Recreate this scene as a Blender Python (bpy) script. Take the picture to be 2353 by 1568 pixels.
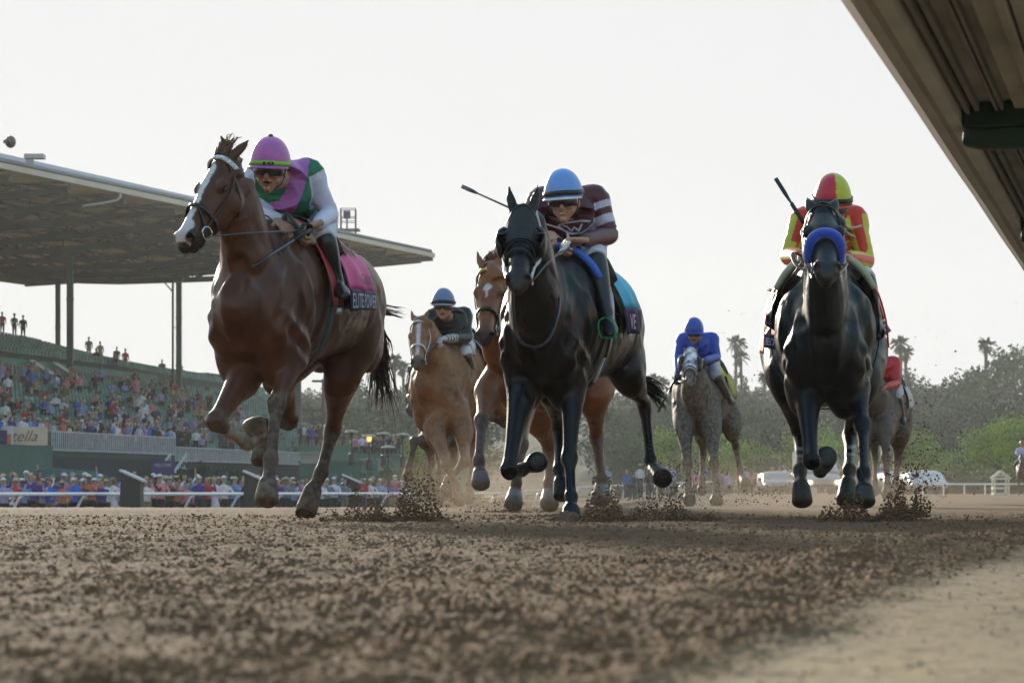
import bpy, bmesh, math, random
import numpy as np
from mathutils import Vector, Matrix
for o in list(bpy.data.objects): bpy.data.objects.remove(o, do_unlink=True)
SC = bpy.context.scene; COL = SC.collection
R = math.radians
# ------------------------------------------------------------------ camera
F, CU, HV, CH = 5880.0, 1176.0, 1128.0, 0.16      # reference pixel scale of the lens, eye level, camera height
cd = bpy.data.cameras.new('camera'); cam = bpy.data.objects.new('camera', cd); COL.objects.link(cam)
cam.location = (0, 0, CH); cam.rotation_euler = (R(90), 0, 0)
cd.sensor_width = 36.0; cd.lens = 36.0 * F / 2352.0; cd.shift_y = (HV - 784.0) / 2352.0
cd.clip_start = 0.05; cd.clip_end = 6000
cd.dof.use_dof = True; cd.dof.focus_distance = 14.2; cd.dof.aperture_fstop = 11.0
SC.camera = cam
# ------------------------------------------------------------------ world, sun, exposure
SUN_EL, SUN_AZ = 13.0, -17.0                      # azimuth measured from the view direction, negative = left
SKY_STRENGTH, SUN_STRENGTH, EXPOSURE = 0.15, 2.2, 1.5
SKY_CAP = 0.84
w = bpy.data.worlds.new("World"); SC.world = w; w.use_nodes = True
nt = w.node_tree; bg = nt.nodes['Background']
sky = nt.nodes.new('ShaderNodeTexSky'); sky.sky_type = 'NISHITA'; sky.sun_disc = False
sky.sun_elevation = R(SUN_EL); sky.sun_rotation = R(SUN_AZ)
sky.dust_density = 1.0; sky.air_density = 1.5; sky.ozone_density = 3.0
mx = nt.nodes.new('ShaderNodeVectorMath'); mx.operation = 'MINIMUM'       # even pale overcast haze: the bright side of the sky levels off
cap = SKY_CAP / (SKY_STRENGTH * 2 ** EXPOSURE)
mx.inputs[1].default_value = (cap * .985, cap * .992, cap * 1.01)
nt.links.new(sky.outputs[0], mx.inputs[0]); nt.links.new(mx.outputs[0], bg.inputs[0]); bg.inputs[1].default_value = SKY_STRENGTH
sl = bpy.data.lights.new('sun', 'SUN'); sun = bpy.data.objects.new('sun', sl); COL.objects.link(sun)
sl.energy = SUN_STRENGTH; sl.angle = R(6); sl.color = (1.0, .90, .74)
sd = Vector((math.sin(R(SUN_AZ)) * math.cos(R(SUN_EL)), math.cos(R(SUN_AZ)) * math.cos(R(SUN_EL)), math.sin(R(SUN_EL))))
sun.rotation_euler = sd.to_track_quat('Z', 'Y').to_euler()
SC.view_settings.view_transform = 'Standard'; SC.view_settings.look = 'None'
SC.view_settings.exposure = EXPOSURE; SC.view_settings.gamma = 1
SC.cycles.use_denoising = True; SC.cycles.volume_step_rate = 4; SC.cycles.volume_bounces = 0; SC.cycles.max_bounces = 6
try: SC.cycles.volume_max_steps = 64
except Exception: pass
# ------------------------------------------------------------------ helpers
rnd = random.Random(7)
def P(u, v, Y): return Vector(((u - CU) / F * Y, Y, CH + (HV - v) / F * Y))
def hexc(h):
    h = h.lstrip('#'); c = [int(h[i:i + 2], 16) / 255 for i in (0, 2, 4)]
    return tuple(x / 12.92 if x <= .04045 else ((x + .055) / 1.055) ** 2.4 for x in c)
def C(c): return hexc(c) if isinstance(c, str) else tuple(c[:3])
_m = {}
def mat(name, color, rough=.7, metal=0.0, ns=20.0, na=.15, bump=0.0, bs=80.0, spec=.5, attr=False, objcol=False, emit=None, sheen=0.0, dist=.01, dirt=0.0, trans=0.0):
    """procedural material: base colour (or the mesh's colour attribute) varied by noise, with bump"""
    if name in _m: return _m[name]
    m = bpy.data.materials.new(name); m.use_nodes = True; n = m.node_tree.nodes; L = m.node_tree.links
    b = n['Principled BSDF']; b.inputs['Roughness'].default_value = rough; b.inputs['Metallic'].default_value = metal
    b.inputs['Specular IOR Level'].default_value = spec
    if sheen: b.inputs['Sheen Weight'].default_value = sheen
    tc = n.new('ShaderNodeTexCoord'); nz = n.new('ShaderNodeTexNoise'); nz.inputs['Scale'].default_value = ns; nz.inputs['Detail'].default_value = 4
    L.new(tc.outputs['Object'], nz.inputs['Vector'])
    mr = n.new('ShaderNodeMapRange'); mr.inputs[3].default_value = 1 - na * 1.6; mr.inputs[4].default_value = 1 + na * 1.6
    mr.inputs[1].default_value = .25; mr.inputs[2].default_value = .75
    L.new(nz.outputs[0], mr.inputs[0])
    vm = n.new('ShaderNodeVectorMath'); vm.operation = 'SCALE'; L.new(mr.outputs[0], vm.inputs['Scale'])
    if attr:
        at = n.new('ShaderNodeAttribute'); at.attribute_name = 'Col'; src = at.outputs['Color']
        if objcol:
            oi = n.new('ShaderNodeObjectInfo'); mi = n.new('ShaderNodeMix'); mi.data_type = 'RGBA'
            L.new(at.outputs['Alpha'], mi.inputs[0]); L.new(at.outputs['Color'], mi.inputs[7]); L.new(oi.outputs['Color'], mi.inputs[6]); src = mi.outputs[2]
        L.new(src, vm.inputs[0])
    elif objcol:
        oi = n.new('ShaderNodeObjectInfo'); L.new(oi.outputs['Color'], vm.inputs[0])
    else:
        vm.inputs[0].default_value = C(color)
    out = vm.outputs[0]
    if dirt:   # dried mud and dust lying over the surface
        n2 = n.new('ShaderNodeTexNoise'); n2.inputs['Scale'].default_value = 9; n2.inputs['Detail'].default_value = 8; n2.inputs['Roughness'].default_value = .75
        L.new(tc.outputs['Object'], n2.inputs['Vector'])
        at2 = n.new('ShaderNodeAttribute'); at2.attribute_name = 'Col'
        ad = n.new('ShaderNodeMath'); ad.operation = 'MULTIPLY_ADD'; ad.inputs[1].default_value = 1.6; L.new(n2.outputs[0], ad.inputs[0])
        sb = n.new('ShaderNodeMath'); sb.operation = 'SUBTRACT'; sb.inputs[1].default_value = 1.12; L.new(at2.outputs['Alpha'], sb.inputs[0])
        L.new(sb.outputs[0], ad.inputs[2])
        cl = n.new('ShaderNodeMath'); cl.operation = 'MULTIPLY'; cl.use_clamp = True; cl.inputs[1].default_value = 2.2; L.new(ad.outputs[0], cl.inputs[0])
        c2 = n.new('ShaderNodeMath'); c2.operation = 'MULTIPLY'; c2.inputs[1].default_value = dirt; L.new(cl.outputs[0], c2.inputs[0])
        mi = n.new('ShaderNodeMix'); mi.data_type = 'RGBA'; mi.inputs[7].default_value = (.17, .125, .09, 1)
        n6 = n.new('ShaderNodeTexNoise'); n6.inputs['Scale'].default_value = 26; n6.inputs['Detail'].default_value = 6; L.new(tc.outputs['Object'], n6.inputs['Vector']); r6 = n.new('ShaderNodeMapRange'); r6.inputs[1].default_value = .42; r6.inputs[2].default_value = .58; L.new(n6.outputs[0], r6.inputs[0])
        m6 = n.new('ShaderNodeMix'); m6.data_type = 'RGBA'; m6.inputs[6].default_value = (.055, .038, .026, 1); m6.inputs[7].default_value = (.19, .14, .10, 1); L.new(r6.outputs[0], m6.inputs[0]); L.new(m6.outputs[2], mi.inputs[7])
        L.new(c2.outputs[0], mi.inputs[0]); L.new(out, mi.inputs[6]); out = mi.outputs[2]
        rr = n.new('ShaderNodeMapRange'); rr.inputs[3].default_value = rough; rr.inputs[4].default_value = .9
        L.new(c2.outputs[0], rr.inputs[0]); L.new(rr.outputs[0], b.inputs['Roughness'])
    if name.startswith('coat'):   # sweat-dark and dry patches change the sheen
        n5 = n.new('ShaderNodeTexNoise'); n5.inputs['Scale'].default_value = 5; n5.inputs['Detail'].default_value = 6; L.new(tc.outputs['Object'], n5.inputs['Vector']); r5 = n.new('ShaderNodeMapRange'); r5.inputs[1].default_value = .35; r5.inputs[2].default_value = .65; r5.inputs[3].default_value = rough - .12; r5.inputs[4].default_value = rough + .16; L.new(n5.outputs[0], r5.inputs[0]); L.new(r5.outputs[0], rr.inputs[3])
    L.new(out, b.inputs['Base Color'])
    if trans: b.inputs['Transmission Weight'].default_value = trans
    if bump:
        n3 = n.new('ShaderNodeTexNoise'); n3.inputs['Scale'].default_value = bs; n3.inputs['Detail'].default_value = 5
        L.new(tc.outputs['Object'], n3.inputs['Vector'])
        bp = n.new('ShaderNodeBump'); bp.inputs['Strength'].default_value = bump; bp.inputs['Distance'].default_value = dist
        L.new(n3.outputs[0], bp.inputs['Height']); L.new(bp.outputs[0], b.inputs['Normal'])
    if emit:
        b.inputs['Emission Color'].default_value = (*C(emit[0]), 1); b.inputs['Emission Strength'].default_value = emit[1]
    _m[name] = m; return m
class S:
    """a growing shape: several closed pieces, linked as ONE mesh"""
    def __init__(s): s.v = []; s.f = []; s.mi = []
    def add(s, vs, fs, mi=0):
        k = len(s.v); s.v.extend([tuple(p) for p in vs]); s.f.extend([tuple(i + k for i in f) for f in fs]); s.mi.extend([mi] * len(fs)); return s
    def box(s, c, d, M=None, mi=0, taper=1.0):
        c = Vector(c); x, y, z = d[0] / 2, d[1] / 2, d[2] / 2
        vs = [Vector((i * x * (taper if k > 0 else 1), j * y * (taper if k > 0 else 1), k * z)) for k in (-1, 1) for j in (-1, 1) for i in (-1, 1)]
        if M is not None: vs = [M @ p for p in vs]
        return s.add([c + p for p in vs], [(0, 2, 3, 1), (4, 5, 7, 6), (0, 1, 5, 4), (2, 6, 7, 3), (0, 4, 6, 2), (1, 3, 7, 5)], mi)
    def bar(s, a, b, w, h=None, mi=0, up=(0, 0, 1)):
        a = Vector(a); b = Vector(b); t = b - a; L = t.length
        if L < 1e-6: return s
        M = frame(t, Vector(up)); return s.box((a + b) / 2, (w, h or w, L), M, mi)
    def quad(s, a, b, c, d, mi=0): return s.add([a, b, c, d], [(0, 1, 2, 3)], mi)
    def slab(s, pts, dz, mi=0):
        n = len(pts); a = [Vector(p) for p in pts]; b = [p + Vector(dz) for p in a]
        return s.add(a + b, [tuple(range(n))[::-1], tuple(range(n, 2 * n))] + [(i, (i + 1) % n, n + (i + 1) % n, n + i) for i in range(n)], mi)
    def tube(s, pts, r, seg=8, sub=1, mi=0, flat=1.0, up=(0, 0, 1)):
        st = [(Vector(p), (r[i] if isinstance(r, (list, tuple)) else r), (r[i] if isinstance(r, (list, tuple)) else r) * flat) for i, p in enumerate(pts)]
        return s.loft(st, seg, sub, up, mi, cap=.3)
    def loft(s, st, seg=16, sub=4, up=(0, 0, 1), mi=0, cap=.8, sq=1.0):
        """st: (centre, half width along side, half height along up'). Smooth between stations, closed at both ends"""
        c = np.array([list(x[0]) for x in st], float); ab = np.array([[x[1], x[2]] for x in st], float)
        q = np.hstack([c, ab]); n = len(q)
        if sub > 1 and n > 2:
            qq = np.vstack([2 * q[0] - q[1], q, 2 * q[-1] - q[-2]]); out = []
            for i in range(n - 1):
                p0, p1, p2, p3 = qq[i:i + 4]
                for k in range(sub):
                    t = k / sub
                    out.append(.5 * (2 * p1 + (p2 - p0) * t + (2 * p0 - 5 * p1 + 4 * p2 - p3) * t * t + (3 * p1 - p0 - 3 * p2 + p3) * t ** 3))
            out.append(q[-1]); q = np.array(out)
        n = len(q); rings = []; up = Vector(up); prev = None
        def ring(pc, a, b, X, Y): 
            rr = []
            for k in range(seg):
                th = 2 * math.pi * k / seg; co, si = math.cos(th), math.sin(th)
                if sq != 1.0: co = math.copysign(abs(co) ** sq, co); si = math.copysign(abs(si) ** sq, si)
                rr.append(pc + X * (a * co) + Y * (b * si))
            return rr
        for i in range(n):
            t = Vector(q[min(i + 1, n - 1), :3] - q[max(i - 1, 0), :3])
            if t.length < 1e-9: t = Vector((0, 0, 1))
            t.normalize(); u = up - t * up.dot(t)
            if u.length < .15: u = (prev if prev is not None else Vector((0, 1, .01))); u = u - t * u.dot(t)
            u.normalize(); prev = u; X = t.cross(u)
            pc = Vector(q[i, :3]); a, b = max(q[i, 3], 1e-4), max(q[i, 4], 1e-4)
            if i == 0 and cap:
                rr = cap * min(a, b)
                for f in (.98, .7): rings.append(ring(pc - t * rr * f, a * math.sqrt(1 - f * f * .96), b * math.sqrt(1 - f * f * .96), X, u))
            rings.append(ring(pc, a, b, X, u))
            if i == n - 1 and cap:
                rr = cap * min(a, b)
                for f in (.7, .98): rings.append(ring(pc + t * rr * f, a * math.sqrt(1 - f * f * .96), b * math.sqrt(1 - f * f * .96), X, u))
        vs = [p for rg in rings for p in rg]; m = len(rings)
        fs = [(i * seg + k, i * seg + (k + 1) % seg, (i + 1) * seg + (k + 1) % seg, (i + 1) * seg + k) for i in range(m - 1) for k in range(seg)]
        fs += [tuple(range(seg))[::-1], tuple(range((m - 1) * seg, m * seg))]
        return s.add(vs, fs, mi)
    def ell(s, c, r, M=None, n=14, mi=0):
        c = Vector(c); vs = []; fs = []
        for i in range(1, n):
            ph = math.pi * i / n
            for k in range(n * 2 - 8 if n > 8 else n + 2):
                pass
        m = max(6, int(n * 1.5)); vs = [Vector((0, 0, r[2]))]
        for i in range(1, n):
            ph = math.pi * i / n
            for k in range(m): th = 2 * math.pi * k / m; vs.append(Vector((r[0] * math.sin(ph) * math.cos(th), r[1] * math.sin(ph) * math.sin(th), r[2] * math.cos(ph))))
        vs.append(Vector((0, 0, -r[2])))
        for k in range(m):
            fs.append((0, 1 + k, 1 + (k + 1) % m)); fs.append((len(vs) - 1, 1 + (n - 2) * m + (k + 1) % m, 1 + (n - 2) * m + k))
            for i in range(n - 2): fs.append((1 + i * m + k, 1 + (i + 1) * m + k, 1 + (i + 1) * m + (k + 1) % m, 1 + i * m + (k + 1) % m))
        if M is not None: vs = [M @ p for p in vs]
        return s.add([c + p for p in vs], fs, mi)
    def mesh(s, name):
        me = bpy.data.meshes.new(name); me.from_pydata(s.v, [], s.f); me.update(); return me
def frame(t, up=Vector((0, 0, 1))):
    """matrix whose Z column is t and whose Y column is near up"""
    t = Vector(t).normalized(); up = Vector(up); u = up - t * up.dot(t)
    if u.length < 1e-3: u = Vector((0, 1, 0)); u = u - t * u.dot(t)
    if u.length < 1e-3: u = Vector((1, 0, 0))
    u.normalize(); x = u.cross(t)
    return Matrix((x, u, t)).transposed()
def link(name, me, parent=None, loc=None, smooth=None):
    o = bpy.data.objects.new(name, me); COL.objects.link(o)
    if parent is not None: o.parent = parent
    if loc is not None: o.location = loc
    if smooth: me.polygons.foreach_set('use_smooth', [True] * len(me.polygons))
    return o
def obj(name, s, m, parent=None, smooth=False):
    me = s.mesh(name) if isinstance(s, S) else s
    for x in (m if isinstance(m, (list, tuple)) else [m]): me.materials.append(x)
    if isinstance(s, S) and any(s.mi): me.polygons.foreach_set('material_index', s.mi)
    if parent is not None and parent.location.length > 0:
        me.transform(Matrix.Translation(-wl(parent)))
    return link(name, me, parent, smooth=smooth)
def wl(o):
    v = Vector(o.location)
    while o.parent is not None: o = o.parent; v += Vector(o.location)
    return v
def tag(o, label=None, cat=None, group=None, kind=None):
    if label: o['label'] = label
    if cat: o['category'] = cat
    if group: o['group'] = group
    if kind: o['kind'] = kind
    return o
def thing(name, label, cat, loc=(0, 0, 0), group=None):
    o = bpy.data.objects.new(name, None); COL.objects.link(o); o.location = loc; o.empty_display_size = .1
    return tag(o, label, cat, group)
def copy_tree(o, parent=None):
    c = o.copy(); COL.objects.link(c); c.parent = parent
    for ch in list(o.children): copy_tree(ch, c)
    return c
def remesh(s, voxel, smooth=3, name='body', dec=0):
    me = s.mesh(name) if isinstance(s, S) else s
    o = bpy.data.objects.new('tmp', me); COL.objects.link(o)
    m = o.modifiers.new('r', 'REMESH'); m.mode = 'VOXEL'; m.voxel_size = voxel; m.use_smooth_shade = True
    if smooth:
        k = o.modifiers.new('s', 'SMOOTH'); k.factor = .5; k.iterations = smooth
    dg = bpy.context.evaluated_depsgraph_get(); dg.update()
    out = bpy.data.meshes.new_from_object(o.evaluated_get(dg)); out.name = name
    bpy.data.objects.remove(o); bpy.data.meshes.remove(me)
    out.polygons.foreach_set('use_smooth', [True] * len(out.polygons))
    out.materials.clear(); return out
def coords(me):
    a = np.empty(len(me.vertices) * 3, np.float32); me.vertices.foreach_get('co', a); return a.reshape(-1, 3).astype(float)
def setcoords(me, a): me.vertices.foreach_set('co', a.astype(np.float32).ravel()); me.update()
def setcol(me, rgb, alpha=None):
    n = len(me.vertices); a = np.ones((n, 4), np.float32); a[:, :3] = rgb
    if alpha is not None: a[:, 3] = alpha
    at = me.color_attributes.new('Col', 'FLOAT_COLOR', 'POINT'); at.data.foreach_set('color', a.ravel())
def segdist(co, a, b):
    a = np.array(a, float); b = np.array(b, float); d = b - a; t = np.clip(((co - a) @ d) / max(d @ d, 1e-9), 0, 1)
    return np.linalg.norm(co - a - t[:, None] * d, axis=1), t
def blend(col, w, c): w = np.clip(w, 0, 1)[:, None]; return col * (1 - w) + np.array(c)[None] * w
_rt = np.random.RandomState(5).rand(256, 256)
def vnoise(x, y, f, off=0):
    x = x * f + off * 17.31; y = y * f + off * 9.73
    xi = np.floor(x).astype(int); yi = np.floor(y).astype(int); fx = x - xi; fy = y - yi
    fx = fx * fx * (3 - 2 * fx); fy = fy * fy * (3 - 2 * fy)
    g = lambda i, j: _rt[(xi + i) & 255, (yi + j) & 255]
    return (g(0, 0) * (1 - fx) + g(1, 0) * fx) * (1 - fy) + (g(0, 1) * (1 - fx) + g(1, 1) * fx) * fy
def textmesh(txt, shear=0.0, space=1.0, bold=0.0):
    cu = bpy.data.curves.new('t', 'FONT'); cu.body = txt; cu.size = 1; cu.shear = shear; cu.space_character = space; cu.resolution_u = 3; cu.offset = bold
    o = bpy.data.objects.new('t', cu); COL.objects.link(o); dg = bpy.context.evaluated_depsgraph_get(); dg.update()
    me = bpy.data.meshes.new_from_object(o.evaluated_get(dg)); bpy.data.objects.remove(o); bpy.data.curves.remove(cu); return me
def text_on(txt, fn, m, parent, name='lettering', shear=0.0, bold=0.0, thick=0):
    """lay flat letters over a surface: fn(x 0..1, y 0..1) gives the point"""
    me = textmesh(txt, shear, 1.0, bold); bm = bmesh.new(); bm.from_mesh(me); bpy.data.meshes.remove(me)
    bmesh.ops.triangulate(bm, faces=bm.faces[:])
    for _ in range(2):
        ed = [e for e in bm.edges if e.calc_length() > .22]
        if ed: bmesh.ops.subdivide_edges(bm, edges=ed, cuts=1); bmesh.ops.triangulate(bm, faces=bm.faces[:])
    xs = [v.co.x for v in bm.verts]; ys = [v.co.y for v in bm.verts]; x0, x1, y0, y1 = min(xs), max(xs), min(ys), max(ys)
    for v in bm.verts: v.co = Vector(fn((v.co.x - x0) / (x1 - x0), (v.co.y - y0) / (y1 - y0)))
    me = bpy.data.meshes.new(name); bm.to_mesh(me); bm.free(); me.materials.append(m); 
    if parent is not None and parent.location.length > 0: me.transform(Matrix.Translation(-wl(parent)))
    return link(name, me, parent)
# ------------------------------------------------------------------ the track, one sheet out to the horizon
def ground_z(x, y):
    """large shape of the ground: flat near the camera, falling away to the outer rail on the left, level to the right"""
    x = np.asarray(x, float); y = np.asarray(y, float); s = x / np.maximum(np.abs(y), 1)
    left = np.clip((.085 - s) / .09, 0, 1); left = left * left * (3 - 2 * left)
    left = np.where(y > 0, left, 0)
    fall = np.clip((y - 25) / 45.0, 0, 1) ** 1.1 * 1.02
    return -left * fall
def near_z(x, y):
    """clods, harrow ruts and the loose berm beside the hard apron"""
    r = np.hypot(x, y)
    e = x + .50 - .27 * y + .10 * (vnoise(x, y, 1.3, 3) - .5) + .05 * (vnoise(x, y, 7, 5) - .5)    # >0: hard apron
    ap = np.clip(e / .10, 0, 1); soft = 1 - ap * .82
    fd = np.clip((40 - r) / 26, 0, 1)
    def bil(f, o): return 1 - np.abs(2 * vnoise(x, y, f, o) - 1)
    sc = np.clip(vnoise(x, y, 9, 61) * 1.5 - .15, .15, 1.1)
    h = (.0050 * (vnoise(x, y, 17, 1) ** 2) * 1.6 + .0095 * np.clip(vnoise(x, y, 66, 2) - .36, 0, 1) * 1.7 * sc + .0075 * (vnoise(x, y, 140, 4) - .5) * (.4 + sc)) * soft
    h += .003 * (vnoise(x, y, 170, 6) - .5) * soft * np.clip((8 - r) / 5, 0, 1)
    h += .010 * (vnoise(x, y, 3.1, 8) - .5) * soft
    run = x - .258 * y
    h += .004 * np.sin(run * 26 + 2 * vnoise(x, y, .7, 9)) * soft * np.clip((16 - r) / 10, 0, 1)
    h += .014 * np.exp(-((e + .62) / .10) ** 2) * np.clip(r / 3 - .4, 0, 1) * (.4 + vnoise(x, y, 1.7, 13))
    h += .026 * np.exp(-((e + .18) / .13) ** 2) * np.clip(r / 3 - .55, 0, 1) * (.5 + vnoise(x, y, 2.2, 11))
    return h * fd, ap
def build_ground():
    vis = np.radians(np.linspace(-13.5, 13.5, 880)); side = np.radians(np.concatenate([np.linspace(13.8, 30, 90), np.linspace(31, 180, 60)]))
    th = np.concatenate([-side[::-1][:-1] if False else -side[::-1], vis, side[:-1]])
    r = [.45]
    while r[-1] < 4000:
        q = r[-1]; d = .7 * q * q / 410; d = min(d, .0065 + .0016 * q) if q < 22 else (min(d, .05 + (q - 22) * .03)); d = max(d, .0045); r.append(q + max(d, .0045))
        if q > 120: r[-1] = q * 1.12
    r = np.array(r); T, Rr = np.meshgrid(th, r); x = Rr * np.sin(T); y = Rr * np.cos(T)
    h, ap = near_z(x, y); z = ground_z(x, y) + h
    nr, ntc = x.shape; co = np.stack([x, y, z], -1).reshape(-1, 3)
    co = np.vstack([co, [[0, 0, 0]]]); i = np.arange(nr - 1)[:, None] * ntc + np.arange(ntc - 1)[None]
    q = np.stack([i, i + 1, i + ntc + 1, i + ntc], -1).reshape(-1, 4)[:, ::-1]
    # close the ring behind the camera
    j = np.arange(nr - 1) * ntc; q2 = np.stack([j + ntc - 1, j, j + ntc, j + 2 * ntc - 1], -1)[:, ::-1]
    q = np.vstack([q, q2]); me = bpy.data.meshes.new('track'); nv = len(co); nf = len(q)
    me.vertices.add(nv); me.vertices.foreach_set('co', co.astype(np.float32).ravel())
    fan = np.array([[k, (k + 1) % ntc, nv - 1] for k in range(ntc)])
    me.loops.add(nf * 4 + len(fan) * 3); me.loops.foreach_set('vertex_index', np.concatenate([q.ravel(), fan[:, ::-1].ravel()]).astype(np.int32))
    me.polygons.add(nf + len(fan)); me.polygons.foreach_set('loop_start', np.concatenate([np.arange(nf) * 4, nf * 4 + np.arange(len(fan)) * 3]).astype(np.int32))
    me.polygons.foreach_set('use_smooth', [True] * (nf + len(fan))); me.update(calc_edges=True); me.validate()
    apf = np.append(ap.reshape(-1), ap[0].mean()); hf = np.append(h.reshape(-1), 0)
    brown = np.array([.170, .098, .052]); tan = np.array([.37, .265, .160])
    X = co[:, 0]; Yv = co[:, 1]
    # damp turned-up crumbs sit darker than the dry crust
    v1 = vnoise(X, Yv, 2.0, 21); v2 = vnoise(X, Yv, 30, 22); v3 = vnoise(X, Yv, 75, 24)
    g = (.72 + .35 * v1 + .30 * v2 * v3)
    spk = np.clip((v2 * vnoise(X, Yv, 52, 23) - .36) * 4, 0, 1)
    colr = brown[None] * g[:, None]; colr = colr * (1 - apf[:, None]) + tan[None] * (.88 + .25 * v1)[:, None] * apf[:, None]
    colr = colr * (1 - .55 * (spk * apf)[:, None]); setcol(me, colr)
    m = mat('track_soil', '#000000', rough=.95, ns=60, na=.16, attr=True, bump=.5, bs=220, dist=.004, spec=.15)
    me.materials.append(m); o = link('track', me); tag(o, kind='structure')
build_ground()
def clump(r, rg, n=1):
    """one crumb of soil: a dented low ball"""
    s = S(); s.ell((0, 0, 0), (r, r * rg.uniform(.7, 1.1), r * rg.uniform(.55, .95)), n=5)
    s.v = [tuple(c * rg.uniform(.72, 1.28) for c in v) for v in s.v]; return s
def scatter(name, pts, label, cat, m, seed=3, parts=12):
    rg = random.Random(seed); protos = [clump(1, rg) for _ in range(parts)]
    pv = [np.array(p.v) for p in protos]; V = []; Fc = []; k = 0
    for p, r in pts:
        i = rg.randrange(parts); a = rg.uniform(0, 6.28); ca, sa = math.cos(a), math.sin(a); v = pv[i] * r
        v = np.stack([v[:, 0] * ca - v[:, 1] * sa, v[:, 0] * sa + v[:, 1] * ca, v[:, 2]], -1) + np.array(p); V.append(v)
        Fc.extend([tuple(q + k for q in f) for f in protos[i].f]); k += len(v)
    me = bpy.data.meshes.new(name); me.from_pydata(np.vstack(V).tolist(), [], Fc); me.materials.append(m)
    me.polygons.foreach_set('use_smooth', [True] * len(me.polygons)); o = link(name, me); tag(o, label, cat, kind='stuff'); return o
def ground_clods():
    rg = random.Random(11); pts = []
    N = 38000
    for _ in range(N):
        y = 1.3 + 15 * rg.random() ** 1.25; x = y * rg.uniform(-.235, .235)
        e = x + .50 - .27 * y
        keep = 1 if e < 0 else (.55 * math.exp(-e / .22) + .05)
        if rg.random() > keep: continue
        r = min(.0008 / (rg.random() + .10), .0055) * (.5 + .085 * y)
        if e > .05: r *= .6
        h, _a = near_z(np.array([x]), np.array([y])); pts.append(((x, y, float(h[0]) + r * .35), r))
    scatter('soil_crumbs', pts, 'loose brown soil crumbs strewn over the track', 'soil', mat('crumb_soil', (.20, .122, .072), rough=.95, ns=25, na=.35, spec=.15), 3)
ground_clods()
# ------------------------------------------------------------------ inner safety rail passing over the camera
D_R = Vector((.258, 1, 0)).normalized(); N_R = Vector((-D_R.y, D_R.x, 0))     # along the rail, and to its left
def RL(along, left, z): return D_R * along + N_R * left + Vector((0, 0, z))
def inner_rail():
    H = 1.10; k = (H - CH) * .9685                       # lateral offsets scale with the height over the lens
    t = thing('safety_rail', 'wide pale safety rail on green arms running overhead at the right edge', 'rail', (0, 0, 0))
    cream = mat('rail_cream', (.30, .265, .215), rough=.55, ns=2.5, na=.10, bump=.15, bs=30)
    pale = mat('rail_pale', (.46, .45, .42), rough=.6, ns=4, na=.10, bump=.1, bs=40)
    grey = mat('rail_underside', (.30, .285, .26), rough=.7, ns=3, na=.22, bump=.2, bs=60)
    beam = mat('rail_timber', (.33, .31, .275), rough=.75, ns=3, na=.2, bump=.3, bs=40)
    green = mat('arm_green', (.012, .045, .034), rough=.5, ns=6, na=.3, bump=.2, bs=50)
    a0, a1, seg = -4.0, 44.0, 64
    def strip(prof, name, m, wob=0.0):
        s = S(); n = len(prof); vs = []
        for i in range(seg + 1):
            a = a0 + (a1 - a0) * i / seg; wz = wob * (math.sin(a * 2.3) * .5 + math.sin(a * 5.1 + 1) * .3)
            for (l, z) in prof: vs.append(RL(a, l, z + wz))
        fs = [(i * n + j, i * n + (j + 1) % n, (i + 1) * n + (j + 1) % n, (i + 1) * n + j) for i in range(seg) for j in range(n)]
        fs += [tuple(range(n))[::-1], tuple(range(seg * n, seg * n + n))]
        s.add(vs, fs); return obj(name, s, m, t)
    zb = H
    # rolled nose of the cover: its underside curves up towards the track side
    strip([(k * .608, zb), (k * .63, zb + .004), (k * .67, zb + .02), (k * .715, zb + .055), (k * .73, zb + .085), (k * .71, zb + .10), (k * .60, zb + .07), (k * .60, zb + .03)], 'rolled_edge', cream, .003)
    strip([(k * .572, zb - .006), (k * .606, zb - .006), (k * .606, zb + .045), (k * .572, zb + .045)], 'edge_batten', pale, .001)
    strip([(k * .70, zb + .104), (.25, zb + .20), (.25, zb + .22), (k * .71, zb + .12)], 'cover', mat('rail_cover_top', (.4, .37, .33), rough=.6))
    # underside sheets, set higher, with ribs
    strip([(k * .568, zb + .05), (k * .16, zb + .06), (k * .16, zb + .075), (k * .568, zb + .065)], 'underside_sheet', grey)
    for l, wd, dz in ((.548, .010, .030), (.522, .012, .022), (.470, .008, .024), (.455, .008, .022)):
        strip([(k * l, zb + .049 - dz), (k * l + wd, zb + .049 - dz), (k * l + wd, zb + .048), (k * l, zb + .048)], 'rib', mat('rail_rib', (.17, .165, .15), rough=.7, ns=5))
    # broad timber plank that narrows in view, right of the ribs
    strip([(k * .425, zb + .030), (k * .375, zb + .030), (k * .375, zb + .046), (k * .425, zb + .046)], 'plank', beam)
    strip([(k * .370, zb + .012), (k * .350, zb + .010), (k * .350, zb + .044), (k * .370, zb + .044)], 'plank', beam)
    strip([(k * .342, zb + .028), (k * .20, zb + .030), (k * .20, zb + .044), (k * .342, zb + .044)], 'plank', beam)
    a = 6.75 * (H - CH) / .97 + .15
    arms = [a + 2.62 * i for i in range(-4, 14) if a + 2.62 * i < 43]
    for q in arms:
        s = S()
        pr = [(k * .568, zb - .01, .040), (k * .50, zb - .015, .046), (k * .34, zb - .015, .048), (.10, zb - .02, .05), (-.10, zb - .10, .06), (-.22, zb - .22, .075), (-.30, zb - .36, .08), (-.34, zb - .6, .07), (-.36, -.05, .07)]
        s.loft([(RL(q, l, z), .05, r_) for l, z, r_ in pr], 12, 3, Vector((0, 0, 1)), cap=.1, sq=.45)
        p = obj('arm', s, green, t, smooth=True)
        s = S(); s.box(RL(q - .07, (k * .57 + k * .2) / 2, zb + .018), (k * .36, .03, .06), Matrix((-N_R, D_R, Vector((0, 0, 1)))).transposed()); obj('cross_beam', s, green, t)
inner_rail()
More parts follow.
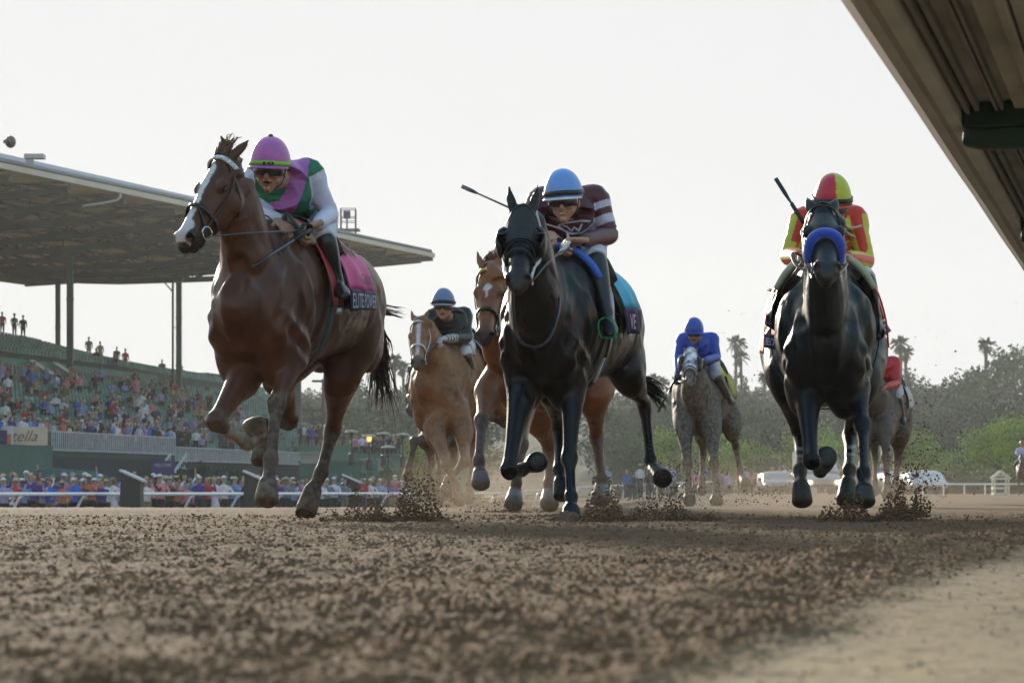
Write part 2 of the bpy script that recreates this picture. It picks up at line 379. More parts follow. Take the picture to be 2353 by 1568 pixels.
# ------------------------------------------------------------------ outer rail with goose-neck posts
WHITE = mat('white_paint', (.88, .88, .90), rough=.35, ns=3, na=.06)
def outer_rail():
    t = thing('outer_rail', 'white tubular rail with curved posts in front of the crowd', 'rail', (0, 0, 0))
    def pt(Y): return Vector((-15.6 + .262 * (Y - 78), Y, 0))
    s = S(); pts = []
    for Y in np.linspace(60, 330, 70):
        p = pt(Y); s_ = p.x / Y; lf = min(1, max(0, (.085 - s_) / .09)); p.z = .075 - .00035 * (Y - 78) + (1 - lf) * .95; pts.append(p)
    s.tube(pts, .062, 10); obj('top_rail', s, WHITE, t, True)
    i = 0; Y = 66
    while Y < 230:
        p = pt(Y); g = float(ground_z(p.x, p.y)); zt = np.interp(Y, [q.y for q in pts], [q.z for q in pts])
        s = S(); nrm = Vector((-.97, .25, 0)); dd = Vector((.25, .97, 0))
        base = p + nrm * .55; s.tube([base + Vector((0, 0, g - .05)), base + Vector((0, 0, g + .25)), base - nrm * .08 + Vector((0, 0, g + .6)), base - nrm * .3 + Vector((0, 0, zt - .12)), p + Vector((0, 0, zt))], [.05, .05, .05, .045, .04], 8, 1)
        obj('post', s, WHITE, t, True); Y += 4.6
outer_rail()
# ------------------------------------------------------------------ grandstand, in its own along / back coordinates
GO = Vector((-27.4, 150, 0)); GD = Vector((.2425, .970, 0)); GN = Vector((-.970, .2425, 0))
def G(a, b, z): return GO + GD * a + GN * b + Vector((0, 0, z))
def G_at(u, b):
    r = (u - CU) / F; oy = GO.y + b * GN.y; ox = GO.x + b * GN.x
    return (r * oy - ox) / (GD.x - r * GD.y)
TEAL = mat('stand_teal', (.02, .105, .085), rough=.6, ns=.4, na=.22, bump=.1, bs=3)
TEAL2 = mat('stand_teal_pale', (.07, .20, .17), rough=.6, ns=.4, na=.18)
DARK = mat('stand_dark', (.018, .03, .035), rough=.85, ns=.5, na=.3)  # very dark teal of the front wall below the seats
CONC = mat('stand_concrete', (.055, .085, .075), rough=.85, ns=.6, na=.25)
SEATM = mat('seat_plastic', (.065, .19, .17), rough=.5, ns=.8, na=.35)
def stand_z(a, b):
    if b <= 14: return 2.6 + 5.8 * b / 14
    top = np.interp(a, [-60, 20, 44, 68, 84, 95, 118], [12.9, 12.2, 11.7, 9.9, 9.0, 8.7, 6.6]); base = min(9.4, top - .4)
    return base + (top - base) * (b - 14) / 8
def grandstand():
    t = thing('grandstand', 'large green grandstand with a broad roof on steel columns behind the track', 'grandstand', G(0, 0, 0))
    def o(n, s, m, sm=False): return obj(n, s, m, t, sm)
    AL = 112
    def end(b): return 57 + 37 * b / 22
    s = S()
    for i in range(17):     # stepped concrete of the lower tier
        b0, b1 = i * 14 / 16.5, (i + 1) * 14 / 16.5; z = stand_z(0, b0)
        s.slab([G(-70, b0, z - .5), G(end(b0), b0, z - .5), G(end(b1), b1, z - .5), G(-70, b1, z - .5)], (0, 0, .5))
    o('lower_terrace', s, CONC)
    s = S()
    for j in range(0, 30):
        a0, a1 = -70 + j * 6.1, -70 + (j + 1) * 6.1
        for i in range(8):
            b0 = 14.05 + i
            if a1 > end(b0): continue
            z = stand_z((a0 + a1) / 2, b0 + .5)
            s.slab([G(a0, b0, z - .6), G(a1, b0, z - .6), G(a1, b0 + .995, z - .6), G(a0, b0 + .995, z - .6)], (0, 0, .6))
    o('upper_terrace', s, CONC)
    s = S(); s.slab([G(-70, 13.8, 8.3), G(52, 13.8, 8.3), G(52, 14.0, 8.3), G(-70, 14.0, 8.3)], (0, 0, 1.1)); o('concourse_wall', s, TEAL2)
    s = S(); s.slab([G(-70, 22.0, 2), G(92, 22.0, 2), G(92, 22.3, 2), G(-70, 22.3, 2)], (0, 0, 5)); o('rear_wall', s, TEAL)
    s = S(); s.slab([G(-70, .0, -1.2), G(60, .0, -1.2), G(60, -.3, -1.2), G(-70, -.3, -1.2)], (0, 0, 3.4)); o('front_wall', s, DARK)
    # teal panels and the curved awning below the seats
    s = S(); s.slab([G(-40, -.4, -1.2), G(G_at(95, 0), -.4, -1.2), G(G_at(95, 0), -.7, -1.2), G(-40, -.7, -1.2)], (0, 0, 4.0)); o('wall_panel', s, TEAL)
    s = S(); n = 12; vs = []
    a0, a1 = G_at(120, -2), G_at(262, -2)
    for i in range(n + 1):
        x = i / n; a = a0 + (a1 - a0) * x; zz = .1 + 1.45 * math.sin(math.pi * min(1, x * .62 + .25)); vs += [G(a, -.35, zz), G(a, -2.5, zz - .15), G(a, -2.5, -1), G(a, -.35, -1)]
    s.add(vs, [(i * 4 + j, i * 4 + (j + 1) % 4, i * 4 + 4 + (j + 1) % 4, i * 4 + 4 + j) for i in range(n) for j in range(4)] + [(0, 1, 2, 3), (n * 4 + 3, n * 4 + 2, n * 4 + 1, n * 4)]); o('awning', s, TEAL)
    # rows of seats
    rg = random.Random(4)
    for i in range(16):
        b = .55 + i * 14 / 16.5; s = S(); z = stand_z(0, b - .3)
        a = -36
        s.bar(G(-36, b, z + .36), G(end(b) - .5, b, z + .36), .06)
        while a < end(b) - .6:
            if rg.random() < .96 and int(a / .6) % 17 > 1: s.box(G(a, b, z + .62), (.46, .07, .42), Matrix.Rotation(R(76), 3, 'Z'), taper=.85); s.box(G(a, b - .24, z + .40), (.46, .42, .06), Matrix.Rotation(R(76), 3, 'Z'))
            a += .6
        o('seat_row', s, SEATM)
    for i in range(7):
        b = 14.8 + i; s = S(); a = -30
        for q_ in range(16): s.bar(G(-30 + q_ * 7.6, b, stand_z(-30 + q_ * 7.6, b) + .36), G(min(end(b), -22.4 + q_ * 7.6), b, stand_z(min(end(b), -22.4 + q_ * 7.6), b) + .36), .08)
        while a < end(b) - .6:
            z = stand_z(a, b); 
            if rg.random() < .95 and int(a / .6) % 19 > 1: s.box(G(a, b, z + .45), (.46, .07, .42), Matrix.Rotation(R(76), 3, 'Z'), taper=.85)
            a += .6
        o('seat_row', s, SEATM)
    # picket barrier along the front
    WPK = mat('picket_white', (.55, .58, .62), rough=.5, ns=2, na=.12)
    a0, am, a1 = G_at(103, 0), G_at(388, 0), G_at(692, 0)
    for (p, q, z0, z1) in ((a0, am, 2.55, 3.72), (am, a1, 2.15, 3.12)):
        s = S(); a = p
        while a < q: s.box(G(a, -.45, (z0 + z1) / 2), (.07, .03, z1 - z0)); a += .30
        for z in (z0 + .06, z1 - .04): s.bar(G(p, -.48, z), G(q, -.48, z), .05)
        o('picket_barrier', s, WPK)
    s = S(); s.bar(G(-20, 13.6, 8.9), G(46, 13.6, 8.9), .09); a = -20
    for z in (8.55, 8.2): s.bar(G(-20, 13.6, z), G(46, 13.6, z), .06)
    while a < 46: s.bar(G(a, 13.6, 7.9), G(a, 13.6, 8.9), .06); a += 1.5
    o('red_rail', s, mat('rail_red', (.22, .07, .05), rough=.5))
    s = S(); s.slab([G(G_at(428, 22), 20, 8.0), G(G_at(468, 22), 20, 8.0), G(G_at(468, 22), 23, 8.0), G(G_at(428, 22), 23, 8.0)], (0, 0, 2.9)); o('stair_tower', s, mat('tower_olive', (.045, .07, .05), rough=.7, ns=.5))
    for u in (95, 150):       # pale stair handrails by the concourse wall
        for du in (0, 7): 
            s = S(); a = G_at(u + du + 20, 12); s.bar(G(a, 13.6, 9.4), G(a + 3.4, 12, 7.7), .12); o('stair_handrail', s, mat('handrail_grey', (.4, .45, .45), rough=.4, metal=.5))
    # white access stair at front, running down to the apron
    s = S(); a = G_at(385, -1)
    p0, p1 = P(392, 1042, 168), P(352, 1098, 160)
    for off in (Vector((0, 0, 0)), Vector((1.1, -.5, 0))): 
        s.bar(p0 + off, p1 + off, .12); s.bar(p0 + off - Vector((0, 0, .8)), p1 + off - Vector((0, 0, .8)), .18)
        for k in range(9): q = (p0 + off).lerp(p1 + off, k / 8); s.bar(q, q - Vector((0, 0, .8)), .05)
    o('access_stair', s, WPK)
    # ---------------- roof
    F0, F1 = P(0, 385, 151), P(992, 589, 209); dF = (F1 - F0); Fm = F0 - dF * .6
    nb = Vector((GN.x, GN.y, 0)); depth = 36; drop = Vector((0, 0, -.30))
    B0, B1 = Fm + nb * depth + drop, F1 + nb * depth + drop
    soff = mat('soffit_tan', (.92, .60, .28), rough=.8, ns=.15, na=.22)
    s = S(); s.slab([Fm + nb * .2, F1 + nb * .2, B1, B0], (0, 0, .12)); o('soffit', s, soff)
    rt = mat('roof_metal', (.26, .31, .37), rough=.45, ns=.3, na=.12, metal=.2)
    s = S(); s.slab([Fm + Vector((0, 0, .42)), F1 + Vector((0, 0, .34)), B1 + Vector((0, 0, .9)), B0 + Vector((0, 0, 2.0)), ], (0, 0, .22)); 
    s.slab([Fm + Vector((0, 0, .36)), F1 + Vector((0, 0, .36)), F1 + Vector((0, 0, .45)) + nb * 1.4 + Vector((0, 0, .25)), Fm + nb * 1.4 + Vector((0, 0, 1.3))], (0, 0, .12)); o('roof_sheet', s, rt)
    s = S(); s.bar(Fm + Vector((0, 0, .32)) - nb * .02, F1 + Vector((0, 0, .30)) - nb * .02, .10, .14); o('roof_edge_dark_board', s, mat('board_dark', (.05, .05, .055), rough=.7))  # thin dark board between the gutter and the roof sheet
    s = S(); s.bar(Fm + Vector((0, 0, .08)) - nb * .12, F1 + Vector((0, 0, .08)) - nb * .12, .30, .34); o('gutter', s, mat('gutter_cream', (.55, .50, .42), rough=.5, ns=.5, na=.1))
    s = S(); s.slab([F1 + Vector((0, 0, .3)), F1 + Vector((0, 0, -.35)), B1 + Vector((0, 0, -1.45)), B1 + Vector((0, 0, .6))], tuple(dF.normalized() * .25)); o('end_beam', s, mat('end_beam_tan', (.20, .16, .10), rough=.7, ns=.4))
    s = S(); s.bar(B0 + Vector((0, 0, -.5)), B1 + Vector((0, 0, -.5)), .3, 1.6); o('rear_beam', s, mat('end_beam_tan', (.2, .16, .1)))
    TR = mat('truss_steel', (.03, .02, .012), rough=.6, ns=.6, na=.3)
    Ln = dF.length; d1 = dF.normalized()
    for k in range(-3, 13):      # main cross trusses, front to back
        p = F0 + d1 * (k * 6.6 + 1.0)
        if (F1 - p).dot(d1) < .3: continue
        s = S(); q = p + nb * depth + drop; dep = 1.35; m = 11; lo = []
        for i in range(m + 1):
            x = i / m; lo.append(p.lerp(q, x) - Vector((0, 0, .15 + dep * min(1, .25 + 1.6 * x, 3.2 * (1 - x) + .3))))
        for i in range(m):
            s.bar(lo[i], lo[i + 1], .42); a = p.lerp(q, i / m); b = p.lerp(q, (i + 1) / m); s.bar(a if i % 2 else lo[i], lo[i + 1] if i % 2 else b, .22)
            s.bar(a, lo[i], .08)
        s.bar(p, q, .14); o('roof_truss', s, TR)
    for i in range(1, 10):       # purlins along the roof
        p = Fm + (B0 - Fm) * (i / 10) - Vector((0, 0, .22)); q = F1 + (B1 - F1) * (i / 10) - Vector((0, 0, .22)); s = S(); s.bar(p, q, .12, .16)
        if i % 3 == 0:
            p2, q2 = p - Vector((0, 0, .85)), q - Vector((0, 0, .85)); s.bar(p2, q2, .13); m = 34
            for j in range(m): s.bar((p if j % 2 else p2).lerp(q if j % 2 else q2, j / m), (p2 if j % 2 else p).lerp(q2 if j % 2 else q, (j + 1) / m), .08)
        o('purlin', s, TR)
    cg = mat('column_green', (.035, .075, .06), rough=.5, ns=.6, na=.2)
    def column(u, b, wid, ztop=17.6, z0=None, name='column'):
        a = G_at(u, b); q = G(a, b, 0); z0 = stand_z(a, b) - 3 if z0 is None else z0
        s = S(); s.box((q.x, q.y, (z0 + ztop) / 2), (wid, wid, ztop - z0)); s.box((q.x, q.y, ztop - .3), (wid * 1.8, wid * 1.8, .3)); 
        for zz in (z0 + 5.2, z0 + 9.0): s.box((q.x, q.y, zz), (wid * 1.18, wid * 1.18, .12))
        o(name, s, cg); return q
    q = column(161, 13.2, .44); column(133, 22.6, .36, 17.3); column(411, 13.2, .42); q2 = column(685, 8, .50, 18.0, -1)
    column(-40, 13.2, .44)
    s = S(); a = G(G_at(397, 14), 14, 0); s.bar((a.x, a.y, 7), (a.x, a.y, 17.3), .16); s.bar((a.x, a.y, 16.3), (a.x - .9, a.y, 17.3), .1); s.bar((a.x, a.y, 13.4), (a.x + .6, a.y, 13.4), .06); o('drain_pipe', s, cg)
    # fittings on the roof
    s = S(); c = P(80, 360, 153); s.box(c, (1.15, .8, .26)); s.box(c + Vector((-.3, 0, -.25)), (.4, .4, .3)); o('roof_vent', s, mat('vent_grey', (.4, .42, .45), rough=.5))
    s = S(); c = P(462 - 130, 438, 168); s.box(c, (.7, .5, .5), Matrix.Rotation(.5, 3, 'Y')); s.tube([c, c + Vector((.5, -.1, -.25))], [.1, .24], 8); s.bar(c, c + Vector((.1, 0, -.7)), .1); o('flood_light', s, mat('flood_grey', (.5, .5, .5), rough=.4, metal=.4))
    s = S(); c = P(277, 440, 160); s.tube([c, c - Vector((0, 0, .35)), c - Vector((.25, 0, .55)), c - Vector((1.2, 0, .75)), c - Vector((2.4, 0, .9))], .07, 6); o('down_pipe', s, mat('gutter_cream', (.55, .5, .42)))
    # camera platform on the roof
    s = S(); c = P(800, 545, 200); W_, H_ = 1.15, 2.2
    for i in (-1, 1):
        for j in (-1, 1): s.bar(c + Vector((i * W_ / 2, j * W_ / 2, -.3)), c + Vector((i * W_ / 2, j * W_ / 2, H_)), .07)
    for z in (.55, 1.2, 1.55, 2.2):
        for j in (-1, 1): s.bar(c + Vector((-W_ / 2, j * W_ / 2, z)), c + Vector((W_ / 2, j * W_ / 2, z)), .05); s.bar(c + Vector((j * W_ / 2, -W_ / 2, z)), c + Vector((j * W_ / 2, W_ / 2, z)), .05)
    s.box(c + Vector((-.1, 0, .55)), (2.0, 1.4, .14)); s.box(c + Vector((-.1, -.1, 1.75)), (.55, .4, .6)); s.bar(c + Vector((-.1, 0, .5)), c + Vector((-.1, 0, 1.6)), .12)
    o('camera_platform', s, mat('platform_dark', (.05, .055, .06), rough=.6))
    # sponsor board and banners on the left
    s = S(); c0 = P(48, 1001, 146); M = Matrix.Rotation(R(8), 3, 'Z'); s.box(c0, (3.0, .1, 1.05), M); bd = o('banner', s, mat('board_cream', (.62, .52, .40), rough=.6, ns=1, na=.05)); bd['label'] = 'cream banner with cursive lettering'
    text_on('Stella', lambda x, y: c0 + M @ Vector((-.95 + 1.9 * x, -.07, -.3 + .62 * y)), mat('banner_ink', (.20, .10, .06), rough=.6), t, shear=.4)
    s = S(); c1 = P(6, 1012, 145); s.box(c1, (1.2, .1, 1.7)); o('banner', s, mat('board_white', (.6, .58, .62), rough=.6))
    s = S(); s.box(c1 + Vector((.1, -.08, .0)), (.35, .04, 1.2)); o('banner_stripe', s, mat('stripe_purple', (.06, .02, .16)))
    s = S(); s.box(c1 + Vector((.38, -.08, -.1)), (.22, .04, .95)); o('banner_stripe', s, mat('stripe_orange', (.6, .16, .03)))
    s = S(); c2 = P(374, 1074, 150); s.box(c2, (1.35, .1, .85)); b = o('purple_sign', s, mat('sign_purple', (.05, .02, .14), rough=.5))
    text_on('WELCOME', lambda x, y: c2 + Vector((-.5 + x, -.07, .06 + .2 * y)), mat('sign_ink', (.5, .5, .62)), t); 
    return t
grandstand()
def misc_left():
    # dark round pod hanging high at the left
    t = thing('camera_pod', 'dark round camera pod hanging in the sky above the roof at far left', 'camera', P(23, 326, 120))
    s = S(); s.ell(P(24, 326, 120), (.26, .26, .29), n=12); s.bar(P(10, 326, 120), P(22, 326, 120), .07); s.bar(P(11, 322, 120), P(11, 329, 120), .12); obj('housing', s, mat('pod_grey', (.07, .075, .09), rough=.4), t, True)
    s = S(); c = P(24, 326, 120); s.ell(c - Vector((.05, .14, .05)), (.14, .14, .15), n=10); obj('lens', s, mat('pod_glass', (.02, .02, .025), rough=.1), t, True)
    # stepped green terraces and boxes right of the stand
    def blk(name, label, cat, u0, u1, v0, v1, Y, m, dep=3.0):
        a, b = P(u0, v0, Y), P(u1, v1, Y); s = S(); z0, z1 = b.z, a.z
        s.box(((a.x + b.x) / 2, Y + dep / 2, (z0 + z1) / 2), (b.x - a.x, dep, z1 - z0)); s.box(((a.x + b.x) / 2, Y + dep / 2 - .1, z1 + .06), (b.x - a.x + .2, dep + .1, .12))
        o = obj(name, s, m); tag(o, label, cat)
    blk('terrace_wall', 'pale green terrace wall under the standing guests right of the grandstand', 'wall', 680, 800, 1027, 1100, 196, TEAL2)
    blk('terrace_wall', 'deep teal terrace block with a flat top behind the front crowd', 'wall', 688, 830, 1062, 1150, 176, TEAL, 6)
    blk('terrace_wall', 'low teal terrace wall below the patio heaters', 'wall', 800, 925, 1045, 1105, 186, TEAL2, 5)
    blk('terrace_wall', 'far teal wall behind the legs of the middle horses', 'wall', 925, 1100, 1052, 1150, 215, TEAL2, 5)
    blk('counter', 'pale grey serving counter set against the teal terrace', 'counter', 690, 752, 1042, 1064, 172, mat('counter_grey', (.3, .32, .3)), 1.5)
    for i, (u0, u1, lb) in enumerate(((830, 852, 'first pale panel from the left on the low teal wall below the heaters'), (868, 893, 'middle pale panel on the low teal wall below the heaters'), (948, 968, 'pale panel on the far teal wall behind the chestnut horse'), (1003, 1022, 'second pale panel on the far teal wall'))):
        blk('wall_board', lb, 'panel', u0, u1, 1056, 1082, 184 if i < 2 else 213, mat('counter_grey', (.3, .32, .3)), .4)
    # patio heaters
    names = ('tallest patio heater, rising from the terrace edge at left', 'patio heater with a glowing burner, second from left', 'patio heater in the middle of the terrace group', 'patio heater at the right end of the terrace group', 'low patio heater standing in front of the terrace group')
    hm = mat('heater_steel', (.28, .27, .26), rough=.35, metal=.7); hd = mat('heater_dark', (.02, .025, .03), rough=.5)
    for i, (u, v, Y) in enumerate(((808, 991, 176), (848, 1001, 168), (881, 996, 178), (925, 998, 178), (892, 1027, 162))):
        c = P(u, v, Y); t = thing('patio_heater', names[i], 'heater', (c.x, c.y, -1), 'patio heaters on the terrace')
        s = S(); s.loft([(c + Vector((0, 0, -.02)), .50, .50), (c + Vector((0, 0, .06)), .34, .34), (c + Vector((0, 0, .13)), .08, .08)], 14, 1, (0, 1, 0), cap=.1); obj('reflector', s, hm, t)
        s = S(); s.tube([c - Vector((0, 0, .02)), c - Vector((0, 0, .34))], [.17, .12], 10); obj('burner', s, mat('burner_glow', (.5, .2, .1), emit=((1, .35, .08), 1.2)) if i == 1 else hd, t)
        s = S(); s.tube([c - Vector((0, 0, .34)), Vector((c.x, c.y, c.z - 2.1))], .05, 8); obj('post', s, hd, t)
        s = S(); s.tube([Vector((c.x, c.y, c.z - 1.5)), Vector((c.x, c.y, c.z - 2.2))], [.18, .24], 10); obj('gas_tank', s, hd, t)
    # utility poles
    for (u, v0, v1, Y, lb, arms) in ((742, 870, 990, 230, 'thin tall lamp pole with a long crossbar, right of the teal column', ((875, 50), )), (718, 940, 990, 225, 'short wooden utility pole with two crossarms beside the teal column', ((942, 44), (964, 44)))):
        t = thing('utility_pole', lb, 'pole', P(u, v1 + 60, Y)); s = S(); s.bar(P(u, v0, Y), P(u, v1 + 60, Y), .22); pm = mat('pole_brown', (.06, .05, .045), rough=.8); obj('shaft', s, pm, t)
        for v, wd in arms: s = S(); s.bar(P(u - wd / 2, v, Y), P(u + wd / 2, v, Y), .2); obj('crossarm', s, pm, t)
    # front-of-crowd objects
    for (u0, u1, v0, v1, Y, lb) in ((272, 322, 1083, 1132, 84, 'big black tilted display cabinet with a pale top among the front crowd at left'), (556, 602, 1084, 1133, 90, 'big black tilted cabinet with a pale top left of the standing foreleg'), (784, 824, 1092, 1120, 112, 'smaller black tilted cabinet with a pale top in front of the hedge')):
        a, b = P(u0, v0, Y), P(u1, v1, Y); t = thing('display_cabinet', lb, 'cabinet', ((a.x + b.x) / 2, Y, -1)); w_ = b.x - a.x; cx = (a.x + b.x) / 2
        s = S(); z0 = -1.0; z1 = a.z; vs = [Vector((cx - w_ / 2, Y, z0)), Vector((cx + w_ / 2, Y, z0)), Vector((cx + w_ / 2, Y + .8, z0)), Vector((cx - w_ / 2, Y + .8, z0)), Vector((cx - w_ * .38, Y, z1)), Vector((cx + w_ / 2, Y, z1 - .35)), Vector((cx + w_ / 2, Y + .8, z1 - .35)), Vector((cx - w_ * .38, Y + .8, z1))]
        s.add(vs, [(0, 3, 2, 1), (4, 5, 6, 7), (0, 1, 5, 4), (1, 2, 6, 5), (2, 3, 7, 6), (3, 0, 4, 7)]); obj('case', s, mat('cabinet_black', (.006, .007, .009), rough=.5), t)
        s = S(); s.slab([vs[4] + Vector((-.06, -.06, .01)), vs[5] + Vector((.1, -.06, .01)), vs[6] + Vector((.1, .06, .01)), vs[7] + Vector((-.06, .06, .01))], (0, 0, .07)); obj('lid', s, mat('cabinet_lid', (.5, .52, .56), rough=.3), t)
    # white crossed barriers standing behind the rail
    k = 0; names = ['at the far left', 'left of the first cabinet', 'right of the first cabinet', 'below the purple sign', 'behind the folded foreleg', 'behind the hooves']
    for (u0, u1) in ((-10, 32), (100, 160), (272, 388), (478, 560), (562, 640), (650, 740)):
        Y = 81 + u0 * .045; a, b = P(u0, 1140, Y), P(u1, 1140, Y); zb, zt = -1.0, -.05
        t = thing('crossed_barrier', 'white wooden barrier with crossed bracing behind the rail, ' + names[k], 'barrier', ((a.x + b.x) / 2, Y, -1), 'crossed barriers behind the rail'); k += 1
        s = S(); n = max(1, int((b.x - a.x) / .62)); 
        for z in (zt, zt - .17, zb + .12, zb + .45): s.bar((a.x, Y, z), (b.x, Y, z), .05, .09)
        obj('plank_frame', s, WHITE, t)
        s = S()
        for i in range(n):
            x0, x1 = a.x + (b.x - a.x) * i / n, a.x + (b.x - a.x) * (i + 1) / n
            s.bar((x0, Y + .08, zb + .1), (x1, Y + .08, zt), .04, .08, up=(0, 1, 0)); s.bar((x0, Y + .16, zt), (x1, Y + .16, zb + .1), .04, .08, up=(0, 1, 0))
        obj('cross_bracing', s, WHITE, t)
misc_left()
# ------------------------------------------------------------------ far right: vehicles, hut, hedge, shed
def misc_right():
    wp = mat('van_white', (.45, .46, .48), rough=.25, ns=1, na=.05); gl = mat('glass_dark', (.02, .03, .04), rough=.08); tyre = mat('tyre', (.02, .02, .02), rough=.9)
    def vehicle(u, Y, wdt, hgt, label, cat, amb=False, ln=5.2, paint=None):
        c = P(u, 1136, Y); g = 0; t = thing('ambulance' if amb else 'parked_van', label, cat, (c.x, Y, g)); x = c.x
        s = S(); 
        if amb:
            s.box((x, Y + 1.9 + ln * .4, 1.62), (wdt, ln * .62, 2.1)); 
            s.loft([((x, Y + .05, .72), wdt * .45, .28), ((x, Y + .5, .82), wdt * .47, .42), ((x, Y + 1.3, .90), wdt * .48, .50), ((x, Y + 1.5, 1.15), wdt * .46, .72), ((x, Y + 2.0, 1.25), wdt * .44, .82)], 16, 2, (0, 0, 1), sq=.45, cap=.2)
        else:
            s.loft([((x, Y, .62), wdt * .45, .22), ((x, Y + .35, .74), wdt * .49, .36), ((x, Y + 1.2, .85), wdt * .5, .46), ((x, Y + 1.9, 1.08), wdt * .49, .72), ((x, Y + 2.6, 1.15), wdt * .47, .82), ((x, Y + ln, 1.1), wdt * .46, .78)], 16, 2, (0, 0, 1), sq=.5, cap=.2)
        obj('body', s, paint or wp, t, not amb); t.scale = (1, 1, .92 if amb else .68)
        s = S(); zt = 1.55 if amb else 1.48; yb = 1.28 if amb else 1.35
        s.add([(x - wdt * .40, Y + yb - .08, zt - .38), (x + wdt * .40, Y + yb - .08, zt - .38), (x + wdt * .36, Y + yb + .48, zt + .28), (x - wdt * .36, Y + yb + .48, zt + .28), (x - wdt * .40, Y + yb + .1, zt - .38), (x + wdt * .40, Y + yb + .1, zt - .38), (x + wdt * .36, Y + yb + .6, zt + .28), (x - wdt * .36, Y + yb + .6, zt + .28)], [(0, 1, 2, 3), (4, 7, 6, 5), (0, 4, 5, 1), (1, 5, 6, 2), (2, 6, 7, 3), (3, 7, 4, 0)]); obj('windscreen', s, gl, t)
        for sx in (-1, 1):
            s = S(); s.ell((x + sx * wdt * .36, Y - .04, .72), (.14, .08, .10), n=8); obj('headlight', s, mat('headlight_lit', (1, .8, .5), emit=((1, .62, .28), 5)) if amb else mat('headlight_clear', (.6, .6, .6), rough=.1), t, True)
            for yy in (.9, ln - 1.0): s = S(); s.loft([((x + sx * wdt * .46 - .1, Y + yy, .36), .36, .36), ((x + sx * wdt * .46 + .1, Y + yy, .36), .36, .36)], 16, 1, cap=.1); obj('wheel', s, tyre, t)
            s = S(); s.box((x + sx * (wdt * .5 + .1), Y + 1.3, 1.25), (.2, .1, .28)); obj('side_mirror', s, tyre, t)
        s = S(); s.box((x, Y - .03, .52), (wdt * .5, .06, .16)); obj('grille', s, tyre, t)
        if amb:
            s = S(); s.box((x, Y + 2.0, 2.45), (wdt * .6, .5, .35)); obj('cab_roof', s, wp, t)
            for i in (-1, 0, 1): s = S(); s.box((x + i * .62, Y + 2.12, 2.50), (.42, .12, .16)); obj('warning_light', s, mat('warning_red', (.6, .05, .04), rough=.3, emit=((1, .1, .08), .5)), t)
    vehicle(1892, 143, 2.15, 2.5, 'white ambulance with lit headlights behind the black horse with blue noseband', 'ambulance', True, 6.0)
    vehicle(2138, 140, 2.1, 1.3, 'white van standing at the right behind the flying dirt', 'van')
    vehicle(2075, 146, 1.9, 1.5, 'grey car partly hidden by dirt, left of the white van', 'car', paint=mat('car_grey', (.18, .19, .20), rough=.3, metal=.3))
    vehicle(1795, 146, 2.0, 1.5, 'low silver car half hidden by flying dirt, left of the ambulance', 'car', paint=mat('car_silver', (.30, .31, .33), rough=.3, metal=.3))
    # little white lattice judges hut
    c = P(2298, 1130, 112); s0 = thing('lattice_stand', 'small white open stand with a peaked roof beside the far rail', 'stand', (c.x, c.y, 0)); x, y = c.x, c.y; cw = mat('hut_cream', (.62, .58, .47), rough=.6)
    s = S(); 
    for i in (-1, 1):
        for j in (-1, 1): s.bar((x + i * .3, y + j * .3, 0), (x + i * .3, y + j * .3, .75), .07)
    for z in (.06, .3, .72): 
        for j in (-1, 1): s.bar((x - .34, y + j * .32, z), (x + .34, y + j * .32, z), .06, .09); s.bar((x + j * .32, y - .34, z), (x + j * .32, y + .34, z), .06, .09)
    obj('frame', s, cw, s0)
    s = S()
    for j in (-1, 1): s.bar((x - .4, y + j * .3, .72), (x, y + j * .3, 1.05), .07); s.bar((x + .4, y + j * .3, .72), (x, y + j * .3, 1.05), .07); s.bar((x - .2, y + j * .3, .86), (x + .2, y + j * .3, .86), .06)
    obj('roof_frame', s, cw, s0)
    # far hedge, shed and far rail
    s = S(); rg = random.Random(5)
    a, b = P(2130, 1100, 170), P(2480, 1100, 165)
    s.slab([(a.x, 170, -.2), (b.x, 165, -.2), (b.x, 168, -.2), (a.x, 173, -.2)], (0, 0, 1.15)); 
    t = thing('clipped_hedge', 'long low dark green clipped hedge behind the white rail at right', 'hedge', (a.x, 170, 0)); obj('hedge_body', s, mat('hedge_green', (.035, .06, .02), rough=.9, ns=1.5, na=.5, bump=1, bs=6, dist=.3), t)
    leafy(t, [((a.x + (b.x - a.x) * q, 169.7 - 5 * q, .95 + rg.uniform(-.1, .14)), .45) for q in np.linspace(0, 1, 90)], 26, .12, mat('hedge_leaf', (.05, .085, .028), rough=.8, ns=.5, na=.4), 5, 'foliage')
    t = thing('far_rail', 'thin white rail in front of the hedge at far right', 'rail', (a.x, 160, 0)); s = S(); p, q = P(2120, 1111, 122), P(2500, 1111, 122); s.bar(p, q, .09); obj('top_rail', s, WHITE, t)
    for i in range(9): s = S(); r_ = p.lerp(q, i / 8); s.bar(r_, (r_.x, r_.y, 0), .06); obj('post', s, WHITE, t)
    c = P(2232, 1072, 260); t = thing('long_shed', 'long low shed with a pale roof between the trees at right', 'shed', (c.x, 260, 0)); s = S(); s.box((c.x, 263, 1.6), (4.8, 6, 1.9)); obj('wall', s, mat('shed_tan', (.25, .22, .17)), t)
    s = S(); s.slab([(c.x - 2.6, 259.5, 2.5), (c.x + 2.6, 259.5, 2.9), (c.x + 2.6, 266, 3.7), (c.x - 2.6, 266, 3.3)], (0, 0, .25)); obj('roof', s, mat('shed_roof', (.55, .56, .58), rough=.4), t)
